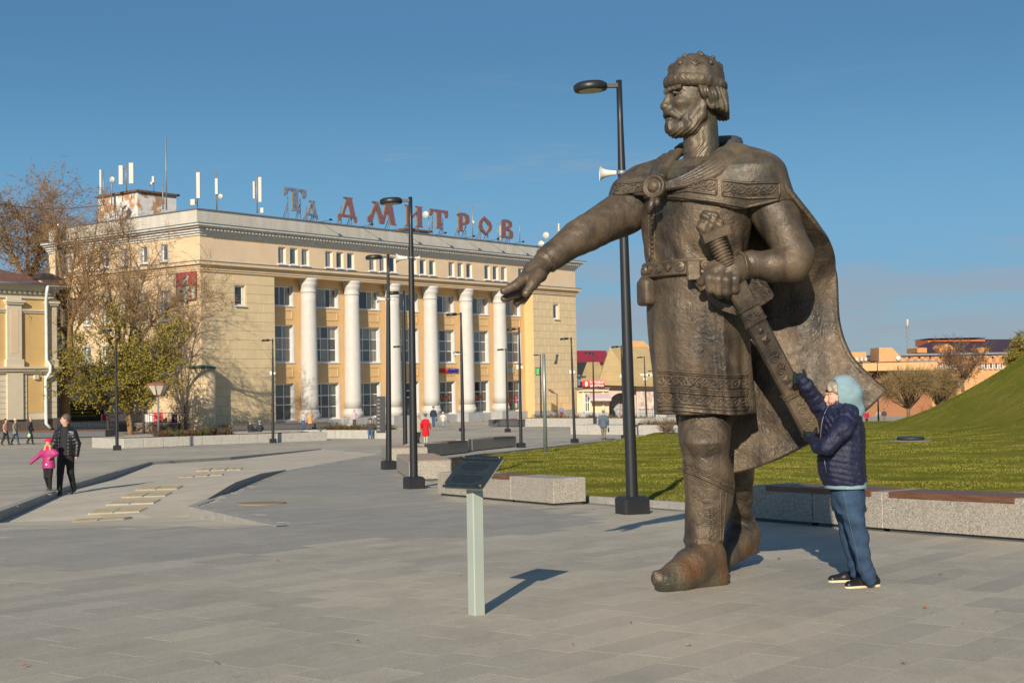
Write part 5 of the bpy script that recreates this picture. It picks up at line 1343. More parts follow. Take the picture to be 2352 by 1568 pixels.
# ---------------- a posable figure for everyone else
def person(label, loc, face, H=1.7, pose='walk', top=(.05, .05, .06), pants=(.02, .02, .025), hair=(.05, .03, .02), hat=None, skirt=False, coat_len=0.0, shoes=(.02, .02, .02), vox=.018, arms=None, phase=1, group=None, bulk=1.0, bag=None, gloves=None, hood=False, top_mat=None, quilted=False, scarf=None, extra=None, head_turn=0, open_front=False):
    """standing, walking or sitting figure; face = heading in degrees (0 = +y, away from camera; 180 = towards it)"""
    a = R(face); Fd = Vector((math.sin(a), math.cos(a), 0)); Ld = Vector((-Fd.y, Fd.x, 0)); s = H / 1.75
    root = thing('person', label, 'person', loc, 0, group)
    M_ = Matrix((Fd, Ld, Vector((0, 0, 1)))).transposed().to_4x4()
    def fin(v, name, mat, parent=None):
        me = v.mesh(name, mat); me.transform(M_); return link(name, me, parent or root)
    sit = pose == 'sit'; hz_ = (.50 if sit else .93) * s
    st = {'walk': .17, 'stand': .02, 'sit': 0}[pose] * s * phase
    sh = hz_ + .50 * s                                 # shoulder height
    hip = [(0, .09 * s * e, hz_) for e in (1, -1)]
    if sit: knee = [(.40 * s, .10 * s * e, hz_ - .02) for e in (1, -1)]; ank = [(.42 * s, .10 * s * e, .08 * s) for e in (1, -1)]
    else: knee = [(st * .55 * e + .03, .085 * s * e, .50 * s) for e in (1, -1)]; ank = [(st * e * 1.15 - (.05 if e * phase < 0 and pose == 'walk' else 0), .085 * s * e, (.09 + (.05 if e * phase < 0 and pose == 'walk' else 0)) * s) for e in (1, -1)]
    sho = [(0, .168 * s * e * bulk, sh - .055 * s) for e in (1, -1)]; HR = Matrix.Rotation(R(head_turn), 3, 'Z')
    if arms is None:
        if sit: arms = [((.08, .24, hz_ + .22), (.30, .16, hz_ + .10)), ((.08, -.24, hz_ + .22), (.30, -.16, hz_ + .10))]
        else: arms = [((-.04 - st * .3, .25, hz_ + .22), (.04 - st * .7, .26, hz_ - .03)), ((-.04 + st * .3, -.25, hz_ + .22), (.04 + st * .7, -.26, hz_ - .03))]
    hc = (.02 * s, 0, sh + .235 * s)
    def ho(dx, dy, dz): q = HR @ Vector((dx, dy, 0)); return (hc[0] + q.x, q.y, hc[2] + dz)
    B = lambda z: Vol((-.55 * s, -.6 * s, -.02), (.75 * s, .6 * s, H + .12), z)
    # body (continuous): head, neck, trunk core, hands
    v = B(vox); v.ell(ho(-.01 * s, 0, .01), (.095 * s, .076 * s, .112 * s), .01, rot=HR); v.ell(ho(.035 * s, 0, -.045 * s), (.058 * s, .056 * s, .075 * s), .03, rot=HR); v.ell(ho(.092 * s, 0, -.015 * s), (.02 * s, .014 * s, .03 * s), .01, rot=HR)
    for e in (1, -1): v.ell(ho(.088 * s, .034 * s * e, .018 * s), (.014 * s, .02 * s, .012 * s), .01, 'sub', rot=HR)
    for e in (1, -1): v.ell(ho(-.005, .078 * s * e, -.01), (.02 * s, .012 * s, .03 * s), .01, rot=HR)
    v.cone((0, 0, sh - .05), (hc[0], 0, hc[2] - .08 * s), .055 * s, .052 * s, .03); v.cone((0, 0, hz_), (0, 0, sh - .05), .09 * s, .10 * s, .05)
    for i in range(2):
        el, wr = arms[i]; v.cone(sho[i], el, .038 * s, .034 * s, .02); v.cone(el, wr, .034 * s, .028 * s, .01)
        w_ = Vector(wr); d_ = (w_ - Vector(el)).normalized(); v.cone(w_, w_ + d_ * .085 * s, .034 * s, .026 * s, .015); v.cone(w_ + d_ * .03 * s, w_ + d_ * .07 * s + Vector((.035 * s, 0, 0)), .014 * s, .012 * s, .01)
        v.cone(hip[i], knee[i], .06 * s, .05 * s, .02); v.cone(knee[i], ank[i], .05 * s, .035 * s, .02)
    body = fin(v, 'body', MAT_SKIN)
    # trousers or skirt with stockings
    pm = cloth('trousers_%.3f_%.3f_%.3f' % pants, pants)
    v = B(vox)
    for i in range(2): v.cone(hip[i], knee[i], .098 * s * bulk, .078 * s, .03); v.cone(knee[i], (ank[i][0], ank[i][1], ank[i][2] + .01), .076 * s, (.058 if not skirt else .04) * s, .02)
    v.ell((-.01, 0, hz_ + .03), (.125 * s * bulk, .165 * s * bulk, .12 * s), .05); fin(v, 'trousers' if not skirt else 'stockings', pm)
    # shoes
    smt = simple('shoes_%.2f_%.2f_%.2f' % shoes, shoes, .45)
    for i in range(2):
        v = Vol((ank[i][0] - .16 * s, ank[i][1] - .1 * s, -.02), (ank[i][0] + .28 * s, ank[i][1] + .1 * s, .22 * s), min(vox, .014))
        lift = ank[i][2] - .09 * s; v.cone((ank[i][0] - .03 * s, ank[i][1], .045 * s + lift), (ank[i][0] + .13 * s, ank[i][1], .035 * s + lift * .3), .046 * s, .04 * s, .02); v.cone((ank[i][0] - .01, ank[i][1], .05 * s + lift), (ank[i][0], ank[i][1], .11 * s + lift), .045 * s, .043 * s, .02); v.plane((0, 0, .004), (0, 0, -1), .003); fin(v, 'shoe', smt)
    # coat / jacket
    tm = top_mat or cloth('coat_%.3f_%.3f_%.3f' % top, top)
    v = B(vox); lowz = hz_ - .04 * s - coat_len * s
    fl = 1 + .35 * coat_len
    rows = [(lowz, 0, 0, .15 * s * bulk * fl, .20 * s * bulk * fl), (hz_ + .05, 0, 0, .145 * s * bulk, .19 * s * bulk), (hz_ + .2 * s, 0, 0, .135 * s * bulk, .185 * s * bulk), (sh - .14 * s, .0, 0, .14 * s * bulk, .21 * s * bulk), (sh - .02 * s, 0, 0, .105 * s, .175 * s), (sh + .055 * s, 0, 0, .07 * s, .085 * s)]
    if sit: rows = rows[1:]
    qd = (lambda u, v_, Z: -.010 * np.abs(np.sin(Z * math.pi / .075))) if quilted else None
    v.vloft(rows, 0, .0, disp=qd)
    for i in range(2):
        el, wr = arms[i]; v.cone(sho[i], el, .070 * s * bulk, .060 * s * bulk, .06); v.cone(el, wr, .062 * s * bulk, .050 * s, .02)
    if quilted:
        for i in range(2):
            A_ = np.array(sho[i]); B_ = np.array(arms[i][1]); AB = B_ - A_
            v.field(lambda X, Y, Z: -.007 * np.abs(np.sin(((X - A_[0]) * AB[0] + (Y - A_[1]) * AB[1] + (Z - A_[2]) * AB[2]) / (AB @ AB) * 7 * math.pi)) * (np.abs(Y) > .19 * s * bulk) * (np.sign(Y) == np.sign(A_[1])))
    if open_front: v.box((.2, 0, hz_ + .2), (.2, .085, .55), None, .02, .02, 'sub')
    coat = fin(v, 'coat' if coat_len > .2 else 'jacket', tm)
    # hair, hat or hood
    hm = simple('hair_%.2f_%.2f_%.2f' % hair, hair, .6, var=.3, scale=40, bump=.3, bscale=80)
    if hair[0] >= 0 and not hood:
        v = B(min(vox, .014)); v.ell(ho(-.025 * s, 0, .035 * s), (.10 * s, .088 * s, .108 * s), .01, rot=HR); v.ell(ho(.085 * s, 0, -.035 * s), (.09 * s, .085 * s, .105 * s), .02, 'sub', rot=HR); v.plane((0, 0, hc[2] - .07 * s), (0, 0, -1), .02); fin(v, 'hair', hm)
    if hat is not None:
        ht = cloth('hat_%.2f_%.2f_%.2f' % hat, hat)
        v = B(min(vox, .014)); v.ell((hc[0] - .01 * s, 0, hc[2] + .065 * s), (.108 * s, .095 * s, .092 * s), .01); v.plane((0, 0, hc[2] + .03 * s), (.25, 0, -1), .01); v.cone((hc[0] - .01, -.03 * s, hc[2] + .05 * s), (hc[0] - .01, .03 * s, hc[2] + .05 * s), .095 * s, .095 * s, .02); v.plane((0, 0, hc[2] + .02 * s), (.2, 0, -1), .006); fin(v, 'hat', ht)
    if hood:
        v = B(min(vox, .014)); v.ell((hc[0] - .03 * s, 0, hc[2] + .02 * s), (.125 * s, .11 * s, .135 * s), .01); v.ell((hc[0] + .10 * s, 0, hc[2] - .02 * s), (.10 * s, .07 * s, .10 * s), .02, 'sub'); fin(v, 'hood', tm, coat)
    if scarf is not None:
        v = B(min(vox, .014)); v.cone((.01, 0, sh + .06 * s), (.015, 0, sh + .10 * s), .085 * s, .075 * s, .01); fin(v, 'scarf', cloth('scarf_%.2f_%.2f_%.2f' % scarf, scarf))
    if bag is not None:
        wr = Vector(arms[bag[1]][1]); mb = MB(); q = wr + Vector((.02, 0, -.10)); c = q - Vector((0, 0, .22 * s))
        v = B(min(vox, .016)); v.ell(c, (.11, .05, .13), .01); v.cone(c + Vector((0, 0, .1)), q, .03, .008, .03)
        me = v.mesh('carrier_bag', bag[0]); me.transform(Matrix.Translation(Vector(loc)) @ M_)
        o = link('carrier_bag', me); me.transform(Matrix.Translation(-(Vector(loc) + M_ @ c))); o.location = Vector(loc) + M_ @ c; tag(o, bag[2], 'bag')
    if extra: extra(root, M_, s, hz_, sh, hc, fin, B, coat)
    return root
def stand_at(px, py): return on_ground(px, py)
# --- the man and the child
mloc = on_ground(152, 1136)
t = NT('black_quilted_nylon'); t.base((.010, .010, .012)); t.set(rough=.42, spec=.5); t.bump(t.noise(30, 4, .6), .3, .012); MAT_BLACKQ = t.m
def man_extra(root, M_, s, hz_, sh, hc, fin, B, coat):
    v = B(.012); v.vloft([(hz_ - .05, .03, 0, .105, .14), (hz_ + .25 * s, .03, 0, .095, .13), (sh - .05, .02, 0, .09, .12), (sh + .09 * s, .015, 0, .07, .075)], 0, 0); v.chain([(-.05, -.09, sh + .05), (-.09, 0, sh + .06), (-.05, .09, sh + .05)], [.045, .06, .045], .03); fin(v, 'hoodie', cloth('charcoal_hoodie', (.020, .021, .023)))
# heading: towards the camera and a little right
man = person('man in open black puffer jacket walking hand in hand with a small child', mloc, 186, 1.70, 'walk', pants=(.018, .019, .021), hair=(.10, .065, .04), top_mat=MAT_BLACKQ, quilted=True, vox=.011, bulk=1.08, phase=-.8,
             arms=[((.0, .27, 1.10), (.06, .27, .86)), ((.04, -.27, 1.08), (.14, -.31, .85))], extra=man_extra, open_front=True, head_turn=-62, shoes=(.012, .012, .012))
cloc = on_ground(112, 1128)
t = NT('pink_print_snowsuit'); vo = t.n('TexVoronoi'); vo.inputs['Scale'].default_value = 11; t.l(t.pos(), vo.inputs['Vector'])
c_ = t.mix(t.rng(vo.outputs['Distance'], .22, .26, 1, 0), (.34, .016, .13), vo.outputs['Color']); c_ = t.mix(t.rng(t.noise(9, 2, .5), .45, .55), (.34, .016, .13), c_); c_ = t.mix(t.rng(vo.outputs['Distance'], .10, .12, .8, 0), c_, (.7, .7, .75)); t.base(c_); t.set(rough=.6); MAT_PINK = t.m
def kid_extra(root, M_, s, hz_, sh, hc, fin, B, coat):
    for e in (1, -1): v = B(.010); v.chain([(hc[0] + .02, .075 * e * s, hc[2] - .06), (hc[0] + .03, .10 * e * s, hc[2] - .17)], [.026, .018], .01); fin(v, 'pigtail', simple('fair_hair', (.50, .33, .12), .5, var=.3, scale=40))
child = person('small child in bright pink hat and patterned pink snow jacket holding hands', cloc, 188, 1.08, 'walk', pants=(.014, .013, .014), hair=(.42, .28, .11), hat=(.80, .012, .085), top_mat=MAT_PINK, vox=.010, bulk=1.12, coat_len=.10, phase=.35, scarf=(.70, .02, .05),
               arms=[((.02, .20, .80), (.12, .10, .72)), ((.04, -.24, .72), (.10, -.36, .60))], extra=kid_extra, shoes=(.12, .11, .10))
# --- passers-by: (label, px, py, heading, ...)
white_bag = simple('white_carrier_bag', (.6, .6, .58), .5); green_bag = simple('green_white_bag', (.35, .55, .30), .5); red_bag = simple('red_carrier_bag', (.60, .03, .02), .5); dark_bag = simple('dark_handbag', (.02, .02, .025), .5)
person('woman with dark ponytail in beige vest over magenta sleeves walking', stand_at(13, 1022), 100, 1.68, 'walk', (.42, .22, .17), (.02, .02, .022), (.03, .02, .02), phase=1)
person('walker in pale cap and grey green coat with long dark scarf', stand_at(35, 1021), 100, 1.66, 'walk', (.20, .20, .16), (.03, .07, .14), (.12, .08, .05), hat=(.55, .53, .48), coat_len=.15, phase=1)
person('bald man in black sleeveless puffer carrying a carrier bag', stand_at(70, 1020), 80, 1.75, 'walk', (.03, .032, .04), (.022, .022, .026), (-1, 0, 0), quilted=True, phase=-.8, bag=(green_bag, 1, 'white and green carrier bag in the hand of the bald man'))
def bench_p(px, py, z): g = on_ground(px, py); return g + Vector((0, 0, z))
person('person in dark jacket sitting on the granite planter edge', bench_p(575, 1008, .0), 30, 1.66, 'sit', (.022, .025, .035), (.05, .05, .06), (.20, .16, .13))
person('person in dark coat and grey knitted hat sitting on the planter edge', bench_p(597, 1008, .0), 340, 1.62, 'sit', (.03, .035, .05), (.04, .04, .05), (.2, .17, .14), hat=(.20, .25, .30))
person('elderly person in pale grey jacket and blue jeans with red bag', stand_at(697, 987), 200, 1.62, 'stand', (.38, .38, .36), (.05, .10, .20), (.45, .42, .38), bag=(red_bag, 0, 'red carrier bag held by the elderly person in grey'))
person('elderly person in tan overcoat and pale cap', stand_at(713, 987), 150, 1.66, 'stand', (.50, .31, .14), (.10, .09, .08), (.45, .42, .38), hat=(.5, .48, .42), coat_len=.32)
person('woman in white and purple patterned jacket beside the flower planter', stand_at(814, 981), 160, 1.62, 'stand', (.48, .40, .46), (.06, .07, .10), (.35, .25, .18), coat_len=.1)
person('man in dark jacket, cap and blue jeans sitting on the planter', bench_p(851, 1007, .0), 175, 1.68, 'sit', (.05, .055, .055), (.06, .11, .22), (.05, .04, .03), hat=(.03, .03, .03))
person('walker in beige coat and black trousers beside the red coat', stand_at(961, 1018), 40, 1.66, 'walk', (.33, .29, .23), (.02, .02, .02), (.4, .38, .35), coat_len=.22, phase=.5)
person('woman in long scarlet coat and grey hat', stand_at(978, 1018), 20, 1.62, 'stand', (.50, .008, .015), (.45, .36, .28), (.1, .1, .1), hat=(.10, .10, .11), coat_len=.42, skirt=True, shoes=(.5, .42, .32))
person('man in navy jacket, cap and jeans leading a child to the store', stand_at(996, 980), 10, 1.78, 'walk', (.025, .03, .05), (.05, .09, .18), (.3, .27, .24), hat=(.03, .04, .08), phase=.6, bag=(dark_bag, 1, 'dark shopping bag held by the man in navy'))
person('child in cream coat and pale jeans beside the man in navy', stand_at(1018, 981), 10, 1.30, 'stand', (.60, .55, .45), (.18, .25, .34), (.5, .45, .38), hat=(.6, .56, .48), coat_len=.18)
person('woman in blue and white jacket and maroon trousers by the store corner', stand_at(1290, 962), 200, 1.62, 'stand', (.20, .22, .32), (.18, .02, .06), (.30, .12, .06))
person('person in grey hooded coat walking away with a dark handbag', stand_at(1387, 1010), 10, 1.68, 'walk', (.085, .11, .15), (.17, .15, .12), (.1, .1, .1), hat=(.4, .38, .35), coat_len=.15, phase=.4, bulk=1.1, bag=(dark_bag, 1, 'small dark handbag of the walker in grey coat'))
person('distant person in crimson coat and pale blue hat', G(1991, 974), 0, 1.62, 'stand', (.38, .012, .05), (.02, .02, .025), (.1, .1, .1), hat=(.35, .48, .55), coat_len=.2, vox=.025)
person('distant person in beige top beside the lamp post', G(2018, 971), 30, 1.66, 'walk', (.40, .36, .33), (.15, .18, .22), (.2, .1, .08), vox=.025)
person('distant man in dark jacket with olive trousers', G(2031, 971), 10, 1.75, 'stand', (.05, .06, .07), (.16, .15, .12), (.08, .06, .05), vox=.025)
person('distant person in khaki near the round trees', G(2137, 962), 10, 1.7, 'stand', (.32, .30, .20), (.1, .1, .1), (.3, .1, .08), vox=.025)
person('distant person in orange jacket near the round trees', G(2150, 958), 10, 1.7, 'stand', (.50, .16, .06), (.1, .1, .1), (.3, .2, .15), vox=.025)
# ================================================================== STREET FURNITURE
def m_terrazzo():
    t = NT('exposed_aggregate'); pos = t.pos(); vo = t.n('TexVoronoi'); vo.inputs['Scale'].default_value = 85; t.l(pos, vo.inputs['Vector'])
    sp = t.n('SeparateColor'); t.l(vo.outputs['Color'], sp.inputs[0])
    c = t.mix(t.rng(sp.outputs[0], 0, 1), (.17, .16, .14), (.43, .395, .33)); c = t.mix(t.rng(t.noise(2.2, 5, .6), .4, .7, 0, .4), c, (.36, .33, .28)); c = t.mix(t.rng(t.noise(6, 5, .7, pos, (1, 1, .2)), .58, .72, 0, .4), c, (.17, .15, .12))
    t.base(c); t.set(rough=.8, spec=.3); t.bump(vo.outputs['Distance'], .35, .006); return t.m
MAT_AGG = m_terrazzo()
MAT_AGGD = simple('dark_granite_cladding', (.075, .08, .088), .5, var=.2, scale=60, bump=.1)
MAT_CONC = simple('smooth_pale_concrete', (.40, .385, .345), .8, var=.12, scale=5, bump=.15)
t = NT('brown_bench_board'); gr = t.noise(4, 6, .6, t.co('Object'), (1, 12, 12)); t.base(t.mix(t.rng(gr, .3, .7), (.085, .038, .020), (.19, .088, .045))); t.set(rough=.5); t.bump(gr, .2, .01); MAT_WOOD = t.m
t = NT('weathered_slat'); gr = t.noise(5, 6, .6, t.co('Object'), (1, 12, 12)); t.base(t.mix(t.rng(gr, .3, .7), (.17, .125, .09), (.32, .25, .19))); t.set(rough=.6); MAT_SLAT = t.m
MAT_POLE = simple('charcoal_lamp_paint', (.022, .024, .028), .42, .2, var=.12); MAT_POLE2 = simple('grey_galvanised', (.30, .34, .34), .45, .6, var=.1)
MAT_LED = simple('led_diffuser', (.45, .42, .30), .4); MAT_HORN = simple('white_horn_plastic', (.66, .64, .58), .5, var=.06)
def rot_to(p, q): return math.atan2(q.y - p.y, q.x - p.x)

def slab_bench(label, p, q, h=.45, w_=.62, boards=(), seg=1, mat=None, taper=0, cat='bench', group=None, slats_top=False):
    """granite-chip block bench from p to q (front foot line), body behind it to the left of p->q; wooden seat boards let into the top"""
    p, q = Vector(p), Vector(q); L = (Vector((q.x, q.y)) - Vector((p.x, p.y))).length; rz = rot_to(p, q)
    root = thing('bench', label, cat, p, rz, group); sl = (q.z - p.z) / L
    mat = mat or MAT_AGG
    zf = lambda x: sl * x
    for k in range(seg):
        x0, x1 = L * k / seg + (.004 if k else 0), L * (k + 1) / seg - (.004 if k < seg - 1 else 0)
        mb = MB(); mb.bbox(x0, x1, 0, w_, .05, h, .012)
        # notches for the boards: body is lower there
        mb.v = [(x, y, z + zf(x)) for x, y, z in mb.v]; mb.build('block', mat, root)
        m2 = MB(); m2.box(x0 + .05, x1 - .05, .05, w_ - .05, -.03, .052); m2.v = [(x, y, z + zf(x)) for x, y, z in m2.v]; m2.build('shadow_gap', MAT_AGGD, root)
    for (a, b) in boards:
        x0, x1 = a * L, b * L; nb = 5; y0, y1 = -.012, w_ * .86
        for i in range(nb):
            ya, yb = y0 + (y1 - y0) * i / nb + .004, y0 + (y1 - y0) * (i + 1) / nb - .004
            mb = MB(); mb.bbox(x0, x1, ya, yb, h - .055 if i == 0 else h - .01, h + .012, .006); mb.v = [(x, y, z + zf(x)) for x, y, z in mb.v]; mb.build('board', MAT_WOOD, root)
    if slats_top:
        n = int(L / .085)
        for i in range(n):
            x = L * (i + .5) / n; mb = MB(); mb.bbox(x - .03, x + .03, .02, w_ - .02, h, h + .03, .006); mb.v = [(a, b, c + zf(a)) for a, b, c in mb.v]; mb.build('slat', MAT_SLAT, root)
    return root
def gp(px, py): return G(px, py)
# benches along the lawn edge by the statue
A = gp(2420, 1252); B = gp(2028, 1222); C = gp(1722, 1196)
e = (A - C).normalized()
b1 = slab_bench('long granite chip bench with brown boards, running out beside the woman', B + e * .01, A, .46, .66, [(.04, .80)], 1)
b2 = slab_bench('granite chip bench with brown board behind the statue legs, mostly in shade', C, B, .46, .66, [(.14, .93)], 2)
b3 = slab_bench('granite chip block bench standing behind the info plaque', gp(1005, 1138), gp(1272, 1163), .43, .60, [(.43, .66)], 3)
# block seats with weathered slat tops near the second lamp
b4 = slab_bench('square granite block seat with slatted top beside the lamp post, at the lawn tip', gp(911, 1083), gp(940, 1106), .44, 1.0, slats_top=True)
b5 = slab_bench('square granite block seat with slatted top beside the lamp carrying the notice board', gp(876, 1052), gp(890, 1062), .44, 1.3, slats_top=True)
b6 = slab_bench('pale granite block seat, shaded side boards, along the far lawn kerb near the slatted seats', gp(975, 1052), gp(1076, 1040), .50, .7, [(.5, .95)], 3)
b7 = slab_bench('pale granite block seat, shaded side boards, along the far lawn kerb before the store', gp(1085, 1037), gp(1186, 1026), .50, .7, [(.45, .95)], 3)

# ---- lamps
lamp_cache = {}
def lamp(px_base, py_base, py_top, px_top=None, H=6.0, horn=None, label=None, group=None, head=-1, d=None, board=False, box=True, cams=False, side=math.pi):
    p = G(px_base, py_base)
    dist = (p - CAM_LOC).dot(fwd); H = (py_base - py_top) / FPX * dist
    q = P(px_top, py_top, dist) if px_top else p + Vector((0, 0, H)); lean_x = (q.x - p.x) / H
    root = thing('street_lamp', label, 'street lamp', p, 0, group)
    root.rotation_euler = (0, math.atan(lean_x), 0)
    key = round(H, 1)
    s = H / 6.0
    mb = MB(); mb.lathe([(.084 * s, 0), (.084 * s, .05), (.074 * s, H * .35), (.058 * s, H * .75), (.042 * s, H * .90), (.040 * s, H)], 16); pole = mb.build('pole', MAT_POLE, root)
    mb = MB(); mb.bbox(-.19 * s, .19 * s, -.19 * s, .19 * s, -.03, .25 * s, .035 * s); mb.build('base_box', MAT_POLE, root, None, (0, 0, .35))
    mb = MB(); sd = -1
    mb.box(-.22 * s, .0, -.035 * s, .035 * s, H - .10 * s, H - .045 * s); mb.build('arm', MAT_POLE, root)
    mb = MB(); prof = [(.06, .05), (.22, .045), (.275, .01), (.28, -.05), (.262, -.085), (.235, -.085)]
    mb.lathe([(r_ * s * .72, z * s * .9) for r_, z in prof][::-1], 28); mb.v = [(x * 1.18, y, z) for x, y, z in mb.v]; hd = mb.build('lamp_head', MAT_POLE, root, (-.40 * s, 0, H - .06 * s), (0, R(-3), 0))
    mb = MB(); mb.lathe([(.165 * s, -.080 * s), (.165 * s, -.072 * s)], 24); mb.build('diffuser', MAT_LED, hd)
    if horn:
        for (fz, dx) in horn:
            z = fz * H
            mb = MB(); k_ = 1.0 if dx < 0 else .45; prof = [(r_ * .68 * k_, z_ * .80 * k_) for r_, z_ in ((.05, 0), (.055, .05), (.065, .12), (.085, .19), (.12, .25), (.165, .285))]
            mb.lathe([(r_ * s, z_ * s) for r_, z_ in prof], 22, cap=False); mb.lathe([(r_ * s * .95, z_ * s) for r_, z_ in prof], 22, cap=False)
            h_ = mb.build('loudspeaker', MAT_HORN, root, (.08 * s * dx, 0, z), (0, R(90) * dx, 0))
            mb = MB(); mb.lathe([(.066 * s, z - .03 * s), (.066 * s, z + .03 * s)], 16); mb.build('strap', MAT_POLE2, root)
    if board:
        mb = MB(); mb.box(-.34 * s, -.09 * s, -.03, .03, H * .17, H * .34); bd = mb.build('notice_board', simple('board_black', (.02, .021, .022), .4), root)
        for k in range(9): m2 = MB(); m2.box(-.32 * s, -.24 * s, -.036, -.0305, H * (.18 + .0175 * k), H * (.187 + .0175 * k)); m2.build('text_strip', simple('board_print', (.16, .17, .18), .6), bd)
    if cams:
        for (u0, u1, v0, v1) in ((-.16, -.06, .655, .69), (.06, .16, .66, .68)): mb = MB(); mb.box(u0 * s, u1 * s, -.03, .03, H * v0, H * v1); mb.build('camera_housing', MAT_HORN, root)
    return root
GL = 'slim charcoal street lamps on the plaza'; LB = 'slim charcoal street lamp with flat round head standing on the far plaza'
lamp(1453, 1180, 178, 1424, horn=[(.785, -1)], label='tall charcoal street lamp with one white horn loudspeaker, behind the statue', group=GL)
lamp(951, 1122, 450, 941, horn=[(.79, -1), (.79, 1)], label='tall charcoal street lamp with paired white horns, foot beside the slatted block seat', group=GL)
lamp(893, 1078, 583, 890, horn=[(.79, -1), (.79, 1)], board=True, label='charcoal street lamp with paired horns and a black notice board', group=GL)
lamp(931, 1047, 667, 926, label='charcoal street lamp without loudspeakers between the block seats', group=GL)
lamp(1064, 1039, 717, 1058, horn=[(.70, -1), (.70, 1)], label='charcoal street lamp with a ring of small horns between the two far block seats', group=GL)
lamp(1197, 1028, 752, 1192, cams=True, label='charcoal street lamp with small cameras at the end of the far block seats', group=GL)
lamp(1320, 1017, 774, 1312, cams=True, label='charcoal street lamp with small cameras before the store corner', group=GL)
lamp(269, 1034, 755, 263, label='charcoal street lamp beside the end of the long flower planter', group=GL)
for (pb, yb, yt, pt, cm) in [(627, 1017, 778, 625, True), (1166, 992, 800, 1162, False), (1435, 1007, 793, 1427, True), (1365, 981, 808, 1362, False), (1486, 976, 818, 1480, True)]:
    lamp(pb, yb, yt, pt, cams=cm, label=LB + (' and small cameras' if cm else ''), group=GL)
lamp(109, 988, 780, 108, label='thin charcoal street lamp before the yellow corner building', group=GL)
lamp(570, 981, 795, 567, label='thin charcoal street lamp standing against the blank left end of the store front', group=GL)
lamp(854, 972, 800, 853, label='thin charcoal street lamp before the third column of the store', group=GL)
lamp(928, 997, 793, 924, label='thin charcoal street lamp by the store entrance', group=GL)
lamp(1061, 990, 807, 1060, label='thin charcoal street lamp before the shop with orange window lettering', group=GL)
lp_ = lamp(1243, 964, 813, 1241, label='thin charcoal street lamp carrying a green traffic display by the store corner', group=GL)
mb = MB(); mb.box(-.55, -.1, -.2, .0, 5.0, 5.9); mb.build('display_box', MAT_POLE, lp_); mb = MB(); mb.box(-.47, -.18, -.215, -.201, 5.1, 5.8); mb.build('green_display', simple('green_screen', (.05, .45, .08), .4), lp_)
lamp(1505, 968, 850, 1500, label='small charcoal street lamp by the tan roofed market', group=GL)
lamp(2018, 974, 828, 2016, label='charcoal street lamp beside the far walkers near the round trees', group=GL)
# plain galvanised post in the lawn
p = G(1253, 1040); dst = (p - CAM_LOC).dot(fwd); H_ = (1040 - 812) / FPX * dst
post = thing('galvanised_post', 'thin pale galvanised post with tilted small panel, standing in the lawn', 'post', p)
mb = MB(); mb.lathe([(.075, -.05), (.07, H_ * .6), (.055, H_)], 12); mb.build('pole', MAT_POLE2, post)
mb = MB(); mb.tube([(0, 0, H_ * .9), (.1, 0, H_ * 1.0)], .03, 6); mb.box(.02, .10, -.08, .08, H_ * .90, H_ * 1.0); mb.build('panel', MAT_POLE, post, None, (0, .12, 0))
# ---- info plaque
pb = G(1095, 1412); plq = thing('info_plaque', 'tilted dark bronze plaque with engraved text on a pale green-grey post', 'plaque', pb)
MAT_PGREEN = simple('pale_green_paint', (.33, .38, .335), .5, var=.06, bump=.05)
dp = (pb - CAM_LOC).dot(fwd); Hp = (1412 - 1108) / FPX * dp
mb = MB(); mb.bbox(-.045, .045, -.045, .045, 0, Hp, .006); mb.build('post', MAT_PGREEN, plq, None, (0, 0, R(35)))
ax_ = Vector((.764, -.645, 0)); ay_ = Vector((.645 * .755, .764 * .755, .656)).normalized(); az_ = ax_.cross(ay_).normalized()
cen = P(1086, 1084, dp + .02); Mq = Matrix((ax_, ay_, az_)).transposed().to_4x4(); Mq.translation = cen - pb
mb = MB(); mb.box(-.180, .180, -.150, .150, -.022, -.002); o = mb.build('backing_plate', MAT_PGREEN, plq); o.matrix_local = Mq
t = NT('dark_bronze_plate'); t.base(t.mix(t.rng(t.noise(20, 4, .6), .3, .7), (.030, .045, .052), (.045, .062, .070))); t.set(rough=.4, metal=.5); MAT_PLATE = t.m
PW, PH = .188, .158
mb = MB(); mb.bbox(-PW, PW, -PH, PH, 0, .012, .004); plate = mb.build('plate', MAT_PLATE, plq); plate.matrix_local = Mq
MAT_ENGR = simple('plate_lettering', (.012, .012, .012), .4, .4); MAT_COPPER = simple('copper_screw', (.45, .20, .10), .35, .7)
for sx in (-1, 1):
    for sy in (-1, 1): mb = MB(); mb.lathe([(.009, .012), (.009, .018), (.004, .021)], 10, (sx * (PW - .018), sy * (PH - .018))); mb.build('screw', MAT_COPPER, plate)
def text_mesh(txt, size, mat, ext=.001, align='CENTER', name='lettering', shear=0, bold=0, spacing=1.0):
    cu = bpy.data.curves.new(name, 'FONT'); cu.body = txt; cu.size = size; cu.extrude = ext; cu.align_x = align; cu.align_y = 'CENTER'; cu.shear = shear; cu.offset = bold; cu.space_character = spacing; cu.resolution_u = 2
    ob = bpy.data.objects.new(name, cu); COL.objects.link(ob); dg = bpy.context.evaluated_depsgraph_get()
    me = bpy.data.meshes.new_from_object(ob.evaluated_get(dg)); bpy.data.objects.remove(ob); bpy.data.curves.remove(cu)
    me.materials.clear(); me.materials.append(mat); return me
me = text_mesh('Памятник Юрию Долгорукому', .024, MAT_ENGR, .0006, shear=.25); o = link('lettering', me, plate, (0, .112, .0125))
rr_ = random.Random(4)
mb = MB()                                    # the smaller engraved lines are too fine to read: rows of short strokes
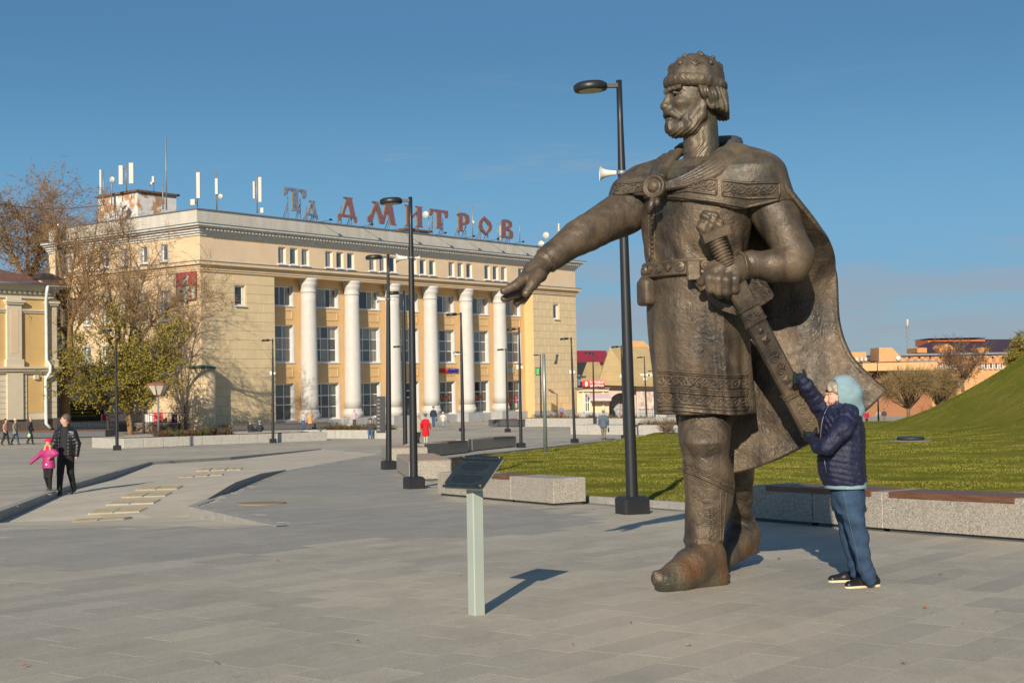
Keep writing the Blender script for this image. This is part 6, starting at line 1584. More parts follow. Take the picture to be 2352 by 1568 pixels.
for k, wd in enumerate((.18, .22, .25, .24, .18, 0, .08, 0, .26, .28, .29, .27, .2)):
    y = .075 - k * .0155; x = -wd / 2
    while x < wd / 2:
        L = rr_.uniform(.008, .024); mb.box(x, min(x + L, wd / 2), y - .003, y + .003, .0118, .0128); x += L + .005
tag(mb.build('engraved_lines', MAT_ENGR, plate), kind='stuff')
mb = MB()
for (a, b, c, d) in ((-PW + .02, PW - .02, PH - .012, PH - .009), (-PW + .02, PW - .02, -PH + .009, -PH + .012)): mb.box(a, b, c, d, .0118, .0130)
mb.build('border_line', MAT_ENGR, plate)

# ---- planters with autumn perennials
def planter(label, p, q, h=.5, w_=3.2, seg=6, mat=None, plants=None, group=None, earth=True, board=None):
    p, q = Vector(p), Vector(q); L = (Vector((q.x, q.y)) - Vector((p.x, p.y))).length; rz = rot_to(p, q); sl = (q.z - p.z) / L
    root = thing('planter', label, 'planter', p, rz, group); mat = mat or MAT_CONC
    for k in range(seg):
        x0, x1 = L * k / seg + .012, L * (k + 1) / seg - .012; mb = MB(); mb.bbox(x0, x1, 0, .45, 0, h, .015); mb.v = [(x, y, z + sl * x) for x, y, z in mb.v]; mb.build('edge_block', mat, root)
    mb = MB(); mb.box(.0, .4, .46, w_, -.1, h - .01); mb.box(L - .4, L, .46, w_, -.1, h - .01); mb.box(.4, L - .4, w_ - .4, w_, -.1, h - .01); mb.v = [(x, y, z + sl * x) for x, y, z in mb.v]; mb.build('edge_wall', mat, root)
    mb = MB(); mb.box(.4, L - .4, .45, w_ - .4, h - .2, h - .06); mb.v = [(x, y, z + sl * x) for x, y, z in mb.v]; mb.build('soil', simple('planter_soil', (.06, .042, .03), .95), root)
    if board:
        mb = MB(); mb.box(board[0] * L, board[1] * L, .03, .42, h, h + .04); mb.v = [(x, y, z + sl * x) for x, y, z in mb.v]; mb.build('seat_board', MAT_WOOD, root)
    return root, L, rz, sl
def plant_patch(root, L, rz, x0, x1, y0, y1, zt, n, hgt, cols, label, name='perennial_plants', seed=1, width=.25):
    """a bed of autumn perennials: clumps of thin stems with small leaves, one uncountable mass"""
    rr = random.Random(seed); M_ = Matrix.Translation(root.location) @ Matrix.Rotation(rz, 4, 'Z')
    mb = MB()
    for k in range(n):
        x, y = rr.uniform(x0, x1), rr.uniform(y0, y1); hh = hgt * rr.uniform(.4, 1.0) * (1 + .8 * (rr.random() < .12)); mi = rr.randrange(len(cols))
        for s_ in range(7):
            an = rr.uniform(0, 6.28); le = rr.uniform(.05, width); bx, by = x + math.cos(an) * .05, y + math.sin(an) * .05; tx, ty = x + math.cos(an) * le, y + math.sin(an) * le; z1 = zt + hh * rr.uniform(.6, 1)
            mb.cur = mi
            mb.add([(bx - .012, by, zt), (bx + .012, by, zt), (tx, ty, z1)], [(0, 1, 2)])
            for m_ in range(6):
                f = rr.uniform(.3, 1.05); cx, cy, cz = bx + (tx - bx) * f, by + (ty - by) * f, zt + (z1 - zt) * f; a2 = rr.uniform(0, 6.28); l2 = rr.uniform(.05, .11); dz = rr.uniform(-.04, .05)
                dx, dy = math.cos(a2) * l2, math.sin(a2) * l2; mb.cur = rr.choice((mi, rr.randrange(len(cols))))
                mb.add([(cx, cy, cz), (cx + dx * .5 - dy * .3, cy + dy * .5 + dx * .3, cz + dz + .01), (cx + dx, cy + dy, cz + dz), (cx + dx * .5 + dy * .3, cy + dy * .5 - dx * .3, cz + dz - .01)], [(0, 1, 2, 3)])
    me = mb.mesh(name, [simple('leaf_%.2f_%.2f_%.2f' % c, c, .7, var=.3, scale=20) for c in cols]); o = link(name, me, None); o.matrix_world = M_
    return tag(o, label, 'plants', kind='stuff')
AUT = [(.10, .13, .03), (.20, .05, .03), (.16, .10, .04), (.09, .03, .035), (.22, .19, .05)]
r1, L1, z1, s1_ = planter('long low pale concrete planter of red and green perennials beyond the ramp', gp(283, 1029), gp(752, 1011), .55, 4.2, 11, board=(.62, .9))
plant_patch(r1, L1, z1, 3.0, L1 * .55, .8, 2.6, .45, 150, .5, AUT, 'autumn perennials in the long planter beyond the ramp', seed=2)
r2, L2, z2, s2 = planter('pale concrete planter of tall weeds before the store columns, man seated on its edge', gp(695, 1006), gp(888, 1007), .55, 3.2, 5)
plant_patch(r2, L2, z2, .8, L2 - 1.0, .8, 2.4, .45, 130, .6, AUT[:1] * 2 + AUT, 'weedy perennials in the planter before the store columns', seed=3)
r3, L3, z3, s3 = planter('pale concrete planter edge before the right corner of the store', gp(1188, 979), gp(1480, 981), .7, 4.0, 9, board=(.0, .5))
plant_patch(r3, L3, z3, 1.0, L3 - 1, 1.0, 3.0, .55, 150, .55, AUT, 'reddish perennials in the planter by the store corner', seed=4, width=.35)
r4, L4, z4, s4 = planter('pale concrete planter edge behind the walker in grey coat', gp(1310, 997), gp(1560, 999), .62, 3.2, 6)
plant_patch(r4, L4, z4, L4 * .55, L4 - .8, .8, 2.4, .5, 70, .5, AUT, 'reddish perennials in the planter behind the walker in grey', seed=5, width=.35)
# dark clad platforms
def platform(label, p, q, h, w_, mat=None):
    p, q = Vector(p), Vector(q); L = (q.xy - p.xy).length; root = thing('platform_seat', label, 'bench', p, rot_to(p, q)); sl = (q.z - p.z) / L
    mb = MB(); mb.bbox(0, L, 0, w_, .06, h - .05, .02); mb.v = [(x, y, z + sl * x) for x, y, z in mb.v]; mb.build('cladding', mat or MAT_AGGD, root)
    n = 6
    for k in range(n): m = MB(); m.bbox(-.05, L + .05, -.05 + (w_ + .1) * k / n, -.05 + (w_ + .1) * (k + 1) / n - .02, h - .05, h, .008); m.v = [(x, y, z + sl * x) for x, y, z in m.v]; m.build('board', MAT_WOOD, root)
    return root
platform('dark clad platform seat with brown boards before the yellow corner building', gp(-30, 1008), gp(242, 1004), .55, 2.6)
platform('dark clad platform seat with brown boards at the foot of the store front', gp(520, 990), gp(760, 984), .55, 2.4)
platform('dark clad platform seat with brown boards before the store right half', gp(1122, 980), gp(1188, 980), .62, 3.0)
# bike racks
def bike_rack(px, py, px2, label):
    p, q = G(px, py), G(px2, py); L = (q.xy - p.xy).length; root = thing('bike_rack', label, 'bike rack', p, rot_to(p, q))
    for k in range(9):
        x = L * k / 8; mb = MB(); mb.tube([(x, 0, .02), (x + .1, -.1, .5), (x + .2, 0, .75), (x + .3, .15, .55), (x + .15, .25, .02)], .03, 6); mb.build('hoop', MAT_POLE, root)
    mb = MB(); mb.tube([(0, 0, .03), (L + .2, 0, .03)], .03, 6); mb.tube([(0, .25, .03), (L + .2, .25, .03)], .03, 6); mb.build('rail', MAT_POLE, root)
bike_rack(858, 976, 888, 'dark hooped bike rack between the second and third columns'); bike_rack(1221, 967 - 0, 1250, 'dark hooped bike rack at the foot of the right columns')
# manhole cover and small grate in the lawn
c = G(2092, 1027)
mh = thing('inspection_cover', 'low dark cover on a concrete ring in the lawn', 'manhole cover', Vector((c.x, c.y, zlawn(c.x, c.y))))
mb = MB(); mb.lathe([(.8, -.1), (.8, .02), (.75, .04), (.5, .05)], 24); mb.build('ring', simple('old_concrete', (.16, .15, .13), .9, bump=.3), mh)
mb = MB(); mb.lathe([(.5, .06), (.5, .14), (.46, .16)], 24); mb.build('lid', MAT_GRATE, mh)
# round covers set in the paving
for (px, py, r_, lb) in [(600, 1157, .42, 'rusty round manhole cover in the plaza beside the ramp corner'), ]:
    c = G(px, py); mb = MB(); mb.lathe([(r_, -.01), (r_, .021), (r_ - .05, .024), (r_ - .06, .020), (r_ - .07, .024)], 32); o = mb.build('manhole_cover', simple('rusty_cover', (.24, .17, .10), .7, var=.3, scale=20, bump=.4), None, c); o.rotation_euler = (-tilt, 0, 0); tag(o, lb, 'manhole cover')
# fallen leaves and litter on lawn and paving
rr_ = random.Random(9)
leafm = [simple('fallen_leaf_%d' % k, c, .7, var=.3, scale=30) for k, c in enumerate([(.30, .12, .04), (.22, .10, .03), (.36, .22, .07), (.10, .06, .03)])]
lv = MB()
for k in range(300):
    y = 7.5 + rr_.random() ** 1.5 * 45; x = rr_.uniform(-.4, .4) * y
    if in_poly(x, y, RAMP2): continue
    onl = in_poly(x, y, LAWN)
    if not onl and rr_.random() < .8: continue
    z = (zlawn(x, y) + .05 if onl else zg(x, y) + .018); a = rr_.uniform(0, 6.28); s_ = rr_.uniform(.010, .022) if not onl else rr_.uniform(.02, .04)
    lv.cur = rr_.randrange(4); M_ = Matrix.Translation((x, y, z)) @ Matrix.Rotation(a, 4, 'Z') @ Matrix.Rotation(rr_.uniform(-.3, .3), 4, 'X')
    lv.add([M_ @ Vector(v) * 1 for v in ((-s_, 0, 0), (-s_ * .3, s_ * .55, .006), (s_ * .4, s_ * .5, 0), (s_ * 1.2, 0, .012), (s_ * .4, -s_ * .5, .003), (-s_ * .3, -s_ * .55, 0))], [(0, 1, 2, 3, 4, 5)])
me = lv.mesh('fallen_leaves', leafm); tag(link('fallen_leaves', me), 'scattered dry brown leaves on lawn and paving', 'leaves', kind='stuff')
# ================================================================== BUILDINGS, ROOF, SIGNS
def prism_h(mb, outer, holes, fn, h0, h1):
    loops = [outer] + holes; flat = [p for l in loops for p in l]; n = len(flat)
    tris = tessellate_polygon([[Vector((u, v, 0)) for u, v in l] for l in loops])
    fs = [tuple(t) for t in tris] + [tuple(n + i for i in reversed(t)) for t in tris]; b = 0
    for l in loops:
        m = len(l); fs += [(b + i, b + (i + 1) % m, n + b + (i + 1) % m, n + b + i) for i in range(m)]; b += m
    return mb.add([fn(u, v, h0) for u, v in flat] + [fn(u, v, h1) for u, v in flat], fs)
UV_, NV_ = Vector((.621, .784, 0)), Vector((.784, -.621, 0))
def facade_t(px, inset=0):
    """distance along the store front of the point seen at pixel column px (plane set back by inset)"""
    c = Vector((SX, SY, 0)) - NV_ * inset; r_ = (px - 1176) / FPX
    return (r_ * c.y - c.x) / (UV_.x - UV_.y * r_)
def roof_pt(px, inset, z): t_ = facade_t(px, inset); c = Vector((SX, SY, 0)) - NV_ * inset + UV_ * t_; return Vector((c.x, c.y, z))
def z_at(px, py, p): d = (Vector(p) - CAM_LOC).dot(fwd); return P(px, py, d).z
# --- rooftop letters
GLY = {
 'Т': ([(.30, 0), (.72, 0), (.63, .05), (.63, .88), (.80, .87), (.86, .66), (.93, .60), (1, .68), (1, 1), (0, 1), (0, .72), (.07, .62), (.14, .68), (.20, .87), (.38, .88), (.38, .05)], []),
 'Д': ([(.06, -.12), (.14, .02), (.20, .10), (.82, .10), (.86, .0), (.92, -.14), (1, -.08), (1, .14), (.92, .20), (.74, .90), (.80, 1), (.28, 1), (.28, .95), (.44, .92), (.20, .22), (0, .22), (-.02, .12)], [[(.32, .22), (.66, .22), (.54, .78)]]),
 'М': ([(.02, .02), (.17, .02), (.18, .12), (.30, .68), (.42, 0), (.56, 0), (.68, .62), (.80, .0), (1, .0), (.95, .05), (.84, 1), (.70, 1), (.62, .94), (.52, .32), (.38, .94), (.34, 1), (.16, 1), (.16, .95), (.26, .90), (.12, .42), (.0, .22)], []),
 'И': ([(0, 0), (.42, 0), (.34, .07), (.34, .32), (.66, .66), (.66, .07), (.58, 0), (1, 0), (.92, .07), (.92, .93), (1, 1), (.58, 1), (.66, .93), (.66, .80), (.34, .46), (.34, .93), (.42, 1), (0, 1), (.08, .93), (.08, .07)], []),
 'Р': ([(0, 0), (.52, 0), (.42, .06), (.42, .36), (.66, .36), (.92, .46), (1, .68), (.9, .92), (.6, 1.02), (.2, 1), (0, .9), (.10, .8), (.10, .06)], [[(.42, .48), (.58, .50), (.66, .68), (.58, .88), (.42, .88)]]),
 'О': ([(.55, 0), (.95, .30), (1, .52), (.90, .72), (.42, 1), (.05, .68), (0, .45), (.15, .22)], [[(.55, .14), (.72, .36), (.76, .52), (.40, .84), (.26, .56), (.30, .36)]]),
 'В': ([(0, 0), (.9, 0), (1, .10), (1, .36), (.72, .52), (.92, .66), (.92, .90), (.66, 1), (.2, 1), (.05, .9), (.05, .1)], [[(.40, .10), (.68, .12), (.68, .38), (.40, .44)], [(.40, .58), (.60, .66), (.62, .84), (.40, .88)]])}
t = NT('maroon_letter_board'); t.base(t.mix(t.rng(t.noise(3, 5, .6), .3, .7), (.165, .072, .082), (.25, .115, .125))); t.set(rough=.7); MAT_MAROON = t.m
t = NT('faded_blue_letter'); t.base(t.mix(t.rng(t.noise(2, 5, .6), .3, .7), (.09, .12, .20), (.24, .28, .36))); t.set(rough=.6); MAT_BLUEL = t.m
MAT_LEDGE = simple('letter_edge_ochre', (.20, .17, .08), .7); MAT_RUST = simple('rusty_angle_iron', (.16, .10, .07), .8, .2, var=.3)
def roof_letter(ch, x0, x1, y0, y1, mat, lab):
    a, b = roof_pt(x0, 1.6, 0), roof_pt(x1, 1.6, 0); zt, zb_ = z_at(x0, y0, a), z_at((x0 + x1) / 2, y1, (a + b) / 2); W_ = (b - a).length; Hh = zt - zb_
    base = Vector(((a.x + b.x) / 2, (a.y + b.y) / 2, 17.8)); root = thing('roof_letter', lab, 'letter', base, TH, 'letters standing on the store roof')
    fn = lambda u, v, h: (W_ * (u - .5), h, (zb_ - 17.8) + v * Hh)
    o, h = GLY[ch]; mb = MB(); prism_h(mb, o, h, fn, -.02, .0); face = mb.build('letter_face', mat, root)
    mb = MB(); prism_h(mb, o, h, fn, .002, .16); mb.build('letter_edge', MAT_LEDGE, root)
    for u in (.22, .78):
        x = W_ * (u - .5); mb = MB(); mb.tube([(x, .22, -1.2), (x, .22, zb_ - 17.8 + Hh * .6)], .035, 5); mb.tube([(x - .1, -.1 if False else 1.6, -1.2), (x, .24, zb_ - 17.8 + Hh * .35)], .035, 5); mb.tube([(x - .9, .3, -1.0), (x, .23, zb_ - 17.8 + Hh * .15)], .03, 5); mb.build('strut', MAT_RUST, root)
for args in [('Т', 657, 708, 427, 483, MAT_BLUEL, 'faded blue letter Т, tallest of the roof letters'), ('Д', 706, 734, 457, 498, MAT_BLUEL, 'small faded blue letter Д beside the blue Т'), ('Д', 781, 824, 448, 503, MAT_MAROON, 'maroon letter Д heading the long roof word'),
             ('М', 848, 916, 458, 513, MAT_MAROON, 'wide maroon letter М on the store roof'), ('И', 935, 977, 468, 519, MAT_MAROON, 'maroon letter И, third of the long roof word'), ('Т', 992, 1034, 477, 524, MAT_MAROON, 'maroon letter Т, fourth of the long roof word'),
             ('Р', 1055, 1084, 486, 531, MAT_MAROON, 'maroon letter Р, fifth of the long roof word'), ('О', 1104, 1135, 493, 539, MAT_MAROON, 'pointed maroon letter О on the store roof'), ('В', 1155, 1183, 501, 546, MAT_MAROON, 'maroon letter В ending the long roof word')]:
    roof_letter(*args)
# floodlight arms along the parapet
for i, px in enumerate((735, 830, 925, 1000, 1066, 1122, 1180, 1232)):
    p = roof_pt(px, .5, 17.75); o = thing('parapet_floodlight', 'thin bracket floodlight leaning out over the store parapet', 'floodlight', p, TH, 'floodlights along the store parapet')
    mb = MB(); mb.tube([(0, 0, 0), (.3, -1.3, .15)], .022, 5); mb.build('bracket', MAT_POLE, o); mb = MB(); mb.box(.2, .42, -1.5, -1.3, .08, .26); mb.build('lamp', MAT_POLE, o)
# --- rooftop box rooms
t = NT('peeling_plaster'); pos = t.pos(); br = t.n('TexBrick'); br.inputs['Scale'].default_value = 4; br.inputs['Color1'].default_value = (.32, .14, .07, 1); br.inputs['Color2'].default_value = (.42, .24, .12, 1); br.inputs['Mortar'].default_value = (.4, .36, .3, 1)
mp = t.n('Mapping'); mp.inputs['Rotation'].default_value = (R(90), 0, -TH); t.l(pos, mp.inputs[0]); t.l(mp.outputs[0], br.inputs[0])
sp_ = t.n('SeparateXYZ'); t.l(pos, sp_.inputs[0]); m_ = t.math('ADD', t.noise(.55, 5, .65), t.math('MULTIPLY', t.rng(sp_.outputs['Z'], 17, 21.5, 0, 1), .22))
pl = t.rng(m_, .66, .70, 0, 1); t.base(t.mix(pl, t.mix(t.rng(t.noise(1.5, 4, .6), .4, .6), (.62, .60, .58), (.72, .70, .67)), t.mix(t.rng(m_, .70, .78, 1, 0), br.outputs['Color'], (.50, .30, .15)))); t.set(rough=.9); t.bump(pl, .4, .03); MAT_PEEL = t.m
def roof_room(x0, x1, y0, y1, z1, label):
    o = thing('roof_room', label, 'roof structure', Vector((SX, SY, 16.6)) + UV_ * x0 - NV_ * y0, TH)
    mb = MB(); mb.box(0, x1 - x0, 0, y1 - y0, 0, z1 - 16.6); mb.build('wall', MAT_PEEL, o)
    mb = MB(); mb.box(-.25, x1 - x0 + .25, -.25, y1 - y0 + .25, z1 - 16.6, z1 - 16.4); mb.build('roof_slab', MAT_RUST, o)
roof_room(4.0, 8.7, 14.5, 21.0, 21.1, 'peeling white plastered box room on the store roof'); roof_room(33.5, 37.5, 6.0, 9.5, 18.9, 'small crumbling brick box behind the roof letters')
# --- antennas
MAT_ANT = simple('antenna_white', (.50, .48, .42), .5, var=.05); MAT_ANTM = simple('antenna_mast_grey', (.26, .27, .26), .5, .4)
def antenna(px, ytop, ybot, label, inset=1.5, panel=None, dish=None, base=None, thin=.06, panels=()):
    """mast from roof up to ytop; panels = [(dpx, top, bottom, width_px)], dish = [(dpx, y, r_px)]"""
    p = roof_pt(px, inset, 0); zb_ = z_at(px, ybot, p) if base is None else base; zt = z_at(px, ytop, p); s = (p - CAM_LOC).dot(fwd) / FPX
    o = thing('roof_antenna', label, 'antenna', (p.x, p.y, zb_), 0, 'antennas on the store roof')
    mb = MB(); mb.tube([(0, 0, 0), (0, 0, zt - zb_)], thin, 6); mb.build('mast', MAT_ANTM, o)
    for (dx, a, b, w_) in panels:
        za, zc = z_at(px + dx, a, p) - zb_, z_at(px + dx, b, p) - zb_; mb = MB(); w2 = w_ * s / 2; mb.bbox(dx * s - w2, dx * s + w2, -.28, -.06, zc, za, .03); mb.build('panel', MAT_ANT, o)
        mb = MB(); mb.tube([(0, 0, zc + .3), (dx * s, -.08, zc + .3)], .035, 5); mb.tube([(0, 0, za - .3), (dx * s, -.08, za - .3)], .035, 5); mb.build('bracket', MAT_ANTM, o)
    for (dx, y, r_) in (dish or ()):
        zc = z_at(px + dx, y, p) - zb_; r_ *= s; mb = MB(); mb.lathe([(.05, .35 * r_), (r_ * .5, .22 * r_), (r_ * .85, .05 * r_), (r_, 0), (r_ * .97, -.05)], 20); mb.build('dish', MAT_ANT, o, (dx * s, -.3, zc), (R(90), 0, R(-20)))
    return o
RZ = 16.6
antenna(240, 388, 470, 'leaning long white panel antenna on the roof room', 17, panels=[(-5, 388, 445, 5)])
antenna(259, 392, 470, 'rusty mast with small round dish on the roof room', 16, dish=[(3, 411, 7)])
antenna(293, 372, 440, 'twin tall white panel antennas on one mast above the roof room', 15, panels=[(-11, 378, 422, 10), (13, 372, 420, 11)])
antenna(356, 398, 445, 'short white panel antenna at the roof room edge', 16, panels=[(0, 403, 418, 6), (-4, 416, 425, 5)])
antenna(385, 310, 480, 'very tall thin whip mast beside the roof room', 13, thin=.07)
antenna(377, 420, 480, 'short bare pipe mast beside the whip mast', 13)
antenna(456, 385, 474, 'tall white panel antenna with grey cabinet at the parapet corner', 1.2, panels=[(4, 394, 454, 9), (-9, 456, 470, 11)])
antenna(501, 392, 480, 'white panel antenna with round dish near the parapet corner', 1.5, panels=[(1, 408, 445, 7)], dish=[(10, 450, 6)])
antenna(594, 398, 488, 'pair of white panel antennas before the blue Т', 1.5, panels=[(-6, 415, 455, 5), (8, 405, 463, 8), (12, 476, 488, 8)])
antenna(989, 498, 535, 'round white dish antenna behind the maroon Т', 4, dish=[(-7, 492, 8)])
antenna(1058, 472, 540, 'thin lattice mast behind the maroon Р', 5); antenna(1090, 470, 545, 'thin mast with small crossbars behind the maroon Р', 5, panels=[(2, 505, 512, 4)])
antenna(1148, 512, 552, 'slim panel antenna before the maroon В', 3, panels=[(6, 517, 550, 4)]); antenna(1198, 505, 556, 'thin rod antenna after the maroon В', 2)
antenna(1253, 522, 565, 'mast with round dish near the store far corner', 3, dish=[(5, 540, 8), (-6, 560, 8)]); antenna(1285, 508, 565, 'slim pole antennas near the store far corner', 3, panels=[(3, 512, 530, 4)])
# satellite dishes on the box room wall, flue on the side wall
for (px, py, r_) in ((272, 478, 8), (290, 478, 9), (283, 468, 8)):
    p = roof_pt(px, 15.5, 0); p.z = z_at(px, py, p); s = (p - CAM_LOC).dot(fwd) / FPX; mb = MB(); r_ *= s; mb.lathe([(.05, .3 * r_), (r_ * .6, .18 * r_), (r_, 0), (r_ * .97, -.04)], 18); o = mb.build('satellite_dish', MAT_ANT, None, p, (R(80), 0, R(-35))); tag(o, 'round white satellite dish on the roof room wall', 'dish', 'dishes on the roof room')
flue = thing('steel_flue', 'shiny steel flue pipe climbing the store side wall', 'flue', Vector((SX, SY, 0)) - NV_ * 20.5 - UV_ * .9 + Vector((0, 0, -1)), TH)
mb = MB(); mb.lathe([(.34, 0), (.34, 18.4), (.36, 18.4), (.36, 19.3), (.30, 19.3)], 20); mb.build('pipe', simple('stainless_steel', (.5, .5, .5), .25, .9), flue)
for k in range(5): mb = MB(); mb.box(.2, .95, -.05, .05, 3 + k * 3.2, 3.1 + k * 3.2); mb.build('wall_bracket', MAT_ANTM, flue)
# --- coat of arms on the side wall
ca_ = thing('coat_of_arms', 'red and cream shield with horseman and small crowns on the side wall', 'coat of arms', Vector((SX, SY, 9.3)) - NV_ * 1.85 - UV_ * .02, TH)
SH = [(-1.42, 2.85), (1.42, 2.85), (1.42, .42), (1.30, .26), (.25, .22), (0, -.05), (-.25, .22), (-1.30, .26), (-1.42, .42)]
fnS = lambda u, v, h: (-.05 - h, -u, v)
mb = MB(); mb.prism(SH, fnS, 0, .08); mb.build('shield_rim', simple('shield_maroon', (.22, .06, .07), .6), ca_)
mb = MB(); mb.prism([(-1.28, 2.72), (1.28, 2.72), (1.28, 1.52), (-1.28, 1.52)], fnS, .082, .10); mb.build('red_field', simple('shield_red', (.42, .05, .05), .6, var=.2), ca_)
mb = MB(); mb.prism([(-1.28, 1.515), (1.28, 1.515), (1.28, .45), (1.18, .36), (.22, .34), (0, .12), (-.22, .34), (-1.18, .36), (-1.28, .45)], fnS, .082, .10); mb.build('cream_field', simple('shield_cream', (.50, .50, .36), .6), ca_)
mb = MB(); mb.prism([(-.35, 1.75), (-.2, 1.78), (-.1, 2.0), (.12, 2.02), (.2, 1.75), (.32, 1.78), (.26, 2.1), (.36, 2.3), (.46, 2.42), (.36, 2.55), (.22, 2.45), (.12, 2.2), (-.2, 2.2), (-.36, 2.1), (-.46, 1.9)], fnS, .102, .115); mb.build('horse', simple('emblem_white', (.55, .55, .50), .6), ca_)
mb = MB(); mb.prism([(-.12, 2.22), (.08, 2.22), (.1, 2.45), (.05, 2.62), (-.08, 2.62), (-.14, 2.45), (-.34, 2.2), (-.26, 2.18)], fnS, .102, .12); mb.build('rider', simple('emblem_blue', (.05, .10, .20), .6), ca_)
mb = MB(); mb.prism([(-.15, 1.58), (.45, 1.6), (.3, 1.72), (.1, 1.78), (.0, 1.70), (-.2, 1.72)], fnS, .102, .115); mb.build('dragon', simple('emblem_green', (.02, .16, .09), .6), ca_)
for (u, v) in ((-.62, 1.12), (.62, 1.12), (-.62, .60), (.62, .60)): mb = MB(); mb.prism([(u - .2, v - .1), (u + .2, v - .1), (u + .24, v + .16), (u + .1, v + .04), (u, v + .18), (u - .1, v + .04), (u - .24, v + .16)], fnS, .102, .115); mb.build('crown', simple('emblem_red', (.45, .05, .03), .6), ca_)
# --- shop signs on the store
bk = thing('bank_sign', 'red and blue letter sign with round emblem above a shop window', 'sign', Vector((SX, SY, 3.05)) + UV_ * (BAYX[4] - .3) - NV_ * (REC - .12), TH)
MAT_SRED, MAT_SBLUE = simple('sign_red', (.62, .015, .03), .4), simple('sign_blue', (.015, .02, .30), .4)
for txt, m_, x in (('СОВКОМ', MAT_SRED, -.75), ('БАНК', MAT_SBLUE, 1.62)): o = link('lettering', text_mesh(txt, .62, m_, .05, 'CENTER', bold=.012), bk, (x, 0, 0), (R(90), 0, 0))
mb = MB(); mb.lathe([(.52, 0), (.52, .08)], 24); mb.build('emblem_disc', simple('sign_white', (.75, .75, .75), .4), bk, (-2.55, 0, 0), (R(90), 0, 0))
for (r0, r1, a0, a1, m_) in ((.30, .44, 80, 280, simple('sign_orange', (.75, .14, .02), .4)), (.0, .26, -100, 100, MAT_SBLUE), (.10, .20, 90, 270, MAT_SBLUE), (.28, .44, -75, 75, MAT_SBLUE)):
    mb = MB(); n = 14; pl_ = [(r1 * math.cos(R(a0 + (a1 - a0) * k / n)), r1 * math.sin(R(a0 + (a1 - a0) * k / n))) for k in range(n + 1)] + [(max(r0, .01) * math.cos(R(a1 - (a1 - a0) * k / n)), max(r0, .01) * math.sin(R(a1 - (a1 - a0) * k / n))) for k in range(n + 1)]
    mb.prism(pl_, lambda u, v, h: (u, v, h), .082, .1); mb.build('emblem_arc', m_, bk, (-2.55, 0, 0), (R(90), 0, 0))
MAT_ORL = simple('orange_window_lettering', (.62, .13, .04), .5)
for bi, txt in ((4, 'ПЕКАРН'), (5, 'КАЛЬЯН')):
    o = link('window_lettering', text_mesh(txt, .72, MAT_ORL, .004, 'CENTER', bold=.01), None, Vector((SX, SY, .1)) + UV_ * (BAYX[bi] - .35) - NV_ * (REC + .32), (R(90), 0, TH)); tag(o, 'orange window lettering %s' % ('below the bank sign' if bi == 4 else 'in the shop window between the two right columns'), 'lettering')
    mb = MB(); n = 16
    for (r0, r1, cz) in ((.25, .33, .0),): mb.prism([(r1 * math.cos(6.283 * k / n), r1 * math.sin(6.283 * k / n)) for k in range(n)], lambda u, v, h: (u, h, v), 0, .006)
    mb.box(-.25, .25, 0, .006, .42, .62); mb.box(-.14, .14, -.004, -.001, -.12, .15)
    o = mb.build('window_sticker', MAT_ORL, None, Vector((SX, SY, -1.05)) + UV_ * (BAYX[bi] - 1.2) - NV_ * (REC + .31), (0, 0, TH)); tag(o, 'orange pictogram sticker low in the %s window' % ('bakery' if bi == 4 else 'right hand shop'), 'sticker')
mb = MB(); mb.box(-.7, .7, -.06, 0, -.3, .3); o = mb.build('small_sign', simple('sign_grey_green', (.42, .50, .42), .5), None, Vector((SX, SY, 3.1)) + UV_ * (BAYX[6] - .6) - NV_ * (REC - .08), (0, 0, TH)); tag(o, 'small pale green sign above the last shop window', 'sign')
for bi, dx, dz, c in ((6, -.1, -.5, (.55, .05, .04)), (6, .9, -.3, (.6, .1, .25)), (6, .35, -1.0, (.15, .35, .1)), (6, .9, -1.0, (.55, .5, .45))):
    mb = MB(); mb.box(-.28, .28, -.006, 0, -.3, .3); o = mb.build('window_poster', simple('poster_%.2f_%.2f' % c[:2], c, .6, var=.5, scale=6), None, Vector((SX, SY, dz)) + UV_ * (BAYX[bi] + dx) - NV_ * (REC + .31), (0, 0, TH)); tag(o, 'small coloured poster inside the last shop window', 'poster', 'posters in the last shop window')

# ================================================================== YELLOW CORNER BUILDING
yc = P(126, 900, 112); YB = thing('corner_building', 'ochre classical corner building with cream pilasters and white downpipe', 'building', (yc.x, yc.y, -2.4), TH)
MAT_OCH = simple('ochre_stucco', (.60, .41, .17), .85, var=.06, scale=.8, bump=.1); MAT_TRIM = simple('cream_trim', (.63, .56, .42), .8, var=.06, scale=1.5, bump=.1); MAT_BSTONE = simple('brown_stone_plinth', (.13, .105, .085), .6, var=.2, scale=5)
yz = lambda z: z + 2.4
mb = MB(); mb.box(-16, 0, 0, 12, yz(3.4), yz(10.1)); mb.build('upper_wall', MAT_OCH, YB)
mb = MB(); mb.box(-16, .06, -.06, 12.05, yz(-.65), yz(3.4)); mb.build('lower_wall', MAT_TRIM, YB)
mb = MB(); mb.box(-16, .1, -.12, 12.1, 0, yz(-.65)); mb.build('plinth', MAT_BSTONE, YB)
for k in range(9):                                   # rusticated courses
    z0 = -.60 + k * .44
    for (a, b) in ((-16, -4.45), (-3.05, -2.62), (-1.02, 0.10)):
        mb = MB(); mb.bbox(a, b, -.16, -.061, yz(z0 + .015), yz(z0 + .425), .02); mb.build('rustic_block', MAT_TRIM, YB)
mb = MB(); mb.box(-4.45, -3.05, -.30, -.061, yz(-.6), yz(3.2)); mb.build('lower_pilaster', MAT_TRIM, YB)
mb = MB(); mb.box(-2.55, -1.1, -.09, -.061, yz(-.1), yz(2.75)); mb.build('niche_panel', MAT_OCH, YB); mb = MB(); mb.box(-2.0, -1.62, -.28, -.061, yz(2.6), yz(2.95)); mb.build('keystone', MAT_TRIM, YB)
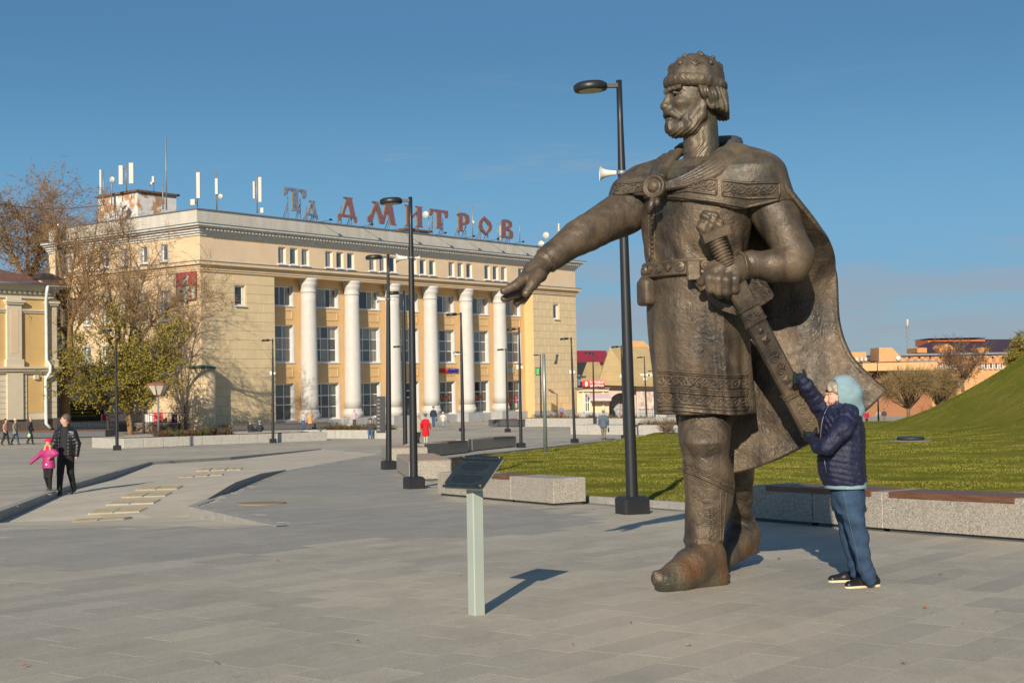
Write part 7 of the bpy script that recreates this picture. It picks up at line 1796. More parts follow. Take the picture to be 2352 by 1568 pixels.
for (z0, z1, pr) in ((3.1, 3.25, .30), (3.25, 3.45, .42), (3.45, 3.6, .55), (7.95, 8.1, .10), (8.1, 8.25, .18), (9.1, 9.3, .12), (9.75, 9.95, .30), (9.95, 10.15, .50), (10.15, 10.3, .7)):
    mb = MB(); mb.box(-16, pr, -pr, .0, yz(z0), yz(z1)); mb.box(.0, pr, 0, 12, yz(z0), yz(z1)); mb.build('moulding', MAT_TRIM, YB)
mb = MB(); mb.box(-16, 0.02, -.05, -.0, yz(9.3), yz(9.75)); mb.build('frieze', MAT_TRIM, YB)
for k in range(36): mb = MB(); mb.box(-16 + k * .45, -15.8 + k * .45, -.32, -.05, yz(9.5), yz(9.74)); mb.build('dentil', MAT_TRIM, YB)
def pil(x0, x1):
    mb = MB(); mb.box(x0, x1, -.22, -.001, yz(4.2), yz(9.2)); o = mb.build('pilaster', MAT_TRIM, YB)
    mb = MB(); mb.box(x0 - .12, x1 + .12, -.34, -.001, yz(3.6), yz(4.2)); mb.build('pilaster_base', MAT_TRIM, o); mb = MB(); mb.box(x0 - .1, x1 + .1, -.36, -.001, yz(8.6), yz(8.75)); mb.box(x0 - .18, x1 + .18, -.44, -.001, yz(8.75), yz(8.95)); mb.build('pilaster_cap', MAT_TRIM, o)
    mb = MB(); mb.box(x0 + .3, x1 - .3, -.235, -.2201, yz(4.7), yz(8.2)); mb.build('pilaster_panel', MAT_CREAM2, o)
pil(-4.4, -3.1); pil(-.75, .08); pil(-9.4, -8.1)
rt = NT('brown_shingle_roof'); rb_ = rt.n('TexBrick'); rb_.inputs['Scale'].default_value = 2.2; rb_.inputs['Color1'].default_value = (.12, .055, .035, 1); rb_.inputs['Color2'].default_value = (.24, .12, .085, 1); rb_.inputs['Mortar'].default_value = (.08, .04, .03, 1); rt.l(rt.pos(), rb_.inputs[0]); rt.base(rb_.outputs['Color']); rt.set(rough=.85); MAT_SHING = rt.m
mb = MB(); mb.add([(-16, -.8, yz(10.3)), (.8, -.8, yz(10.3)), (.8, 12.8, yz(10.3)), (-16, 12.8, yz(10.3)), (-16, 6, yz(12.6)), (-5.5, 6, yz(12.6))], [(0, 1, 5, 4), (1, 2, 5), (2, 3, 4, 5), (0, 4, 3), (0, 3, 2, 1)]); mb.build('roof', MAT_SHING, YB)
mb = MB(); mb.box(-1.4, .3, -.25, 1.2, yz(10.3), yz(10.75)); mb.build('attic_pier', MAT_TRIM, YB)
mb = MB(); mb.add([(-1.7, -.55, yz(10.75)), (.6, -.55, yz(10.75)), (.6, 1.5, yz(10.75)), (-1.7, 1.5, yz(10.75)), (-.9, .1, yz(11.25)), (-.1, .1, yz(11.25)), (-.1, .9, yz(11.25)), (-.9, .9, yz(11.25))], [(0, 1, 5, 4), (1, 2, 6, 5), (2, 3, 7, 6), (3, 0, 4, 7), (4, 5, 6, 7), (0, 3, 2, 1)]); mb.build('pier_cap', simple('dark_brown_sheet', (.05, .035, .03), .5), YB)
mb = MB(); mb.tube([(-16, -.85, yz(10.25)), (-1.2, -.85, yz(10.2))], .10, 8); mb.build('gutter', MAT_WHITE, YB)
mb = MB(); mb.tube([(-1.15, -.85, yz(10.2)), (-1.15, -.75, yz(9.6)), (-1.0, -.4, yz(9.1)), (-1.0, -.4, yz(4.2)), (-.8, -.62, yz(3.7)), (-.8, -.62, yz(3.2)), (-1.05, -.35, yz(2.6)), (-1.05, -.35, yz(-1.0)), (-.75, -.5, yz(-1.4))], .13, 12); mb.build('downpipe', simple('white_downpipe', (.60, .66, .66), .5), YB)

# ================================================================== FENCE, BANNERS, BOWL LAMP by the tree
fp = [G(150, 991), G(300, 990), G(412, 990)]; fl = thing('iron_railing', 'thin dark iron railing on a low stone wall below the tree', 'railing', fp[0], rot_to(fp[0], fp[2])); Lf = (fp[2] - fp[0]).xy.length; sf = (fp[2].z - fp[0].z) / Lf
mb = MB(); mb.box(Lf * .5, Lf, -.2, .2, -.1, .75); st_ = mb.build('stone_wall', simple('rubble_stone', (.20, .15, .11), .9, var=.5, scale=6, bump=.8, bscale=7), fl)
mb = MB(); mb.box(Lf * .5 - .05, Lf + .05, -.26, .26, .75, .84); mb.build('coping', MAT_KERB, fl)
for k in range(46): x = Lf * k / 45; mb = MB(); mb.tube([(x, 0, .1 if x < Lf * .5 else .84), (x + (.25 if x < Lf * .5 else 0), 0, 1.75)], .018, 4); mb.build('baluster', MAT_POLE, fl)
mb = MB(); mb.tube([(0, 0, 1.75), (Lf, 0, 1.75)], .03, 5); mb.tube([(0, 0, .9), (Lf, 0, .9)], .025, 5); mb.build('rail', MAT_POLE, fl)
g0, g1 = G(425, 990), G(468, 989); gt = thing('iron_gate', 'arched wrought iron gate beside the round porch', 'gate', g0, rot_to(g0, g1)); Lg = (g1 - g0).xy.length
for k in range(13): x = Lg * k / 12; zt = 2.3 + .7 * math.sin(math.pi * k / 12) ** .7 * (1 - k / 16); mb = MB(); mb.tube([(x, 0, .1), (x, 0, zt)], .02 if k % 12 else .06, 5); mb.build('bar', MAT_POLE, gt)
mb = MB(); mb.tube([(Lg * k / 12, 0, 2.3 + .7 * math.sin(math.pi * k / 12) ** .7 * (1 - k / 16)) for k in range(13)], .03, 5); mb.tube([(0, 0, 1.6), (Lg, 0, 1.6)], .025, 5); mb.tube([(0, 0, .3), (Lg, 0, .3)], .025, 5); mb.build('gate_frame', MAT_POLE, gt)
def banner(x0, x1, y0, y1, d, label, base, texts, name='banner'):
    a, b = P(x0, y1, d), P(x1, y0, d); W_, H_ = b.x - a.x, b.z - a.z; o = thing(name, label, 'banner', (a.x, a.y, a.z)); mb = MB(); mb.box(0, W_, 0, .06, 0, H_); mb.build('board', base, o)
    for (txt, fx, fz, sz, m_) in texts: link('lettering', text_mesh(txt, sz * H_, m_, .003), o, (fx * W_, -.006, fz * H_), (R(90), 0, 0))
    return o
MAT_YEL = simple('banner_yellow', (.55, .45, .03), .6); MAT_GRN = simple('banner_green', (.06, .16, .03), .6)
banner(160, 238, 918, 968, 124, 'dark green banner with yellow lines of lettering behind the railing', simple('banner_dark', (.012, .018, .012), .6), [('ИЗГОТОВЛЕНИЕ', .55, .84, .17, MAT_GRN), ('АВТОМОБИЛЬНЫЕ КЛЮЧИ', .46, .58, .105, MAT_YEL), ('СЛОЖНЫЕ КЛЮЧИ', .36, .42, .105, MAT_YEL), ('ДОМОФОННЫЕ КЛЮЧИ', .40, .26, .105, MAT_YEL)])
bw = banner(232, 300, 950, 967, 123.5, 'white banner with red lettering and red square emblem behind the railing', simple('banner_white', (.60, .58, .55), .6), [('лайк', .38, .62, .42, MAT_SRED)])
mb = MB(); mb.bbox(.15, .55, -.02, .0, .05, .62, .08); mb.build('emblem', MAT_SRED, bw)
b2_ = banner(327, 374, 949, 970, 124, 'white and red banner behind the railing below the tree', simple('banner_white2', (.62, .60, .58), .6), [('Теле', .78, .25, .34, simple('banner_print_white', (.7, .7, .7), .6))]); b2b = b2_.location
mb = MB(); mb.box(1.0, 1.86, -.003, -.001, .0, .82); mb.build('red_field', MAT_SRED, b2_)
b3_ = banner(395, 431, 950, 970, 124, 'dark violet banner with yellow lines beside the gate', simple('banner_violet', (.025, .01, .05), .6), [('РЕМОНТ', .70, .78, .24, MAT_YEL), ('ТЕЛЕФОН', .70, .50, .22, MAT_YEL), ('НОУТБУК', .70, .22, .22, MAT_YEL)])
# cast shadow side: old bowl lantern
p = P(364, 992, 105); p.z = zg(p.x, p.y); bl_ = thing('bowl_lantern', 'old park lantern with upturned cream bowl and rusty lid', 'lantern', p); s = (p - CAM_LOC).dot(fwd) / FPX
mb = MB(); mb.lathe([(.09, 0), (.07, 92 * s)], 10); mb.build('post', simple('grey_post', (.16, .14, .13), .6), bl_)
mb = MB(); mb.lathe([(12 * s, 95 * s), (26 * s, 117 * s)], 8, smooth=False); mb.build('bowl', simple('cream_glass', (.56, .52, .42), .3), bl_)
for k in range(8): a = 2 * math.pi * (k + .0) / 8; mb = MB(); mb.tube([(12.2 * s * math.cos(a), 12.2 * s * math.sin(a), 95 * s), (26.2 * s * math.cos(a), 26.2 * s * math.sin(a), 117 * s)], .05, 5); mb.build('rib', MAT_RUST, bl_)
mb = MB(); mb.lathe([(28 * s, 117 * s), (26 * s, 120 * s), (6 * s, 125 * s)], 8, smooth=False); mb.build('lid', simple('rusty_lid', (.24, .10, .06), .8, var=.3), bl_)

# ================================================================== MARKET BUILDING AND KIOSK
def flat_frame(px, d): p = P(px, 900, d); return p
def m_sheet(name, c, sc=1.0):
    t = NT(name); sp = t.n('SeparateXYZ'); t.l(t.co('Object'), sp.inputs[0]); z = t.math('FRACT', t.math('MULTIPLY', sp.outputs['Z'], 2.6 * sc)); ln = t.rng(z, 0, .16, 1, 0)
    c0 = t.mix(t.rng(t.noise(.8, 5, .6), .3, .7), tuple(x * .9 for x in c), tuple(min(1, x * 1.1) for x in c)); t.base(t.mix(t.math('MULTIPLY', ln, .35), c0, tuple(x * .45 for x in c))); t.set(rough=.55); t.bump(t.math('SUBTRACT', 1, ln), .4, .03); return t.m
MAT_TANROOF = m_sheet('tan_metal_tile', (.44, .33, .16)); MAT_REDROOF = m_sheet('crimson_metal_tile', (.27, .022, .035)); MAT_PINKW = simple('pinkish_stucco', (.52, .42, .36), .85, var=.06, scale=1, bump=.1)
DM = 169.0; mo = P(1400, 900, DM); MK = thing('market_hall', 'market hall with steep tan metal roofs and arched entrance', 'building', (mo.x, mo.y, zg(mo.x, mo.y) - .2)); mz = MK.location.z
def mk(px, py, dd=0): p = P(px, py, DM + dd) - MK.location; return (p.x, p.y, p.z)
def face(name, pts, mat, par=MK): mb = MB(); mb.add(pts, [tuple(range(len(pts)))]); return mb.build(name, mat, par)
def solid(name, pts, mat, par, dd):
    """polygon in view-parallel plane extruded backwards by dd metres"""
    mb = MB(); n = len(pts); mb.add([Vector(p) for p in pts] + [Vector(p) + Vector((0, dd, 0)) for p in pts], [tuple(range(n)), tuple(reversed(range(n, 2 * n)))] + [(i, (i + 1) % n, n + (i + 1) % n, n + i) for i in range(n)]); return mb.build(name, mat, par)
def arch_wall():
    pts = [mk(1396, 884), mk(1462, 884), mk(1462, 962), mk(1455, 962)]; n = 14
    for k in range(n + 1): a = math.pi * k / n; pts.append(mk(1428 + 27 * math.cos(a), 925 - 23 * math.sin(a)))
    return pts + [mk(1401, 962), mk(1396, 962)]
solid('arch_wall', arch_wall(), MAT_PINKW, MK, .8)
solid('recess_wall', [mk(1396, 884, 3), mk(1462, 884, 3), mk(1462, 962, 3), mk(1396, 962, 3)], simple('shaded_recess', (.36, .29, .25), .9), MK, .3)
solid('roller_shutter', [mk(1404, 905, 2.7), mk(1424, 905, 2.7), mk(1424, 958, 2.7), mk(1404, 958, 2.7)], simple('grey_shutter', (.30, .31, .33), .6), MK, .2)
solid('right_wall', [mk(1462, 884, -1), mk(1530, 884, -1), mk(1530, 962, -1), mk(1462, 962, -1)], MAT_PINKW, MK, 8)
solid('left_wall', [mk(1318, 872, 2), mk(1396, 872, 2), mk(1396, 962, 2), mk(1318, 962, 2)], MAT_CREAM, MK, 8)
solid('plinth', [mk(1462, 945, -1.1), mk(1531, 945, -1.1), mk(1531, 962, -1.1), mk(1462, 962, -1.1)], MAT_GREYPL, MK, .09)
# front pyramid gable
ap = mk(1401, 796, 4); el, er = mk(1372, 884, -1.5), mk(1466, 886, -1.5); bl2, br2 = mk(1366, 884, 10), mk(1470, 886, 10)
mb = MB(); mb.add([el, er, br2, bl2, ap], [(0, 1, 4), (1, 2, 4), (2, 3, 4), (3, 0, 4), (0, 3, 2, 1)]); mb.build('pyramid_roof', MAT_TANROOF, MK)
# main ridge roof running right
mb = MB(); mb.add([mk(1401, 797, 8), mk(1486, 796, 8), mk(1440, 886, -2.5), mk(1536, 888, -2.5), mk(1401, 884, 18), mk(1545, 884, 18)], [(0, 2, 3, 1), (0, 1, 5, 4), (1, 3, 5), (0, 4, 2)]); mb.build('main_roof', MAT_TANROOF, MK)
mb = MB(); mb.add([mk(1322, 832, 6), mk(1376, 831, 6), mk(1396, 876, 0), mk(1312, 876, 0), mk(1312, 876, 14), mk(1400, 876, 14)], [(0, 1, 2, 3), (1, 0, 4, 5), (0, 3, 4), (1, 5, 2)]); mb.build('left_roof', MAT_TANROOF, MK)
solid('dormer_wall', [mk(1468, 858, .3), mk(1512, 858, .3), mk(1512, 876, .3), mk(1486, 876, .3)], MAT_WHITE, MK, 3)
for (a, b, c, d) in ((1487, 858, 1494, 874),): window(MK, mk(a, d, .1)[0], mk(a, d, .1)[1], mk(a, d, .1)[2], .42, .9, 1, 2, bar=.05, sill=False)
for a in (1467, 1487):
    q0, q1 = mk(a, 942, -1.12), mk(a + 14, 896, -1.12); mb = MB(); mb.box(q0[0], q1[0], q0[1] - .02, q0[1], q0[2], q1[2]); mb.build('display_panel', simple('patterned_panel', (.46, .36, .30), .8, var=.55, scale=2.2), MK)
solid('brick_tower', [mk(1452, 783, 20), mk(1478, 783, 20), mk(1494, 797, 20), mk(1494, 820, 20), mk(1452, 820, 20)], simple('orange_brick', (.56, .30, .12), .85, var=.12, scale=1.5), MK, 4)
rr2 = thing('red_roofed_house', 'house with crimson metal tile roof behind the market hall', 'building', P(1350, 900, 215)); q = lambda x, y, dd=0: tuple(P(x, y, 215 + dd) - Vector(rr2.location))
mb = MB(); mb.add([q(1300, 833, -6), q(1400, 833, -6), q(1392, 805, 0), q(1290, 805, 0), q(1300, 833, 8), q(1400, 833, 8)], [(0, 1, 2, 3), (3, 2, 5, 4), (0, 3, 4), (1, 5, 2)]); mb.build('roof', MAT_REDROOF, rr2)
mb = MB(); a, b = q(1300, 833, -5), q(1398, 960, 7); mb.box(a[0], b[0], a[1], b[1], b[2], a[2]); mb.build('wall', MAT_CREAM, rr2)
# ramp railing
rp = G(1415, 962); rl_ = thing('steel_railing', 'grey steel handrail before the market arch', 'railing', rp, 0); s = (rp - CAM_LOC).dot(fwd) / FPX
for k in range(8): mb = MB(); mb.tube([(k * 14 * s, 0, 0), (k * 14 * s, 0, 1.05)], .04, 6); mb.build('post', MAT_POLE2, rl_)
mb = MB(); mb.tube([(0, 0, 1.05), (98 * s, 0, 1.05)], .035, 6); mb.tube([(0, 0, .6), (98 * s, 0, .6)], .025, 6); mb.build('rail', MAT_POLE2, rl_)
# kiosk
DK = 160.0; ko = P(1362, 900, DK); KI = thing('snack_kiosk', 'cream snack kiosk with red and black sign and pale awning', 'kiosk', (ko.x, ko.y, zg(ko.x, ko.y) - .1))
kk = lambda px, py, dd=0: tuple(P(px, py, DK + dd) - Vector(KI.location))
def kbox(name, x0, x1, y0, y1, d0, d1, mat): a, b = kk(x0, y1), kk(x1, y0); mb = MB(); mb.box(a[0], b[0], a[1] + d0, a[1] + d1, a[2], b[2]); return mb.build(name, mat, KI)
kbox('wall', 1326, 1398, 894, 958, 0, 5, MAT_CREAM); kbox('plinth', 1325, 1399, 946, 960, -.06, -.002, MAT_GREYPL); kbox('roof', 1325, 1400, 889, 894, -.5, 5.2, simple('kiosk_roof_grey', (.16, .15, .14), .7)); kbox('fascia', 1328, 1398, 894, 899, -.3, -.01, MAT_CREAM2)
for x in (1338, 1384): kbox('pilaster', x, x + 3.5, 900, 946, -.2, -.003, MAT_CREAM2)
a = kk(1343, 946); window(KI, a[0], a[1] - .12, a[2], 12 * DK / FPX, 44 * DK / FPX, 2, [.5, .5], bar=.07, glass=MAT_GLASS2, sill=False, name='door')
mb = MB(); a, b, c, d = kk(1343, 902), kk(1398, 902), kk(1402, 914), kk(1353, 914); mb.add([a, b, (c[0], c[1] - 1.4, c[2]), (d[0], d[1] - 1.4, d[2]), (c[0], c[1] - 1.4, c[2] - .3), (d[0], d[1] - 1.4, d[2] - .3)], [(0, 1, 2, 3), (3, 2, 4, 5)]); mb.build('awning', simple('lilac_awning', (.52, .42, .42), .8), KI)
t = NT('red_to_black_sign'); sp = t.n('SeparateXYZ'); t.l(t.co('Object'), sp.inputs[0]); zc_ = kk(1360, 883)[2]; t.base(t.mix(t.rng(sp.outputs['Z'], zc_ - .35, zc_ + .1, 0, 1), (.015, .008, .008), (.60, .02, .015))); t.set(rough=.4); MAT_KSIGN = t.m
sg = kbox('sign_board', 1337, 1388, 873, 890, -.75, -.6, MAT_KSIGN); wm = simple('sign_lettering_white', (.75, .75, .75), .5); a = kk(1370, 878); b = kk(1370, 885.5)
link('lettering', text_mesh('ТОПОВАЯ', .36, wm, .01, bold=.008), KI, (a[0], a[1] - .77, a[2]), (R(90), 0, 0)); link('lettering', text_mesh('ШАУРМА', .36, wm, .01, bold=.008), KI, (b[0], b[1] - .77, b[2]), (R(90), 0, 0))
a = kk(1346, 881.5); mb = MB(); mb.lathe([(.16, 0), (.16, .02)], 16); mb.v = [(x, y * 1.9, z) for x, y, z in mb.v]; mb.build('sign_emblem', wm, KI, (a[0], a[1] - .77, a[2]), (R(90), 0, 0))
kbox('duct', 1328, 1333, 860, 885, .5, 1.2, simple('blue_steel_duct', (.10, .16, .26), .35, .7)); kbox('vent_hood', 1326, 1346, 863, 868, .3, 1.6, MAT_POLE)

# ================================================================== ORANGE BRICK BLOCK FAR RIGHT
def m_brickpat():
    t = NT('patterned_orange_brick'); pos = t.co('Object'); mp = t.n('Mapping'); mp.inputs['Rotation'].default_value = (R(90), R(45), 0); t.l(pos, mp.inputs[0]); ch = t.n('TexChecker'); ch.inputs['Scale'].default_value = 1.1; t.l(mp.outputs[0], ch.inputs[0])
    t.base(t.mix(t.math('MULTIPLY', ch.outputs['Fac'], 1), (.52, .28, .125), (.36, .16, .08))); t.set(rough=.85); return t.m
MAT_OBR = simple('orange_brick2', (.55, .30, .13), .85, var=.10, scale=1.2, bump=.2, bscale=9); MAT_PATB = m_brickpat(); MAT_MANS = simple('maroon_mansard', (.055, .03, .04), .6, var=.15)
DO = 240.0; oo = P(2150, 900, DO); OB = thing('brick_block', 'long orange brick block with patterned parapet beyond the lawn', 'building', (oo.x, oo.y, -8)); ob = lambda px, py, dd=0: tuple(P(px, py, DO + dd) - Vector(OB.location))
def obox(name, x0, x1, y0, y1, d0, d1, mat, par=OB, f=ob): a, b = f(x0, y1), f(x1, y0); mb = MB(); mb.box(a[0], b[0], a[1] + d0, a[1] + d1, a[2], b[2]); return mb.build(name, mat, par)
obox('wall', 2040, 2420, 838, 975, 6, 20, MAT_OBR); obox('parapet', 2040, 2420, 812, 838, 5.6, 20, MAT_PATB); obox('coping', 2040, 2420, 810, 812, 5.2, 20.4, MAT_ROOFEDGE)
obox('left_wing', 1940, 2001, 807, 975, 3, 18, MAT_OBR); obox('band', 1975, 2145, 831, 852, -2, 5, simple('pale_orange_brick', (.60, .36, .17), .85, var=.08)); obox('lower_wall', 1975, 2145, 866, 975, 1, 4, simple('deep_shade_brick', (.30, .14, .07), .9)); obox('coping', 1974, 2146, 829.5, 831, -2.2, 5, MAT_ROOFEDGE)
solid('tower', [ob(2019, 798, 2), ob(2049, 798, 2), ob(2080, 831, 2), ob(2019, 831, 2)], MAT_OBR, OB, 6)
for x in range(2152, 2200, 12): a = ob(x, 847, 5.9); window(OB, a[0], a[1] - .1, a[2], .62, 1.05, 1, 1, bar=.08, sill=False)
for x in range(2248, 2304, 12): a = ob(x, 847, 5.9); window(OB, a[0], a[1] - .1, a[2], .62, 1.05, 1, 1, bar=.08, sill=False)
for k in range(12): a = ob(2064 + k * 24, 820, 5.5); mb = MB(); mb.lathe([(.18, 0), (.18, .12)], 10); mb.build('vent_hole', MAT_POLE, OB, a, (R(90), 0, 0))
obox('lower_wing', 2172, 2420, 868, 975, -6, 5, MAT_OBR); a = ob(2196, 888, -6.1)
window(OB, a[0], a[1] - .1, a[2], 1.35, .95, 3, 1, bar=.08, sill=False)
for x in (1972, 1984, 1993): obox('air_conditioner', x, x + 6, 820, 828, 2.2, 2.9, MAT_ANT)
a = ob(2064, 822, 1.8); mb = MB(); mb.lathe([(.05, .1), (.4, .05), (.5, 0)], 16); mb.build('satellite_dish', MAT_ANT, OB, a, (R(85), 0, 0))
DR = 300.0; ro = P(2230, 900, DR); MR = thing('mansard_block', 'block with dark maroon mansard roofs and orange attic behind the brick block', 'building', (ro.x, ro.y, -8)); mr = lambda px, py, dd=0: tuple(P(px, py, DR + dd) - Vector(MR.location))
mb = MB(); mb.add([mr(2103, 812, 0), mr(2420, 812, 0), mr(2420, 796, 6), mr(2108, 796, 6), mr(2150, 779, 14), mr(2420, 779, 14), mr(2420, 812, 30), mr(2103, 812, 30)], [(0, 1, 2, 3), (3, 2, 5, 4), (4, 5, 6, 7), (0, 3, 4, 7), (0, 7, 6, 1)]); mb.build('roof', MAT_MANS, MR)
obox('attic', 2170, 2306, 773, 790, 12, 22, simple('vivid_orange_panel', (.58, .16, .05), .7), MR, mr); obox('attic_cap', 2168, 2308, 771, 773, 11, 23, MAT_POLE, MR, mr); obox('wall', 2103, 2420, 811, 975, 1, 28, MAT_OBR, MR, mr)
for (x, w_) in ((2176, 36), (2118, 22), (2258, 26)):
    solid('gable', [mr(x - w_ / 2, 810, -1), mr(x + w_ / 2, 810, -1), mr(x + w_ / 2, 799, -1), mr(x, 789 if w_ == 36 else 798, -1), mr(x - w_ / 2, 799, -1)], simple('gable_orange', (.55, .24, .08), .8), MR, 8)
# mast
p = P(2087, 840, 330); ms = thing('radio_mast', 'slim grey radio mast with white top beyond the brick block', 'mast', (p.x, p.y, -9)); s = 330 / FPX
zt = P(2087, 733, 330).z + 9; zl = P(2087, 815, 330).z + 9; mb = MB()
for a in (0, 2.09, 4.19): mb.tube([(.45 * math.cos(a), .45 * math.sin(a), 0), (.22 * math.cos(a), .22 * math.sin(a), zt - 2)], .10, 5)
for k in range(40): z = zl * .6 + (zt - zl * .6) * k / 40; mb.tube([(.4 * math.cos(k * 2.09), .4 * math.sin(k * 2.09), z), (.4 * math.cos(k * 2.09 + 2.09), .4 * math.sin(k * 2.09 + 2.09), z + .6)], .05, 4)
mb.build('lattice', simple('mast_grey', (.25, .27, .29), .6), ms); mb = MB(); mb.lathe([(.3, zt - 2), (.3, zt)], 8); mb.build('antenna', MAT_ANT, ms)

# ================================================================== TREES
def leaf_mat(name, cols):
    t = NT(name); r_ = t.n('NewGeometry').outputs['Random Per Island']; c = t.mix(t.rng(r_, 0, .5), cols[0], cols[1]); c = t.mix(t.rng(r_, .5, 1), c, cols[2]); t.base(c); t.set(rough=.65, spec=.25)
    tr = t.n('BsdfTranslucent'); t.l(c, tr.inputs['Color']); mx_ = t.n('MixShader'); mx_.inputs[0].default_value = .25; t.l(t.b.outputs[0], mx_.inputs[1]); t.l(tr.outputs[0], mx_.inputs[2]); t.l(mx_.outputs[0], t.o.inputs['Surface']); return t.m
BARK = {k: simple('bark_' + k, c, .9, var=.35, scale=5, bump=.5, bscale=18) for k, c in dict(brown=(.16, .105, .06), grey=(.15, .12, .09), dark=(.05, .038, .03), ochre=(.24, .15, .07)).items()}
def tree(label, base, limbs, twig_n, twig_len, bark, leaves=None, name='tree', seed=1, levels=3, spread=.55, grav=0.0, cat='tree', group=None, trunk_split=True, min_r=.012):
    """limbs: list of (points, r0, r1) main skeleton in local coords; twigs recursively branch from them; leaves: (mat, per_twig, size)"""
    rr = random.Random(seed); root = thing(name, label, cat, base, 0, group); mt = MB(); mbx = MB(); lf = []
    def sub(pts, r0, r1, lev, n, ln):
        for k in range(n):
            f = rr.uniform(.25 if lev == 0 else .1, 1.0); i = min(len(pts) - 2, int(f * (len(pts) - 1))); g = f * (len(pts) - 1) - i; p = pts[i].lerp(pts[i + 1], g); t_ = (pts[i + 1] - pts[i]).normalized(); r_ = (r0 + (r1 - r0) * f) * .5
            v = Vector((rr.gauss(0, 1), rr.gauss(0, 1), rr.gauss(.25, .8))).normalized(); d = (t_ * (1 - spread) + v * spread).normalized(); L = ln * rr.uniform(.55, 1.25); q = [p]; dd = d.copy()
            for s_ in range(3): dd = (dd + Vector((rr.gauss(0, .16), rr.gauss(0, .16), rr.gauss(.04 - grav, .14)))).normalized(); q.append(q[-1] + dd * L / 3)
            r_ = max(min_r, min(r_, .10 if lev == 0 else .05)); mbx.tube(q, [r_, r_ * .75, r_ * .5, max(min_r * .5, r_ * .25)], 4 if r_ > .03 else 3, cap=False)
            if lev < levels - 1: sub(q, r_, r_ * .3, lev + 1, max(2, int(n * (.62 if lev == 0 else .5))) if lev else twig_n[1], ln * .55)
            if leaves and lev == levels - 1:
                for m_ in range(leaves[1]):
                    u = rr.uniform(.2, 1.0) * 3; i2 = min(2, int(u)); lf.append(q[i2].lerp(q[i2 + 1], u - i2) + Vector((rr.gauss(0, .05), rr.gauss(0, .05), rr.gauss(-.03, .05))))
    for (pts, r0, r1) in limbs:
        pts = [Vector(p) for p in pts]; pp = crv(pts, max(4, len(pts) * 3)) if len(pts) > 2 else pts; mt.tube(pp, [r0 + (r1 - r0) * (k / (len(pp) - 1)) for k in range(len(pp))], 9)
        L = sum((b - a).length for a, b in zip(pp[:-1], pp[1:])); sub(pp, r0, r1, 0, max(3, int(twig_n[0] * L / 6)), twig_len)
    mt.build('trunk', bark, root)
    cr = mbx.build('branches', bark, root)
    if leaves and lf:
        n = len(lf); V = np.zeros((n * 4, 3), np.float32); sz = leaves[2]
        for k, p in enumerate(lf):
            a = Vector((rr.gauss(0, 1), rr.gauss(0, 1), rr.gauss(0, 1))).normalized(); b = a.orthogonal().normalized() * sz * rr.uniform(.3, .5); a = a * sz * rr.uniform(.5, 1)
            V[k * 4:k * 4 + 4] = [p - a * .5, p + b * .5, p + a * .5, p - b * .5]
        me = bpy.data.meshes.new('crown'); me.vertices.add(4 * n); me.vertices.foreach_set('co', V.ravel()); me.loops.add(4 * n); me.loops.foreach_set('vertex_index', np.arange(4 * n, dtype=np.int32)); me.polygons.add(n); me.polygons.foreach_set('loop_start', np.arange(0, 4 * n, 4, dtype=np.int32)); me.polygons.foreach_set('loop_total', np.full(n, 4, dtype=np.int32)); me.update(); me.materials.append(leaves[0]); link('crown', me, root)
    return root
LM_YG = leaf_mat('leaf_yellow_green', [(.16, .17, .02), (.34, .29, .035), (.40, .29, .08)]); LM_YG2 = leaf_mat('leaf_yellow', [(.20, .20, .02), (.42, .35, .03), (.46, .34, .10)]); LM_BR = leaf_mat('leaf_dry_brown', [(.20, .11, .05), (.30, .17, .08), (.26, .12, .05)]); LM_OL = leaf_mat('leaf_olive', [(.10, .11, .025), (.16, .15, .04), (.20, .17, .05)])
def px_limb(pts, d, base): return [P(x, y, d + dd) - Vector(base) for x, y, dd in pts]
# tall bare tree before the store side wall
DT = 112.0; tb = G(300, 990); tb = P(300, 990, DT); tb.z = zg(tb.x, tb.y)
T = lambda l: px_limb(l, DT, tb)
tree('tall leafless tree with long crooked limbs before the store side wall', tb, [
    (T([(300, 1000, 0), (292, 900, 0), (286, 820, .5)]), .24, .2), (T([(286, 830, .5), (325, 770, -.5), (372, 720, -1), (412, 690, -1.5), (452, 640, -1.5)]), .20, .03), (T([(372, 720, -1), (420, 705, -2), (470, 700, -2)]), .09, .02),
    (T([(290, 850, .5), (305, 740, 1), (330, 640, 1), (360, 590, 1), (372, 570, 1)]), .17, .02), (T([(288, 830, .5), (262, 720, 1), (240, 620, 1.5), (226, 545, 2)]), .17, .02), (T([(282, 800, .5), (290, 700, 2), (300, 590, 2), (292, 540, 2)]), .12, .02),
    (T([(300, 880, 0), (360, 830, -1), (420, 790, -1.5), (456, 740, -1.5)]), .12, .02), (T([(296, 860, 0), (250, 780, -1), (210, 680, -1), (190, 590, 0)]), .15, .02), (T([(330, 640, 1), (300, 580, 1), (262, 520, 1)]), .07, .015)],
    (15, 8), 3.0, BARK['ochre'], None, seed=5, levels=3, spread=.62, min_r=.013)
tb2 = P(152, 990, 114); tb2.z = zg(tb2.x, tb2.y); T2 = lambda l: px_limb(l, 114, tb2)
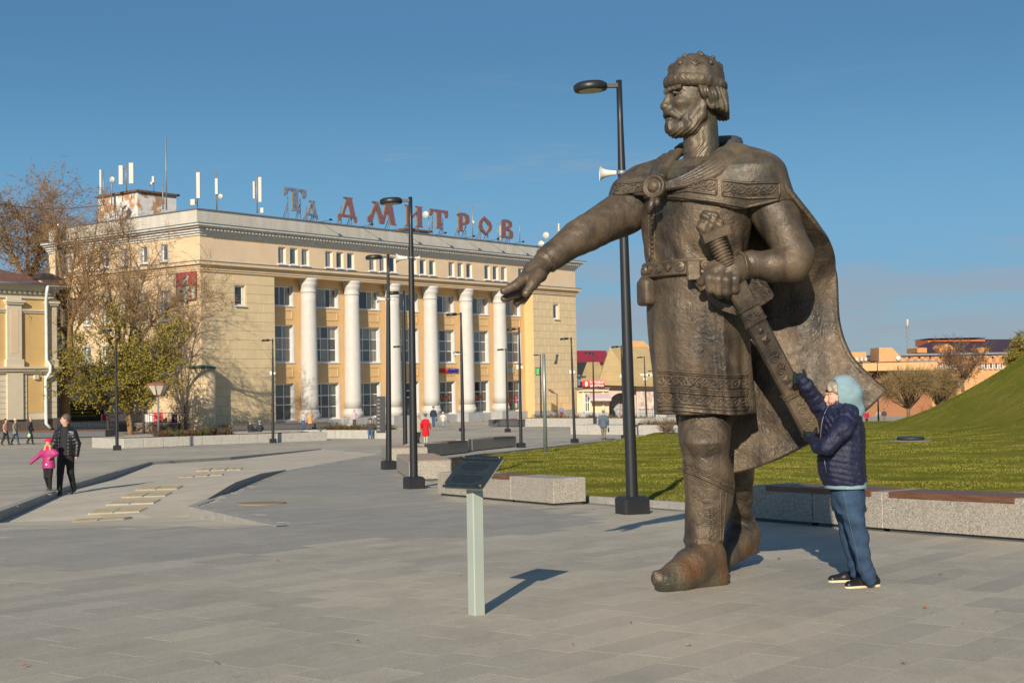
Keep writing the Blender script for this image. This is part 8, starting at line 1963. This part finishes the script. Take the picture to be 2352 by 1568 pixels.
tree('bare tree with thick dark trunk between the corner building and the store', tb2, [
    (T2([(152, 1000, 0), (150, 880, 0), (160, 760, 0), (150, 680, 1)]), .42, .26), (T2([(150, 690, 1), (138, 620, 1), (128, 540, 1), (120, 480, 2)]), .2, .03), (T2([(158, 760, 0), (190, 660, 0), (215, 570, 1), (222, 500, 1)]), .2, .03), (T2([(152, 700, 1), (170, 600, 2), (180, 510, 2)]), .16, .02), (T2([(156, 800, 0), (185, 740, -1), (230, 690, -1), (250, 640, -1)]), .12, .02)],
    (14, 8), 2.8, BARK['ochre'], (LM_BR, 1, .15), seed=8, levels=3, spread=.6, min_r=.014)
# yellow-green leafy young trees low in front
for (bx, limbs, sd, nm, lm, npt) in [(250, [[(250, 995, 0), (245, 940, 0), (235, 870, 0), (228, 790, 0)], [(246, 930, 0), (205, 870, -1), (180, 800, -1)], [(246, 930, 0), (290, 890, -1), (330, 870, -1)], [(240, 900, 0), (265, 820, 1), (275, 740, 1)], [(246, 940, 0), (200, 920, -1), (170, 880, -1)]], 11, 'broad yellow green leafy tree low before the store side wall', LM_YG, 3),
                            (330, [[(330, 995, 0), (330, 930, 0), (340, 860, 0), (372, 760, 0)], [(332, 930, 0), (365, 900, -1), (392, 890, -1)], [(333, 920, 0), (308, 870, 0), (300, 800, 0)], [(333, 900, 0), (375, 840, 0), (400, 770, 0)]], 12, 'smaller yellow green leafy tree beside the bowl lantern', LM_YG2, 3)]:
    tq = P(bx, 990, 109.5); tq.z = zg(tq.x, tq.y)
    tree(nm, tq, [(px_limb(l, 109.5, tq), .12, .02) for l in limbs], (20, 8), 2.1, BARK['dark'], (lm, npt, .26), seed=sd, levels=3, spread=.72, grav=.06, min_r=.012)
# brown-leaved tree behind the corner building
tb3 = P(60, 980, 150); tb3.z = zg(tb3.x, tb3.y); T3 = lambda l: px_limb(l, 150, tb3)
tree('tall tree with thin brown leaves behind the corner building roof', tb3, [(T3([(60, 980, 0), (62, 760, 0), (60, 640, 0)]), .5, .3), (T3([(60, 650, 0), (30, 590, 0), (10, 530, 0), (-10, 480, 1)]), .22, .03), (T3([(60, 650, 0), (90, 580, 0), (110, 510, 0), (118, 455, 0)]), .24, .03), (T3([(60, 640, 0), (64, 560, 1), (55, 490, 1)]), .2, .03), (T3([(30, 590, 0), (-20, 560, 0), (-60, 540, 0)]), .14, .02), (T3([(62, 620, 0), (110, 590, -1), (140, 560, -1)]), .13, .02)],
     (18, 8), 4.0, BARK['ochre'], (LM_BR, 2, .26), seed=15, levels=3, spread=.6, min_r=.022)
# dense round leafless willows right
def round_tree(px, py, rx, ry, d, base_py, label, seed, bark, leaves):
    b = P(px, base_py, d); b.z = zg(b.x, b.y) - .1; s = d / FPX; rr = random.Random(seed); root = thing('round_willow', label, 'tree', b, 0, 'round clipped willows'); c = P(px, py, d) - b
    mt = MB(); mt.tube([(0, 0, 0), (.05, 0, c.z * .45), (0, .1, c.z * .6)], [.22, .18, .15], 8); tw = MB()
    for k in range(38):
        a, e = rr.uniform(0, 6.28), rr.uniform(-.2, 1.4); tip = c + Vector((math.cos(a) * math.cos(e) * rx * s * .8, math.sin(a) * math.cos(e) * rx * s * .8, math.sin(e) * ry * s * .8)); st0 = Vector((0, 0, c.z * rr.uniform(.4, .6))); m = st0.lerp(tip, .5) + Vector((rr.gauss(0, .2), rr.gauss(0, .2), rr.gauss(-.1, .2))); mt.tube([st0, m, tip], [.10, .06, .03], 5)
        for j in range(90):
            f = rr.uniform(.45, 1); p = m.lerp(tip, f); v = Vector((rr.gauss(0, 1), rr.gauss(0, 1), rr.gauss(.2, 1))).normalized(); L = rr.uniform(.5, 1.3) * rx * s * .33; q = p + v * L * .5 + Vector((0, 0, .05)); r_ = q + (v + (p - c).normalized() * .7).normalized() * L * .6
            tw.tube([p, q, r_], [.022, .016, .010], 3, cap=False)
    mt.build('trunk', bark, root); tw.build('crown', leaves, root); return root
MAT_TWIG = simple('olive_brown_twig', (.26, .185, .08), .85, var=.4, scale=3)
round_tree(2086, 893, 78, 46, 152, 968, 'wide round leafless willow beside the far lamp posts', 3, BARK['brown'], MAT_TWIG); round_tree(2156, 888, 56, 42, 165, 962, 'smaller round leafless willow half behind the mound', 4, BARK['brown'], MAT_TWIG)
tb4 = P(2212, 900, 215); tb4.z = -7; T4 = lambda l: px_limb(l, 215, tb4)
tree('bare brownish tree in front of the brick block', tb4, [(T4([(2212, 900, 0), (2210, 870, 0), (2208, 835, 0), (2205, 808, 0)]), .3, .05), (T4([(2211, 880, 0), (2190, 850, 0), (2178, 825, 0)]), .16, .03), (T4([(2211, 880, 0), (2232, 850, 0), (2246, 826, 0)]), .16, .03)], (20, 9), 3.0, BARK['brown'], (LM_BR, 1, .2), seed=21, levels=3, spread=.6, min_r=.03)
tb5 = P(2338, 860, 110); tb5.z = -2.5; T5 = lambda l: px_limb(l, 110, tb5)
tree('slender yellow green birch rising behind the mound', tb5, [(T5([(2338, 900, 0), (2337, 840, 0), (2338, 785, 0)]), .15, .03), (T5([(2338, 850, 0), (2352, 810, 0)]), .08, .02), (T5([(2338, 850, 0), (2322, 812, 0)]), .08, .02)], (36, 8), 1.0, BARK['grey'], (LM_YG, 5, .18), seed=22, levels=3, spread=.6, min_r=.015)
# low bare shrub at the end of the planter
sb = G(1532, 1001); tree('low leafless brown shrub at the lawn edge behind the statue', sb, [([(0, 0, 0), (.1 * k - .3, .1 * (k % 3), .5)], .03, .015) for k in range(7)], (60, 7), .55, simple('shrub_twig', (.17, .115, .075), .9, var=.3), None, name='shrub', seed=31, levels=3, spread=.7, cat='shrub', min_r=.008)
# distant wood along the horizon
mb = MB(); rr = random.Random(2)
for k in range(900):
    an = R(rr.uniform(-60, 60)); d = rr.uniform(420, 560); c = Vector((math.sin(an) * d, math.cos(an) * d, zg(0, d) + rr.uniform(0, 5))); r_ = rr.uniform(2.5, 5)
    for j in range(7):
        p = c + Vector((rr.gauss(0, r_ * .6), rr.gauss(0, r_ * .6), rr.gauss(1, r_ * .45))); s_ = r_ * rr.uniform(.3, .6); u = Vector((rr.gauss(0, 1), rr.gauss(0, 1), rr.gauss(0, 1))).normalized(); v = u.orthogonal().normalized(); w_ = u.cross(v)
        mb.add([p + u * s_, p + v * s_, p - u * s_, p - v * s_, p + w_ * s_, p - w_ * s_], [(0, 1, 4), (1, 2, 4), (2, 3, 4), (3, 0, 4), (1, 0, 5), (2, 1, 5), (3, 2, 5), (0, 3, 5)])
tag(mb.build('distant_wood', simple('far_autumn_wood', (.085, .07, .04), .95, var=.5, scale=.2)), 'far autumn woodland along the horizon', 'trees', kind='stuff')

a_, b_ = P(-20, 466, 140), P(245, 471, 135); mb = MB(); mb.tube([a_.lerp(b_, k / 8) - Vector((0, 0, .5 * math.sin(math.pi * k / 8))) - a_ for k in range(9)], .035, 5); tag(mb.build('overhead_cable', MAT_POLE, None, a_), 'thin dark overhead cable running to the store roof', 'cable')
